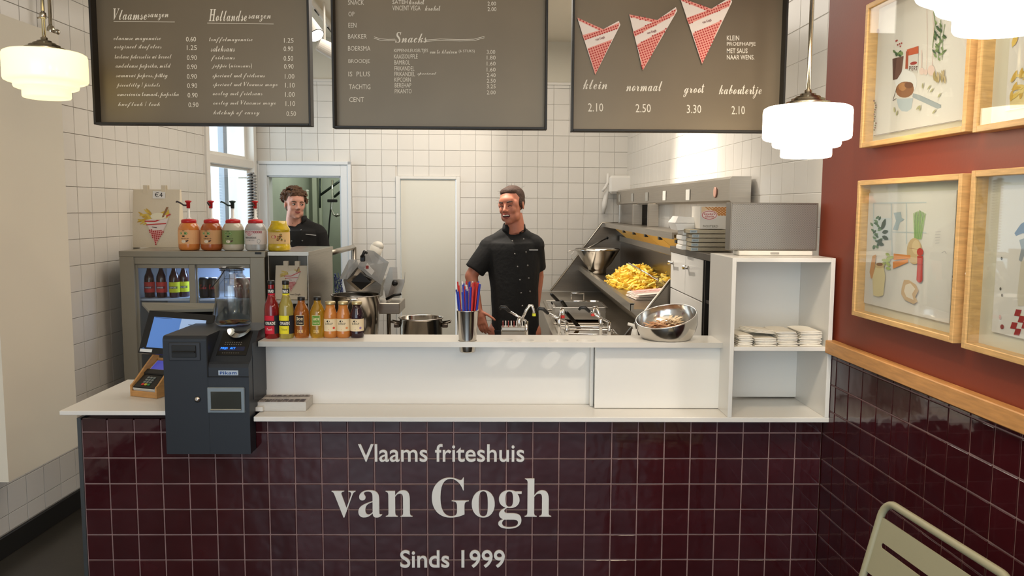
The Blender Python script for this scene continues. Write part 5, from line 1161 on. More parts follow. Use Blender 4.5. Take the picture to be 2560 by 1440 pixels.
A = Art(lambda u, v, l: Vector((u*bw, v*bd, bh+.0016+l)), .0001); random.seed(3)
for (v0, v1) in ((.03, .17), (.20, .36), (.74, .95)):
    for k in range(9): A.use(random.choice([(88, 78, 76), (120, 108, 104), (150, 138, 132), (104, 92, 96)])).rect(.03+k*.105, v0, .125+k*.105, v1); A.use(random.choice([(60, 54, 52), (170, 160, 154)])).oval(.075+k*.105, (v0+v1)/2, .025, .04)
A.use((90, 84, 80)).text('Vlaamse frites in beeld', .22, .58, .80, .66, 'sans'); A.text('sinds 1999', .36, .46, .62, .53, 'sans'); A.build('cover_print', bk)

# ================================================================== RIGHT END: GRILLE SCREEN, BOXES, NAPKINS
gy = .10; g0 = atY(1823, 626, gy); g1 = atY(2051, 508, gy); gw = min(g1.x, rw(gy)-.02)-g0.x
G = thing('perforated_screen', 'perforated grey metal screen box standing on the cubby unit', 'screen', (g0.x, gy, ct+.0005)); gz0 = g0.z-ct; gh = g1.z-g0.z
PF = mat('perforated_metal', (150, 146, 138), .4, .75)
nt = PF.node_tree; v = nt.nodes.new('ShaderNodeTexVoronoi'); v.inputs['Scale'].default_value = 210; v.inputs['Randomness'].default_value = 0.0; tcx = nt.nodes.new('ShaderNodeTexCoord'); mpp = nt.nodes.new('ShaderNodeMapping'); mpp.inputs['Rotation'].default_value = (0, .785, 0)
nt.links.new(tcx.outputs['Object'], mpp.inputs[0]); nt.links.new(mpp.outputs[0], v.inputs['Vector']); lt = nt.nodes.new('ShaderNodeMapRange'); lt.inputs[1].default_value = .30; lt.inputs[2].default_value = .40; nt.links.new(v.outputs['Distance'], lt.inputs[0])
mxn = nt.nodes.new('ShaderNodeMix'); mxn.data_type = 'RGBA'; mxn.inputs[6].default_value = (*lin((112, 108, 101)), 1); mxn.inputs[7].default_value = (*lin((160, 156, 148)), 1); nt.links.new(lt.outputs[0], mxn.inputs[0]); nt.links.new(mxn.outputs[2], nt.nodes['Principled BSDF'].inputs['Base Color'])
b = MB(); b.box((gw/2, .002, gz0+gh/2), (gw-.012, .003, gh-.012)); b.build('mesh_front', PF, G)
for c_, d_ in (((.003, .03, gz0+gh/2), (.006, .064, gh)), ((gw-.003, .03, gz0+gh/2), (.006, .064, gh)), ((gw/2, .03, gz0+.003), (gw-.012, .064, .006)), ((gw/2, .03, gz0+gh-.003), (gw-.012, .064, .006))):
    b = MB(); b.box(c_, d_, .001); b.build('rim', mat('screen_rim', (140, 134, 124), .35, .8), G)
b = MB(); b.box((gw/2, .061, gz0+gh/2), (gw-.012, .004, gh-.012)); b.build('rear_plate', STEEL, G)
b = MB(); q0_ = atY(1843, 636, gy).x-g0.x; q1_ = atY(2026, 636, gy).x-g0.x; b.box(((q0_+q1_)/2, .02, gz0/2), (q1_-q0_, .09, gz0-.001), .003); o = b.build('base', mat('white_plastic', (232, 228, 218), .35), G)
b = MB(); b.box(((q0_+q1_)/2-.005, -.0255, gz0/2), (.034, .002, .008), .0008); b.build('oval_badge', mat('badge_grey', (170, 166, 158), .4), o)
# napkins
NP = mat('paper_napkin', (236, 230, 216), .9, bump=.3, bscale=60)
zs = Z1+zmid+.001
def napkin_stack(px0, px1, h, y0, n, lab, twist=0.0, fan=0.0):
    a = atY(px0, 858, YS+.03).x; c = atY(px1, 858, YS+.03).x; w_ = c-a; t = thing('napkin_stack', lab, 'napkins', ((a+c)/2, y0+.075, zs), twist, 'napkin stacks in the cubby'); random.seed(int(px0))
    for k in range(n):
        b = MB(); z = h*k/n; dx = random.uniform(-.003, .003)+fan*(k/n)**2; dy = random.uniform(-.003, .003); th = h/n*.92; b.T = Matrix.Translation((dx, dy, z)) @ Matrix.Rotation(random.uniform(-.03, .03), 4, 'Z')
        x0_, x1_ = -w_/2, w_/2; m_ = 5; tp_ = []
        for i in range(m_+1): u = i/m_; tp_.append((x0_+(x1_-x0_)*u, th*(1-.45*(abs(2*u-1)**3)) ))
        b.prism([(x0_, 0)]+tp_+[(x1_, 0)], 1, -.07, .07); b.T = None
        o_ = b.build('napkin', NP, t)
napkin_stack(1844, 1880, .042, YS+.02, 6, 'small napkin stack at the far left in the upper compartment')
napkin_stack(1885, 1938, .032, YS+.015, 5, 'low napkin stack between the far left and the tall ones')
t = dup_t = None
napkin_stack(1944, 1994, .056, YS+.02, 9, 'tall fanned napkin stack left of the rightmost one', 0, -.012)
napkin_stack(1998, 2052, .058, YS+.02, 9, 'tallest napkin stack at the right in the upper compartment')
t = thing('folded_napkin', 'crooked napkins lying across the two low left stacks', 'napkins', (atY(1900, 830, YS+.06).x, YS+.09, zs+.044)); b = MB(); b.T = Matrix.Rotation(.35, 4, 'Z') @ Matrix.Rotation(.10, 4, 'Y')
for k in range(3): b.box((.003*k, .002*k, .003+.0045*k), (.10, .11, .004), .0015)
b.T = None; b.build('folded_sheets', NP, t)
# cabinet behind cubby
CXF = .90; CY0, CY1, CTZ = .36, 1.18, 1.418
cab = thing('tall_cabinet', 'white tall kitchen cabinet with silver lever handles and dark top behind the cubby', 'cabinet', (CXF, CY0, 0)); cdp = rw(1.18)-CXF-.02; CDW = CY1-CY0
b = MB(); box_between(b, .02, cdp, .0, CDW, 0, CTZ-.03, .001); b.build('carcass', STEELD, cab)
b = MB(); box_between(b, -.006, cdp, -.005, CDW+.005, CTZ-.03, CTZ, .002); b.build('top', mat('dark_worktop', (96, 88, 78), .4, .4), cab)
zd0 = 1.20
ysp = atX(1714, 650, CXF).y-CY0; yn = atX(1759, 650, CXF).y-CY0
for (a0_, a1_) in ((ysp+.003, CDW), (yn, ysp-.003)):
    b = MB(); box_between(b, .0, .02, a0_, a1_, zd0, CTZ-.032, .001); d = b.build('door', LAM, cab)
    yy = a1_-.06; b = MB(); b.tube([(0, yy, CTZ-.085), (-.028, yy, CTZ-.085)], .010, 10); b.tube([(-.026, yy, CTZ-.085), (-.026, yy-.11, CTZ-.080)], .006, 8); b.build('lever_handle', CHROME, d)
b = MB(); box_between(b, .001, .02, yn, CDW, .1, zd0-.006, .001); b.build('lower_door', LAM, cab)
PST = mat('dark_post', (52, 48, 44), .35, .5)
for y_ in (.006, yn-.045, yn-.014): b = MB(); box_between(b, -.002, .02, y_, y_+.012, 0, CTZ-.032, .001); b.build('post', PST, cab)
b = MB(); box_between(b, .002, .018, .018, yn-.045, 1.20, 1.215, .001); b.build('crossbar', PST, cab)
# boxes: mustard carton over flat cartons, foam box
bx0 = atY(1748, 575, .62); bx1 = atY(1830, 575, .62); by_ = .62
CART = mat('white_card', (222, 216, 204), .75); KR = mat('corrugated_edge', (188, 176, 150), .9, bump=.6, bscale=60, stretch=(1, 1, 6))
zz_ = CTZ+.001; zt0 = atY(1790, 573, by_).z; nB_ = 5; hh_ = (zt0-zz_)/nB_
for k in range(nB_):
    x0_ = atY(1728 if k < 4 else 1722, 600, by_).x; t = thing('flat_carton', ('lowest', 'second lowest', 'middle', 'second highest', 'highest')[k]+' flat carton in the pile under the mustard carton', 'carton', (x0_, by_-.005*k, zz_+hh_*k), random.uniform(-.02, .02), 'flat cartons beside the perforated screen')
    b = MB(); box_between(b, 0, .185, 0, .20, .001, hh_-.002, .0015); b.build('carton', KR, t)
    b = MB(); box_between(b, -.0004, .032, -.0012, .0, .003, hh_-.004, 0); o = b.build('label', mat('blue_grey_label', (176, 186, 186), .7), t)
    A = Art(lambda u, v, l: Vector((u, -.0014-l, v))); A.use((90, 104, 112)).text('SAUS', .005, .007, .027, hh_-.008, 'bold'); A.build('lettering', o)
zt1 = atY(1790, 517, by_).z
t = thing('mustard_carton', 'white carton with orange gingham corner and red-rimmed logo reading Mosterd', 'carton', (bx0.x, by_-.01, zt0+.001), 0)
wq = bx1.x-bx0.x+.02; hq = zt1-zt0
b = MB(); box_between(b, 0, wq, 0, .16, 0, hq, .001); b.build('carton', CART, t)
A = Art(lambda u, v, l: Vector((u*wq, -l-.0003, v*hq))); A.use((230, 200, 160)).poly([(.03, .98), (.97, .98), (.97, .58), (.48, .60), (.30, .72), (.03, .66)])
for k in range(14):
    x = -.05+k*.085
    for sg_ in (0, 1):
        pts = [(x+sg_*.3, .60), (x+sg_*.3+.035, .60), (x+.3-sg_*.3+.035, .98), (x+.3-sg_*.3, .98)]
        if min(p[0] for p in pts) > .04 and max(p[0] for p in pts) < .97: A.use((196, 124, 50)).poly(pts)
A.use((236, 214, 206)).oval(.24, .62, .22, .22); A.use((176, 50, 44)).oval(.24, .62, .20, .19); A.use((240, 220, 212)).oval(.24, .62, .185, .165); A.use((170, 60, 50)).text("Gouda's", .09, .63, .39, .72, 'bold'); A.text('Glorie', .13, .51, .36, .61, 'bold'); A.use((120, 116, 96)).text('MOSTERD', .08, .07, .48, .17, 'sans'); A.build('print', t)
fp = atY(1682, 580, .78)
t = thing('foam_box', 'white foam clamshell box left of the mustard carton', 'box', (fp.x, .72, CTZ+.002)); hf = zt0-CTZ-.01
for k in range(4): 
    z0_ = hf*k/4; b = MB(); box_between(b, .03+.006*(k % 2), .15, 0, .12, z0_, z0_+hf/4-.002, .003); b.build('tray', mat('foam_white', (236, 232, 224), .7), t)
zq = hf; top = atY(1715, 541, .72).z-CTZ-.002; mid = (zq+top)/2
fxw = atY(1747, 560, .72).x-fp.x
b = MB(); b.add([(.01, 0, zq), (fxw, 0, zq), (fxw, .15, zq), (.01, .15, zq), (-.004, -.008, mid), (fxw+.004, -.008, mid), (fxw+.004, .158, mid), (-.004, .158, mid)], [(0, 1, 2, 3), (0, 4, 5, 1), (1, 5, 6, 2), (2, 6, 7, 3), (3, 7, 4, 0), (4, 5, 6, 7)]); b.build('box_base', mat('foam_white', (236, 232, 224), .7), t)
b = MB(); b.add([(-.004, -.008, mid+.002), (fxw+.004, -.008, mid+.002), (fxw+.004, .158, mid+.002), (-.004, .158, mid+.002), (.014, .012, top), (fxw-.02, .012, top-.004), (fxw-.02, .138, top-.004), (.014, .138, top)], [(0, 1, 2, 3), (0, 4, 5, 1), (1, 5, 6, 2), (2, 6, 7, 3), (3, 7, 4, 0), (4, 5, 6, 7)]); b.build('box_lid', mat('foam_white', (236, 232, 224), .7), t)

# ================================================================== FRYING RANGE
RX = .31; RY0, RY1, RZ = 1.22, 4.08, .872
rg = thing('frying_range', 'long stainless steel frying range with raised chip bin along the right wall', 'range', (RX, RY0, 0)); RL = RY1-RY0; rwx = rw(RY1)-RX-.02
LIPX, LIPZ = .385, 1.105; HX, HZ_ = .60, 1.487      # relative x of chip-bin lip and hood strip
b = MB(); box_between(b, 0, rwx, 0, RL, 0, RZ-.03, .002); b.build('body', STEEL, rg)
b = MB(); box_between(b, -.004, rwx, 0, RL, RZ-.03, RZ, .002); b.build('worktop', STEEL, rg)
b = MB(); b.prism([(LIPX+.20, RZ), (LIPX, LIPZ-.035), (LIPX, LIPZ), (LIPX+.02, LIPZ), (LIPX+.02, LIPZ-.03), (rwx, LIPZ-.03), (rwx, RZ)], 1, 0, RL); b.build('chip_bin', STEEL, rg)
b = MB(); b.prism([(LIPX-.004, LIPZ-.038), (LIPX-.004, LIPZ+.004), (LIPX+.024, LIPZ+.004), (LIPX+.024, LIPZ-.006), (LIPX+.004, LIPZ-.006), (LIPX+.004, LIPZ-.038)], 1, 0, RL); b.build('bin_lip', mat('bright_edge_steel', (196, 190, 178), .25, .9), rg)
b = MB(); box_between(b, rwx-.06, rwx-.045, 0, RL, LIPZ-.03, HZ_-.02, 0); b.build('bin_back', STEELD, rg)
b = MB(); b.prism([(HX, HZ_-.036), (HX, HZ_), (rwx, HZ_), (rwx, HZ_-.012), (HX+.012, HZ_-.012), (HX+.012, HZ_-.036)], 1, -.0, RL); b.build('hood_shelf', STEEL, rg)
YEL = mat('glowing_heat_panel', (214, 168, 84), .35, .3, emit=.18)
npan = 5
for k in range(npan):
    y0_ = .05+k*(RL-.5)/npan; b = MB(); slab(b, [(HX+.03, y0_, HZ_-.03), (HX+.03, y0_+(RL-.5)/npan-.02, HZ_-.03), (rwx-.07, y0_+(RL-.5)/npan-.02, HZ_-.12), (rwx-.07, y0_, HZ_-.12)], (0, 0, -1), .006); b.build('heat_panel', YEL, rg)
    b = MB(); b.box((HX+.045, y0_+.02, HZ_-.05), (.02, .05, .02), .002); b.build('panel_clip', BLACK, rg)
b = MB(); box_between(b, rwx-.085, rwx-.062, 0, RL-.1, HZ_-.16, HZ_-.11, .003); b.build('channel', STEEL, rg)
for y_ in (RL-.006, ):
    pf = lambda px, py: (atY(px, py, RY1).x-RX, atY(px, py, RY1).z)
    b = MB(); b.prism([pf(1376, 727), pf(1505, 557), (rwx, HZ_), (rwx, RZ)], 1, y_, y_+.006); b.build('end_plate', STEELD, rg)
    b = MB(); p_, q_ = pf(1376, 727), pf(1505, 557); b.tube([(p_[0], y_-.004, p_[1]), (q_[0], y_-.004, q_[1]), (rwx, y_-.004, HZ_)], .008, 4); b.build('end_rim', mat('bright_edge_steel', (196, 190, 178), .25, .9), rg)
nA, nB2 = atY(1564, 838, RY0), atY(1676, 699, RY0); nA.x -= RX; nB2.x -= RX
kz = (RZ-nA.z)/(nB2.z-nA.z); nx0 = nA.x+(nB2.x-nA.x)*kz
b = MB(); b.prism([(nx0, RZ), (nB2.x, nB2.z), (rwx-.05, nB2.z+.01), (rwx-.05, RZ)], 1, -.006, 0); b.build('end_plate', STEELD, rg)
b = MB(); b.tube([(nx0, -.004, RZ), (nB2.x, -.004, nB2.z)], .008, 4); b.build('end_rim', STEEL, rg)
for y_ in (RL-.10, RL-.85, RL-1.5):
    b = MB(); box_between(b, rwx-.10, rwx-.03, y_-.05, y_, HZ_, 1.648, .003); b.build('hood_post', STEEL, rg)
b = MB(); box_between(b, rwx-.09, rwx-.07, RL-.80, RL-.15, HZ_, 1.648); b.build('hood_back', STEELD, rg)
# basins sunk in the worktop
for k, (y0_, y1_) in enumerate(((.10, .72), (.80, 1.42), (1.50, 2.10))):
    b = MB(); fo = .30
    for a in ((.03, .05, y0_, y1_), (fo+.03, fo+.05, y0_, y1_), (.05, fo+.03, y0_, y0_+.02), (.05, fo+.03, y1_-.02, y1_)): box_between(b, *a, RZ, RZ+.012, .002)
    b.build('fryer_rim', STEEL, rg)
    b = MB(); box_between(b, .05, fo+.03, y0_+.02, y1_-.02, RZ+.0005, RZ+.004, 0); b.build('frying_oil', mat('dark_oil', (70, 50, 26), .06, coat=1), rg)
# overhead extractor
ex0, ex1 = .90, RY1+.02; ez0, ez1 = 1.642, 1.772
t = thing('extractor_canopy', 'long flat stainless extractor canopy above the frying range', 'extractor', (1.12, ex0, ez0)); wn = rw(ex0)-1.12-.015; hE = ez1-ez0; LE = ex1-ex0
sE = -.03; 
b = MB(); poly = [(0, .012), (.012, 0), (wn, 0), (wn, hE), (.012, hE), (0, hE-.012)]
vs = [(x, 0, z) for x, z in poly]+[(x+sE*LE, LE, z) for x, z in poly]; n = len(poly); b.add(vs, [list(range(n)), [n+k for k in range(n)][::-1]]+[(k, k+n, (k+1) % n+n, (k+1) % n) for k in range(n)]); b.build('canopy', STEEL, t)
for px, py0, py1 in ((1549, 484, 506), (1581, 481, 506), (1617, 478, 505), (1661, 474, 504), (1720, 471, 503)):
    P = atX(px, (py0+py1)/2, 1.12-.03*0, 0)
    # solve along the slanted face
    P = atX(px, (py0+py1)/2, 1.12-sE*ex0, sE); b = MB(); b.T = Matrix.Translation((P.x-1.12-.0015, P.y-ex0, P.z-ez0)); b.box((0, 0, 0), (.002, .095, .062)); b.T = None; b.build('light_window', mat('frosted_strip', (176, 174, 166), .5), t)
P = atX(1789, 481, 1.12-sE*ex0, sE); b = MB(); b.T = Matrix.Translation((P.x-1.12-.002, P.y-ex0, P.z-ez0)) @ Matrix.Rotation(-PI/2, 4, 'Y'); b.lathe([(.028, -.001), (.028, .003), (.022, .004)], 24); b.T = None; b.build('badge', mat('badge_pink', (200, 150, 130), .4), t)
P = atX(1532, 496, 1.12-sE*ex0, sE); b = MB(); b.tube([(P.x-1.12, P.y-ex0, P.z-ez0), (P.x-1.12-.03, P.y-ex0, P.z-ez0)], .012); b.box((P.x-1.12-.03, P.y-ex0, P.z-ez0), (.012, .012, .05)); b.build('knob', BLACK, t)
# paper roll holder in the corner with a hanging glove-like cloth
P = onB(1552, 462, .08); t = thing('towel_dispenser', 'white paper towel roll box in the far corner beside the extractor', 'dispenser', P)
b = MB(); b.box((.02, 0, 0), (.26, .14, .16), .02); b.build('casing', WHITE, t)
b = MB(); b.tube([(-.12, -.02, .10), (-.12, -.02, .02), (-.14, -.03, -.02), (-.17, -.03, -.06)], .012); b.build('arm', WHITE, t)
P = onB(1513, 500, .06); t = thing('hanging_cloth', 'thin white cloth hanging from the paper towel box', 'cloth', P)
b = MB(); b.tube([(.03, 0, .12), (.01, 0, .05), (-.005, 0, -.03), (-.015, 0, -.12)], .02, 10, taper=[.008, .018, .026, .014]); b.build('cloth', WHITE, t)

# ------------------------------------------------------------------ things on the range
BZ = LIPZ-.03
def onbin(px, py, z=BZ): return atZ(px, py, z)
# colander bowl
cc = onbin(1487, 668, BZ+.002); cc.y = min(cc.y, 3.75); cc = atY(1487, 670, 3.55); cc.z = BZ+.001
k_ = (3.55+DCAM)/F
t = thing('steel_colander', 'wide conical steel bowl on a ring foot left of the chips', 'bowl', (cc.x+.02, 3.55, BZ+.001)); 
b = MB(); hC = atY(1487, 622, 3.55).z-BZ; rC = 56*k_
b.shell([(.001, .03), (rC*.36, .002), (rC*.40, .0), (rC*.40, .035), (rC*.42, .05), (rC*.62, hC*.42), (rC*.97, hC*.93), (rC, hC), (rC*.96, hC*.94), (rC*.6, hC*.46), (rC*.38, .055), (.001, .05)], 40); b.build('bowl', STEELB, t)
b = MB(); b.tube([(-rC*.98, 0, hC-.01), (-rC*1.3, -.01, hC-.02), (-rC*1.35, -.01, hC-.03)], .003); b.tube([(-rC*.98, .01, hC-.01), (-rC*1.2, .02, hC-.06), (-rC*1.1, 0, hC-.10)], .002); b.build('wire_hook', CHROME, t)
t = thing('wire_skimmer', 'long-handled skimmer leaning behind the conical steel bowl', 'skimmer', atY(1455, 628, 3.7)); b = MB(); b.tube([(0, 0, 0), rel(t, atY(1518, 595, 3.9))], .006); b.build('handle', CHROME, t); b = MB(); b.ell(rel(t, atY(1518, 595, 3.9)), (.012, .012, .012)); b.build('grip_end', BLACK, t)
# chips heap + basket
random.seed(11)
hc = onbin(1604, 702, BZ+.03)
FR1 = [mat('chip_golden', (244, 212, 84), .45, sub=.05), mat('chip_pale', (248, 224, 120), .45, sub=.05), mat('chip_deep', (234, 190, 66), .5, sub=.05)]
cm_ = []
for v_ in range(9):
    b = MB(); L = random.uniform(.055, .085); c_ = random.uniform(-.012, .012); w_ = .0058; ns = 3; rows = []
    for i in range(ns+1):
        u = i/ns-.5; rows.append((L*u, c_*(1-4*u*u)))
    vs = [(x, y+s1*w_, s2*w_) for x, y in rows for s1, s2 in ((-1, -1), (1, -1), (1, 1), (-1, 1))]
    fs = [(0, 1, 2, 3), tuple(4*ns+k for k in (3, 2, 1, 0))]+[(4*i+k, 4*i+4+k, 4*i+4+(k+1) % 4, 4*i+(k+1) % 4) for i in range(ns) for k in range(4)]
    b.add(vs, fs); cm_.append(b.mesh('french_fry', FR1[v_ % 3]))
HR = (.195, .43)   # heap half extents in x, y
cnt = 0
def heap_h(x, y): r = math.sqrt((x/HR[0])**2+(y/HR[1])**2); return .135*max(0, 1-r**1.6) if r < 1 else 0
core = MB(); nr, na = 10, 28; vs = [(0, 0, heap_h(0, 0)-.012)]
for i in range(1, nr+1):
    for k in range(na):
        a = 2*PI*k/na; x = HR[0]*.95*i/nr*math.cos(a); y = HR[1]*.95*i/nr*math.sin(a); vs.append((x, y, max(.001, heap_h(x, y)-.012)))
fs = [(0, 1+k, 1+(k+1) % na) for k in range(na)]+[(1+(i-1)*na+k, 1+i*na+k, 1+i*na+(k+1) % na, 1+(i-1)*na+(k+1) % na) for i in range(1, nr) for k in range(na)]
core.add(vs, fs); hx_, hy_ = .955, 2.56
co = core.build('fries_heap', FR1[2]); co.location = (hx_, hy_, BZ+.001); co['kind'] = 'stuff'; tag(co, 'inside of the heap of golden fries in the chip bin', 'fries')
def put_fry(x, y, z, lab, grp):
    o = bpy.data.objects.new('french_fry', random.choice(cm_)); COL.objects.link(o); o.location = (x, y, z); o.rotation_euler = (random.uniform(-.6, .6), random.uniform(-.5, .5), random.uniform(0, 2*PI)); s_ = random.uniform(.85, 1.15); o.scale = (s_, s_, s_); tag(o, lab, 'chip', grp)
for k in range(290):
    a = 2*PI*random.random(); r = math.sqrt(random.random())*.98; x, y = HR[0]*r*math.cos(a), HR[1]*r*math.sin(a)
    put_fry(hx_+x, hy_+y, BZ+.006+heap_h(x, y)+random.uniform(-.006, .010), 'golden french fry in the heap on the steel bin', 'fries heaped on the bin')
bk0 = Vector((1.065, 1.98, BZ))
t = thing('frying_basket', 'wire mesh frying basket with a long handle beside the fries heap', 'basket', (bk0.x+.03, bk0.y+.02, BZ+.003)); b = MB()
for z in (0, .022, .044, .066, .088):
    b.tube([(-.085, -.12, z), (.085, -.12, z), (.085, .12, z), (-.085, .12, z)], .0022, 4, True)
for k in range(11): x = -.085+.017*k; b.tube([(x, -.12, 0), (x, -.12, .088)], .0014, 4); b.tube([(x, .12, 0), (x, .12, .088)], .0014, 4)
for k in range(12): y = -.12+.022*k; b.tube([(-.085, y, 0), (-.085, y, .088)], .0014, 4); b.tube([(.085, y, 0), (.085, y, .088)], .0014, 4)
b.build('wire_mesh', mat('basket_wire', (130, 108, 70), .35, .8), t, kind='stuff'); b = MB(); b.tube([(-.10, .0, .088), rel(t, atY(1572, 658, bk0.y+.3))], .005); b.build('handle', CHROME, t)
for k in range(60): put_fry(bk0.x+.03+random.uniform(-.06, .06), bk0.y+.02+random.uniform(-.09, .09), BZ+.04+random.random()*.085, 'golden french fry inside the wire frying basket', 'fries in the frying basket')
# gingham paper stack and steel lid on the bin
GM = mat('cone_red_stripe', (206, 110, 100), .8)
gp = Vector((.875, 1.80, 0)); t = thing('paper_cone_stack', 'stack of flat red gingham paper cones in front of the fries', 'paper cones', (gp.x+.04, gp.y-.02, BZ+.001), .05)
for k in range(5):
    b = MB(); b.T = Matrix.Rotation(random.uniform(-.1, .1), 4, 'Z') @ Matrix.Rotation(-.02*k, 4, 'Y'); b.box((.004*k, .0, .004+.008*k), (.26, .24, .004), .001); b.T = None; o = b.build('paper_cone', mat('cone_paper', (226, 212, 200), .8), t)
A = Art(lambda u, v, l: Vector((u, v, .0405+l))); random.seed(2)
for i in range(18):
    for j in range(9):
        if (i+j) % 2 == 0: A.use((196, 96, 92)).rect(-.12+i*.0145, -.065+j*.0145, -.12+(i+1)*.0145, -.065+(j+1)*.0145)
A.build('gingham_print', t)
t = thing('paper_sheet', 'white paper sheet leaning at the end of the chip bin', 'paper', Vector((1.08, 1.62, BZ+.02))); b = MB(); slab(b, [(-.08, -.10, .0), (.10, -.10, .0), (.14, .12, .05), (-.02, .12, .05)], (0, 0, 1), .004); b.build('sheet', mat('cone_paper', (226, 212, 200), .8), t)
# lids, pans and tongs on the worktop
def onwt(px, py, z): return atZ(px, py, z)
def wire_handle(b, c, w_, h, yy=0): b.tube([(c[0]-w_/2, c[1], c[2]), (c[0]-w_/2, c[1], c[2]+h), (c[0]+w_/2, c[1], c[2]+h), (c[0]+w_/2, c[1], c[2])], .006, 6)
for (px, py, lab) in ((1444, 741, 'farther square fryer lid with a wire handle'), (1450, 757, 'nearer square fryer lid with a wire handle')):
    P = onwt(px, py, RZ+.045); P.y = min(P.y, 3.6); yy_ = {741: 3.25, 757: 2.70}[py]; P = atY(px, py, yy_)
    t = thing('fryer_lid', lab, 'lid', (P.x, yy_, RZ+.014), 0, 'lids on the frying range'); b = MB(); b.box((.0, 0, .006), (.34, .36, .010), .003); b.build('lid_plate', STEEL, t); b = MB(); wire_handle(b, (0, 0, .010), .10, .05); b.build('handle', CHROME, t)
def pan(P, w_, d_, h, lab, m=STEEL):
    t = thing('steel_pan', lab, 'pan', P, 0, 'gastronorm pans on the frying range'); b = MB(); th = .004
    for a in ((-w_/2, -w_/2+th, -d_/2, d_/2), (w_/2-th, w_/2, -d_/2, d_/2), (-w_/2+th, w_/2-th, -d_/2, -d_/2+th), (-w_/2+th, w_/2-th, d_/2-th, d_/2)): box_between(b, *a, 0, h, 0)
    box_between(b, -w_/2, w_/2, -d_/2, d_/2, 0, .004, 0); b.build('pan', m, t); b = MB()
    for a in ((-w_/2-.014, -w_/2, -d_/2-.014, d_/2+.014), (w_/2, w_/2+.014, -d_/2-.014, d_/2+.014), (-w_/2, w_/2, -d_/2-.014, -d_/2), (-w_/2, w_/2, d_/2, d_/2+.014)): box_between(b, *a, h-.004, h, .001)
    b.build('rim', CHROME, t); return t
p1_ = atY(1378, 793, 2.15); p2_ = atY(1512, 793, 2.15); pan((p1_.x/2+p2_.x/2+.015, 2.30, RZ+.014), p2_.x-p1_.x-.02, .30, .085, 'rectangular steel pan in the middle of the frying range')
pp = atY(1528, 785, 2.4); t = thing('small_round_pot', 'small open round steel pot beside the rectangular pan', 'pot', (RX+.35, 2.72, RZ+.002)); b = MB(); b.shell([(.001, .001), (.05, 0), (.055, .01), (.055, .07), (.058, .073), (.052, .07), (.050, .01), (.001, .006)], 28); b.build('pot', STEELB, t)
tg = 'black handles of frying baskets'
for (a_, c_, y_, z_, lab) in (((1378, 735), (1408, 766), 2.6, 0, 'black basket handle leaning at the back left of the range'), ((1404, 752), (1420, 775), 2.35, 0, 'short black basket handle beside the nearer lid'), ((1415, 780), (1451, 822), 1.75, 0, 'black basket handle nearest to the counter')):
    P = atY(*a_, y_); t = thing('basket_handle', lab, 'handle', P, 0, tg); b = MB(); e = rel(t, atY(*c_, y_+.15)); b.tube([(0, 0, 0), e*.1, e*.9, e], .012, 10, taper=[.009, .012, .012, .008]); b.build('grip', BLACK, t); b = MB(); b.tube([e*.95, e*1.25+Vector((0, .02, 0))], .004); b.build('shaft', CHROME, t)
t = thing('wire_grid', 'chrome wire grid lying on the front of the frying range', 'grid', (RX+.20, 1.48, RZ+.014)); b = MB()
b.tube([(-.14, -.05, .02), (-.14, .12, .02), (.15, .10, .02), (.15, -.08, .02)], .006, 6, True); b.tube([(-.12, .02, .05), (.12, .0, .05), (.14, .0, .02)], .005, 6); b.tube([(-.12, .02, .02), (-.12, .02, .05)], .005, 6); b.build('wires', CHROME, t)
# sauce pumps behind the shelf -------------------------------------------------
pzb = .70; PY = .36
svb = thing('pump_cabinet', 'low white sauce pump cabinet hidden behind the upper shelf', 'cabinet', (0, .60, 0)); b = MB(); xa_, xb_ = atY(1225, 835, .4).x, atY(1616, 835, .4).x; svb.location = (xa_, .23, Z1+.001); svb['label'] = 'low white unit holding the sauce pumps behind the upper shelf'
box_between(b, 0, xb_-xa_, 0, .24, 0, Z2-Z1-.045, .002); b.build('unit', LAM, svb); pz = Z2-.043
CHR = CHROME
def sauce_pump(g, tipcol, lab, colname):
    (hx0, hy0), (hx1, hy1), (px0, py0), (cx_, cyb), spout = g
    base = atY(cx_, 838, PY); base.z = pz; t = thing('sauce_pump', lab, 'pump', base, 0, 'lever sauce pumps behind the shelf'); q = lambda x, y, d=0: rel(t, atY(x, y, PY+d))
    b = MB(); b.tube([(0, 0, 0), q(cx_, py0)], .0075, 12); b.lathe([(.016, 0), (.016, .012), (.012, .016)], 20); b.build('post', CHR, t)
    c2 = px0; b = MB(); b.tube([Vector((q(c2, 830).x, -.01, 0)), q(c2, 812, -.01), q(c2, 800, -.01), q(c2, 792, -.01)], .008, 12, taper=[.0065, .007, .011, .004]); b.build('plunger', CHR, t)
    b = MB(); b.tube([q(hx1, hy1), q(cx_, py0)], .0055, 10); b.build('lever', CHR, t)
    b = MB(); m1 = ((hx0+hx1)/2+2, (hy0+hy1)/2-5); b.tube([q(hx0, hy0+6), q(hx0+5, hy0), q(*m1), q(hx1, hy1)], .010, 10, taper=[.005, .008, .0085, .007]); b.build('grip', BLACK, t)
    b = MB(); b.tube([q(*p) for p in spout], .006, 12); b.build('spout', CHR, t)
    b = MB(); e = spout[-1]; b.cone(q(e[0], e[1]-4), .008, q(e[0], e[1]+2), .008, 12); b.build('spout_tip', mat('tip_'+colname, tipcol, .4), t)
sauce_pump(((1248, 768), (1274, 779), (1298, 803), (1316, 803), [(1304, 800), (1316, 775), (1324, 764), (1330, 764), (1334, 775), (1335, 788)]), (206, 206, 50), 'left lever sauce pump with a yellow spout tip', 'yellow')
sauce_pump(((1343, 771), (1370, 784), (1398, 805), (1417, 805), [(1398, 804), (1400, 785), (1404, 768), (1408, 770), (1407, 793)]), (190, 40, 34), 'middle lever sauce pump with a red spout tip', 'red')
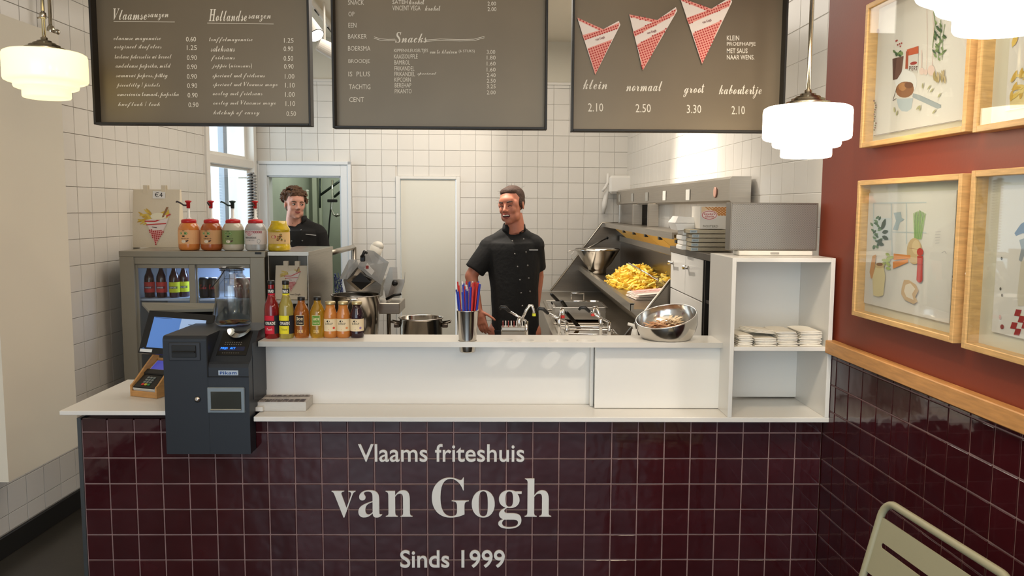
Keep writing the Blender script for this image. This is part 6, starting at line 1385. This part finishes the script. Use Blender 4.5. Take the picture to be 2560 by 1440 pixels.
sauce_pump(((1447, 769), (1474, 779), (1502, 806), (1523, 807), [(1500, 803), (1498, 785), (1490, 766), (1484, 767), (1482, 788)]), (200, 60, 50), 'right lever sauce pump with an orange-red spout tip', 'orange')
P = atY(1289, 838, .34); t = thing('sachet_box', 'small steel box of striped sachets left of the sauce pumps', 'box', (P.x-.01, .37, pz)); b = MB(); box_between(b, -.052, .052, -.03, .03, 0, .040, .003); b.build('box', STEEL, t); b = MB(); box_between(b, -.050, .050, -.028, .028, .041, .055, .002); b.build('tray', mat('pale_steel', (190, 186, 178), .4, .6), t)
for k in range(8): b = MB(); box_between(b, -.046+k*.0118, -.046+k*.0118+.004, -.02, .02, .055, .078, .001); b.build('sachet', (mat('sachet_red', (140, 50, 40), .5), WHITE)[k % 2], t)
P = atY(1590, 838, .40); t = thing('spray_nozzle', 'small white spray bottle head at the left of the fork bowl', 'spray bottle', (P.x, .44, pz)); b = MB(); b.lathe([(.018, 0), (.014, .02), (.010, .035)], 16); b.tube([(0, 0, .03), (-.005, 0, .052), (-.03, 0, .058)], .007); b.build('spray_head', WHITE, t); b.T = None
svb2 = svb
# bowl of wooden forks ----------------------------------------------------------
BC = atZ(1668, 850, Z2); by0 = .135; sc_ = (by0+DCAM)/F*1.0; rB = 77*sc_
t = thing('fork_bowl', 'slanted double-walled steel bowl of wooden forks on the upper shelf', 'bowl', (atY(1665, 850, by0).x, by0, Z2+.001)); 
# outer sphere-like body, flat foot, slanted opening towards the left front
RR = rB; nb = 56; zc0_ = RR*.62; nrm = Vector((-.22, -.22, .95)).normalized(); tb = MB(); vs = []; fs = []
uu = nrm.cross(Vector((0, 0, 1))).normalized(); vv = nrm.cross(uu)
cen = Vector((0, 0, zc0_)); 
rows = 22; th0 = math.acos(.12)    # opening half angle from the normal
def ring(th, R_, c): return [c+R_*(nrm*math.cos(th)+(uu*math.cos(2*PI*k/nb)+vv*math.sin(2*PI*k/nb))*math.sin(th)) for k in range(nb)]
prof3 = [(th0+(PI-th0)*i/rows, RR) for i in range(rows)]
allr = [ring(th, R_, cen) for th, R_ in prof3]
allr = [[Vector((p.x, p.y, max(p.z, 0.0))) for p in r] for r in allr]
vs = [p for r in allr for p in r]+[Vector((0, 0, 0))+(cen-nrm*RR) if (cen-nrm*RR).z > 0 else Vector(((cen-nrm*RR).x, (cen-nrm*RR).y, 0))]
fs = [(i*nb+k, (i+1)*nb+k, (i+1)*nb+(k+1) % nb, i*nb+(k+1) % nb) for i in range(rows-1) for k in range(nb)]+[((rows-1)*nb+k, len(vs)-1, (rows-1)*nb+(k+1) % nb) for k in range(nb)]
tb.smooth = True; tb.add(vs, fs); tb.build('outer_wall', STEELB, t)
tb = MB(); tb.smooth = True; dep = .80
inner = [[cen+nrm*(math.cos(th0)*RR)+nrm*(-dep*RR*math.sin(a))+(uu*math.cos(2*PI*k/nb)+vv*math.sin(2*PI*k/nb))*(math.sin(th0)*RR*.985*math.cos(a)) for k in range(nb)] for a in [PI/2*i/12 for i in range(12)]]
vs = [p for r in inner for p in r]+[cen+nrm*(math.cos(th0)*RR-dep*RR)]; vs = [Vector((p.x, p.y, max(p.z, .004))) for p in vs]
fs = [(i*nb+k, (i+1)*nb+k, (i+1)*nb+(k+1) % nb, i*nb+(k+1) % nb) for i in range(11) for k in range(nb)]+[(11*nb+k, len(vs)-1, 11*nb+(k+1) % nb) for k in range(nb)]
tb.add(vs, fs); tb.build('inner_wall', STEELB, t)
tb = MB(); tb.tube([cen+nrm*math.cos(th0)*RR+(uu*math.cos(2*PI*k/nb)+vv*math.sin(2*PI*k/nb))*math.sin(th0)*RR*.993 for k in range(nb)], .0025, 8, True); tb.build('rim', CHROME, t)
FK = [mat('wood_fork', (206, 160, 118), .7), mat('pale_wood_fork', (232, 208, 172), .7), mat('mid_wood_fork', (188, 138, 100), .7)]
fm = []
for m in FK:
    b = MB(); b.prism([(-.045, -.004), (.015, -.0045), (.028, -.007), (.048, -.006), (.034, -.002), (.050, 0), (.034, .002), (.048, .006), (.028, .007), (.015, .0045), (-.045, .004)], 2, -.0009, .0009); fm.append(b.mesh('wooden_fork', m))
random.seed(9); base_c = t.location+Vector((cen.x, cen.y, 0))
for k in range(110):
    pale = k >= 78
    if pale: x, y, z = random.uniform(.008, .048), random.uniform(-.03, .012), .066+random.uniform(0, .014)
    else:
        a = 2*PI*random.random(); r = .050*math.sqrt(random.random()); x, y, z = r*math.cos(a)-.008, r*math.sin(a)-.008, .040+random.random()*.020
    o = bpy.data.objects.new('wooden_fork', fm[1] if pale else random.choice((fm[0], fm[2]))); COL.objects.link(o); o.location = base_c+Vector((x-.004, y, z)); o.rotation_euler = (random.uniform(-.35, .35), random.uniform(-.3, .3), random.uniform(0, 2*PI) if not pale else random.uniform(.6, 1.3)); o.scale = (.85,)*3
    tag(o, ('pale wooden fork at the right in the fork bowl' if pale else 'brown wooden fork piled in the fork bowl'), 'fork', 'wooden forks in the bowl, '+('pale' if pale else 'brown'))
# ================================================================== PEOPLE
def remesh(b, name, m, vox, smooth, parent, fac=.6):
    o = b.build(name, m, None); md = o.modifiers.new('r', 'REMESH'); md.mode = 'VOXEL'; md.voxel_size = vox; md.use_smooth_shade = True
    sm_ = o.modifiers.new('s', 'SMOOTH'); sm_.factor = fac; sm_.iterations = smooth
    TS.collection.objects.link(o); COL.objects.unlink(o); TS.view_layers[0].update(); dg = TS.view_layers[0].depsgraph
    me = bpy.data.meshes.new_from_object(o.evaluated_get(dg)); me.name = name; old = o.data; bpy.data.objects.remove(o)
    me.materials.clear(); me.materials.append(m)
    me.polygons.foreach_set('use_smooth', [True]*len(me.polygons))
    ob = bpy.data.objects.new(name, me); COL.objects.link(ob); ob.parent = parent; return ob
def hand(b, w_, d, palm_n, side, curl, s_=1.0):
    """wrist w_, direction d of the fingers, palm normal, side = direction of the thumb"""
    d = d.normalized(); n = palm_n.normalized(); s = (side-d*side.dot(d)).normalized(); n = (n-d*n.dot(d)-s*n.dot(s)).normalized()
    b.cone(w_-d*.01, .026*s_, w_+d*.05*s_, .040*s_, 14, .45, s); b.cone(w_+d*.045*s_, .040*s_, w_+d*.092*s_, .038*s_, 14, .36, s)
    for k, (o_, L) in enumerate(((.030, .072), (.010, .082), (-.010, .076), (-.029, .060))):
        p = w_+d*.088*s_+s*o_*s_; dd = d; r = .0088*s_
        for j, f in enumerate((.42, .32, .26)):
            q = p+dd*L*f*s_; b.cap(p, r, q, r*.92, 8); p = q; r *= .92; dd = (dd+n*curl*(1+.4*j)).normalized()
    p = w_+d*.025*s_+s*.030*s_; dd = (d*.6+s*.8).normalized(); r = .011*s_
    for L in (.035, .03, .024): q = p+dd*L*s_; b.cap(p, r, q, r*.9, 8); p = q; r *= .9; dd = (dd+n*.25+d*.35).normalized()
def head_parts(b, hm):
    e = lambda c, r, rot=None: b.ell(hm @ Vector(c), r, 20, 14, (hm.to_3x3() @ (rot if rot is not None else Matrix.Identity(3))))
    e((0, .012, .034), (.074, .094, .080)); e((0, -.022, -.02), (.064, .070, .080)); e((0, -.036, -.070), (.051, .052, .042)); e((0, -.064, -.098), (.023, .022, .018))
    e((0, -.070, .030), (.052, .026, .030)); e((0, -.082, .012), (.046, .012, .008))
    b.cap(hm @ Vector((0, -.088, .006)), .008, hm @ Vector((0, -.112, -.030)), .0105, 10)
    for s in (-1, 1):
        e((s*.011, -.100, -.034), (.009, .011, .008)); e((s*.036, -.062, -.028), (.022, .021, .026)); e((s*.050, -.045, .005), (.018, .028, .03))
        e((s*.076, .010, -.006), (.007, .018, .030), Matrix.Rotation(s*.35, 3, 'Z'))
        e((s*.042, -.028, -.066), (.020, .038, .034))
    b.cone(hm @ Vector((0, .014, -.055)), .056, hm @ Vector((0, .030, -.17)), .060, 20)
def face_details(t, hm, laugh, lipc, hairc):
    H = lambda c: hm @ Vector(c); R3 = hm.to_3x3()
    for s in (-1, 1):
        if not laugh:
            b = MB(); b.ell(H((s*.031, -.0800, -.002)), (.0125, .012, .0068), 14, 10, R3); b.build('eye', mat('eye_white', (212, 204, 196), .3), t)
            b = MB(); b.ell(H((s*.031+.003, -.0905, -.002)), (.0056, .003, .0058), 12, 8, R3); b.build('iris', mat('iris_dark', (46, 34, 28), .2), t)
            b = MB(); b.tube([H((s*.031+x, -.0905+abs(x)*.25, .0055-x*x*40)) for x in (-.013, -.006, 0, .006, .013)], .0022, 6); b.build('eyelid', mat('lash_brown', (84, 52, 42), .6), t)
        else:
            b = MB(); b.tube([H((s*.031+x, -.0905+abs(x)*.22, -.001-abs(x)**2*30)) for x in (-.014, -.007, 0, .007, .014)], .0026, 6); b.build('eyelid', mat('lash_brown', (84, 52, 42), .6), t)
        b = MB(); b.tube([H((s*(.014+.036*u), -.0955+.018*u*u, .017+.005*math.sin(u*2.9))) for u in (0, .25, .5, .75, 1)], .004, 8, taper=[.0035, .0048, .0045, .0036, .0018]); b.build('eyebrow', hairc, t)
        b = MB(); b.ell(H((s*.0075, -.111, -.0405)), (.0035, .003, .002), 8, 6, R3); b.build('nostril', mat('nostril_dark', (96, 50, 42), .7), t)
    if laugh:
        b = MB(); b.ell(H((0, -.0895, -.064)), (.027, .008, .0105), 18, 10, R3); b.build('mouth', mat('mouth_dark', (70, 24, 24), .5), t)
        b = MB(); b.ell(H((0, -.0945, -.0600)), (.022, .0050, .0046), 16, 8, R3); b.build('teeth', mat('teeth_white', (232, 224, 210), .3), t)
        b = MB(); b.tube([H((x, -.0925+x*x*11, -.0560+x*x*9)) for x in (-.027, -.018, -.009, 0, .009, .018, .027)], .0035, 8, taper=[.0015, .003, .0038, .0034, .0038, .003, .0015]); b.tube([H((x, -.0925+x*x*12, -.0755+x*x*22)) for x in (-.024, -.016, -.008, 0, .008, .016, .024)], .004, 8, taper=[.0015, .0035, .0045, .005, .0045, .0035, .0015]); b.build('lips', lipc, t)
    else:
        b = MB(); b.tube([H((x, -.0935+x*x*11, -.0600+x*x*6)) for x in (-.024, -.016, -.008, 0, .008, .016, .024)], .0034, 8, taper=[.001, .0026, .0036, .003, .0036, .0026, .001]); b.tube([H((x, -.0925+x*x*12, -.0665+x*x*12)) for x in (-.022, -.014, -.007, 0, .007, .014, .022)], .0038, 8, taper=[.001, .003, .0042, .0045, .0042, .003, .001]); b.build('lips', lipc, t)
        b = MB(); b.tube([H((x, -.0965+x*x*13, -.0632+x*x*9)) for x in (-.021, -.012, 0, .012, .021)], .0011, 6); b.build('mouth_line', mat('mouth_dark', (70, 24, 24), .5), t)
LIP = mat('lip_pink', (168, 86, 78), .45)
BTN = mat('snap_button', (120, 118, 114), .3, .8)
# ---- smiling man behind the counter
MY = 1.95; t = thing('person', 'smiling man with tied-back brown hair in a black chef jacket, standing', 'person', (atY(1287, 800, MY).x, MY, 0)); L_ = lambda px, py, d=0: atY(px, py, MY+d)-t.location
hc_ = L_(1279, 513, .01); hs_ = 1.0
hm = Matrix.Translation(hc_) @ Matrix.Rotation(math.radians(-26), 4, 'Z') @ Matrix.Rotation(math.radians(-5), 4, 'Y') @ Matrix.Rotation(math.radians(2), 4, 'X') @ Matrix.Diagonal((hs_*.96, hs_, hs_, 1))
b = MB(); head_parts(b, hm)
neckb = L_(1284, 585, .05); shR = L_(1221, 617, .03); shL = L_(1338, 612, .03); elR = L_(1178, 690, .0); wrR = L_(1196, 775, -.05); elL = L_(1344, 690, .10); wrL = L_(1339, 765, .08)
b.cone(L_(1285, 555, .035), .055, L_(1285, 592, .05), .058, 20); b.cap(L_(1285, 625, .045), .080, L_(1286, 760, .03), .085, 16)
b.cap(shR, .042, elR, .040, 14); b.cap(elR, .041, wrR, .026, 14); b.cap(shL, .042, elL, .039, 14); b.cap(elL, .040, wrL, .027, 14)
dR = (L_(1203, 800, -.06)-wrR); hand(b, wrR, dR, Vector((.5, .6, 0)), Vector((.8, -.5, 0)), .55)
hand(b, wrL, L_(1336, 800, .06)-wrL, Vector((-.9, 0, 0)), Vector((0, -1, 0)), .4)
hz0 = L_(1286, 830, .04).z
for s in (-1, 1): b.cap((s*.085, .04, hz0), .085, (s*.095, .03, .50), .058, 14); b.cap((s*.095, .03, .50), .056, (s*.10, .05, .09), .038, 14)
remesh(b, 'body', SKIN, .0042, 10, t)
face_details(t, hm, True, LIP, mat('brown_hair', (66, 44, 32), .7, bump=.4, bscale=90, var=.2, vscale=60))
# jacket
b = MB(); tw = L_(1354, 650).x-L_(1214, 650).x
pts = [(L_(1285, 570, .05), .060, .95), (L_(1285, 580, .05), .090, .82), (L_(1284, 591, .05), .140, .70), (L_(1283, 606, .045), .174, .66), (L_(1283, 622, .04), .180, .64), (L_(1284, 660, .035), .168, .66), (L_(1286, 720, .03), .150, .74), (L_(1288, 780, .03), .148, .76), (L_(1288, 815, .03), .150, .76), (L_(1288, 838, .03), .152, .76)]
for (p, r, q), (p2, r2, q2) in zip(pts[:-1], pts[1:]):
    n_ = 28; tl = lambda r_, s_: r_*s_*(.50 if r_ < .11 else .25 if r_ < .16 else 0)
    vs = [p+Vector((r*math.cos(2*PI*k/n_), r*q*math.sin(2*PI*k/n_), tl(r, math.sin(2*PI*k/n_)))) for k in range(n_)]+[p2+Vector((r2*math.cos(2*PI*k/n_), r2*q2*math.sin(2*PI*k/n_), tl(r2, math.sin(2*PI*k/n_)))) for k in range(n_)]
    b.add(vs, [list(range(n_)), [n_+k for k in range(n_)][::-1]]+[(k, k+n_, (k+1) % n_+n_, (k+1) % n_) for k in range(n_)])
b.ell(shR+Vector((.004, 0, -.004)), (.066, .068, .064)); b.ell(shL+Vector((-.004, 0, -.004)), (.064, .068, .064))
for q_ in (shR, shL): b.cone(L_(1285, 583, .05), .050, q_+Vector((0, .01, .006)), .056, 18)
seR = shR+(elR-shR)*.82; seL = shL+(elL-shL)*.78
b.cone(shR+Vector((.01, 0, -.01)), .068, seR, .066, 20); b.cone(shL+Vector((-.01, 0, -.01)), .066, seL, .058, 20)
jk = remesh(b, 'jacket', CLOTH, .006, 4, t, .5)
b = MB()
cb_ = L_(1285, 566, .045)
for k in range(25):
    a = math.radians(-62+304*k/24+0)-PI/2+math.radians(-0)
    a = math.radians(-90+28+304*k/24)
    for z, rr in ((-.030, .070), (.012, .064)): b.v.append(cb_+Vector((rr*math.cos(a), rr*math.sin(a)*.98, z-(.018 if (k in (0, 24)) else 0)+(.010 if k > 6 and k < 18 and z > 0 else 0))))
for k in range(24): b.f.append([2*k, 2*k+2, 2*k+3, 2*k+1]); b.m.append(0); b.sm.append(True)
o = b.build('collar', CLOTH, t); sd = o.modifiers.new('s', 'SOLIDIFY'); sd.thickness = .006; sd.offset = 1
def stud(px, py, d): b = MB(); b.ell(L_(px, py, d), (.006, .004, .006), 10, 8); b.build('button', BTN, t)
for (px, py) in ((1281, 603), (1309, 598), (1287, 635), (1315, 631), (1294, 667), (1319, 664), (1300, 700), (1322, 696), (1303, 733), (1325, 729), (1306, 765)):
    yy = -.085 if py > 640 else -.075
    stud(px, py, yy)
b = MB(); b.box(L_(1334, 625, -.080), (.055, .004, .006), .001); b.build('pocket_print', mat('white_piping', (190, 188, 184), .7), t)
b = MB(); b.cone((0, .03, hz0+.03), .150, (0, .03, hz0-.09), .152, 24, .76, Vector((1, 0, 0)))
for s in (-1, 1): b.cone((s*.078, .035, hz0-.03), .090, (s*.10, .045, .05), .066, 18)
remesh(b, 'trousers', mat('dark_denim', (32, 32, 36), .85, bump=.2, bscale=60), .008, 4, t)
for s in (-1, 1): b = MB(); b.ell((s*.10, .0, .04), (.048, .13, .042)); b.build('shoe', BLACK, t)
# hair: swept back with flyaways
HAIR = mat('brown_hair', (66, 44, 32), .7); b = MB(); e = lambda c, r: b.ell(hm @ Vector(c), r, 22, 14, hm.to_3x3())
e((0, .024, .050), (.079, .088, .074)); e((0, .075, .02), (.060, .042, .060)); e((0, -.030, .082), (.058, .040, .030))
for s in (-1, 1): e((s*.066, .014, .018), (.014, .040, .042))
e((0, .115, .03), (.030, .026, .030))
for k in range(60):
    a = random.uniform(-1.1, 1.1); p0 = Vector((.066*math.sin(a), -.052+.03*abs(a), .094-.02*abs(a))); b.tube([hm @ p0, hm @ (p0+Vector((.004*math.sin(a), .04, .020))), hm @ Vector((.074*math.sin(a), .05, .112-.03*abs(a)))], .005, 5)
h_ = remesh(b, 'hair', HAIR, .004, 2, t)
b = MB(); random.seed(4)
for k in range(24):
    a = random.uniform(-1.9, 1.9); c = Vector((.080*math.sin(a), random.uniform(-.01, .06), .045+.075*math.cos(a))); d = Vector((math.sin(a)*.02, random.uniform(-.01, .01), math.cos(a)*.016+.004)); b.tube([hm @ c, hm @ (c+d*.6+Vector((random.uniform(-.005, .005), 0, 0))), hm @ (c+d+Vector((random.uniform(-.008, .008), 0, -.004)))], .0004, 4)
b.build('loose_hair', HAIR, t, kind='stuff')
# ---- curly-haired young man in front of the doorway
BY = 3.45; t = thing('person', 'young man with curly brown hair and black jacket, standing by the doorway', 'person', (atY(752, 700, BY).x, BY, 0)); L_ = lambda px, py, d=0: atY(px, py, BY+d)-t.location
hc_ = L_(737, 511, .01)
hm = Matrix.Translation(hc_) @ Matrix.Rotation(math.radians(30), 4, 'Z') @ Matrix.Rotation(math.radians(3), 4, 'Y')
b = MB(); head_parts(b, hm); shR = L_(700, 580, .04); shL = L_(797, 580, .04); elR = L_(690, 650, .06); elL = L_(812, 655, .06)
b.cone(L_(741, 538, .03), .053, L_(745, 568, .05), .058, 20); b.cap(L_(748, 596, .05), .078, L_(752, 720, .05), .085, 16)
zc_ = L_(750, 700).z
wr1, wr2 = elR+Vector((.02, -.04, -.25)), elL+Vector((-.02, -.04, -.25))
for (s1, e1, w1) in ((shR, elR, wr1), (shL, elL, wr2)): b.cap(s1, .041, e1, .038, 14); b.cap(e1, .040, w1, .026, 14)
hand(b, wr1, Vector((0, -.1, -1)), Vector((1, 0, 0)), Vector((0, -1, 0)), .4); hand(b, wr2, Vector((0, -.1, -1)), Vector((-1, 0, 0)), Vector((0, -1, 0)), .4)
for s in (-1, 1): b.cap((s*.085, .05, .86), .082, (s*.095, .04, .48), .055, 14); b.cap((s*.095, .04, .48), .054, (s*.10, .06, .09), .036, 14)
remesh(b, 'body', mat('fair_skin', (208, 152, 130), .5, sub=.08), .005, 7, t); face_details(t, hm, False, LIP, mat('curly_hair', (92, 66, 46), .75, var=.25, vscale=60))
b = MB(); pts = [(L_(745, 548, .05), .060, .95), (L_(746, 556, .05), .092, .80), (L_(747, 564, .05), .145, .70), (L_(748, 575, .045), .178, .66), (L_(748, 588, .04), .182, .64), (L_(749, 620, .04), .168, .64), (L_(751, 680, .04), .150, .72), (L_(752, 760, .04), .152, .74)]
for (p, r, q), (p2, r2, q2) in zip(pts[:-1], pts[1:]):
    n_ = 28; tl = lambda r_, s_: r_*s_*(.50 if r_ < .11 else .25 if r_ < .16 else 0)
    vs = [p+Vector((r*math.cos(2*PI*k/n_), r*q*math.sin(2*PI*k/n_), tl(r, math.sin(2*PI*k/n_)))) for k in range(n_)]+[p2+Vector((r2*math.cos(2*PI*k/n_), r2*q2*math.sin(2*PI*k/n_), tl(r2, math.sin(2*PI*k/n_)))) for k in range(n_)]
    b.add(vs, [list(range(n_)), [n_+k for k in range(n_)][::-1]]+[(k, k+n_, (k+1) % n_+n_, (k+1) % n_) for k in range(n_)])
for s1, e1, sg in ((shR, elR, 1), (shL, elL, -1)): b.ell(s1+Vector((sg*.004, 0, -.004)), (.065, .066, .062)); b.cone(L_(746, 557, .05), .050, s1+Vector((0, .01, .004)), .056, 18); b.cone(s1, .066, s1+(e1-s1)*.9, .062, 20)
remesh(b, 'jacket', CLOTH, .007, 4, t, .5)
b = MB(); cb_ = L_(744, 545, .045)
for k in range(25):
    a = math.radians(-90+28+304*k/24+12)
    for z, rr in ((-.030, .072), (.018, .066)): b.v.append(cb_+Vector((rr*math.cos(a), rr*math.sin(a), z-(.016 if k in (0, 24) else 0))))
for k in range(24): b.f.append([2*k, 2*k+2, 2*k+3, 2*k+1]); b.m.append(0); b.sm.append(True)
o = b.build('collar', CLOTH, t); sd = o.modifiers.new('s', 'SOLIDIFY'); sd.thickness = .006; sd.offset = 1
for (px, py) in ((753, 575), (756, 602), (729, 603)): b = MB(); b.ell(L_(px, py, -.075), (.006, .004, .006), 10, 8); b.build('button', BTN, t)
b = MB(); b.box(L_(777, 587, -.062), (.085, .004, .006), .001, Matrix.Rotation(.10, 3, 'Y')); b.build('pocket_print', mat('white_piping', (190, 188, 184), .7), t)
b = MB(); b.cone((0, .04, .90), .148, (0, .04, .76), .15, 24, .74, Vector((1, 0, 0)))
for s in (-1, 1): b.cone((s*.078, .045, .84), .088, (s*.10, .055, .05), .064, 18)
remesh(b, 'trousers', mat('dark_denim', (32, 32, 36), .85), .009, 4, t)
for s in (-1, 1): b = MB(); b.ell((s*.10, .02, .04), (.048, .13, .042)); b.build('shoe', BLACK, t)
CUR = mat('curly_hair', (92, 66, 46), .75); b = MB(); random.seed(8)
b.ell(hm @ Vector((0, .026, .046)), (.082, .088, .078), 22, 14, hm.to_3x3()); b.ell(hm @ Vector((0, -.040, .082)), (.060, .036, .030), 16, 10, hm.to_3x3()); b.ell(hm @ Vector((0, .07, -.01)), (.062, .045, .065), 16, 10, hm.to_3x3())
for k in range(170):
    th = math.acos(random.uniform(-.25, 1)); a = random.uniform(0, 2*PI); n_ = Vector((math.sin(th)*math.cos(a), math.sin(th)*math.sin(a), math.cos(th)))
    if n_.z < .35 and n_.y < -.25: continue
    c = Vector((n_.x*.086, .024+n_.y*.094, .046+n_.z*.082)); u_ = n_.orthogonal().normalized(); v_ = n_.cross(u_); r = random.uniform(.009, .016)
    b.tube([hm @ (c+u_*r*math.cos(q*.9)+v_*r*math.sin(q*.9)+n_*(.004*q)) for q in range(7)], .0058, 5)
remesh(b, 'hair', CUR, .004, 1, t, .4)
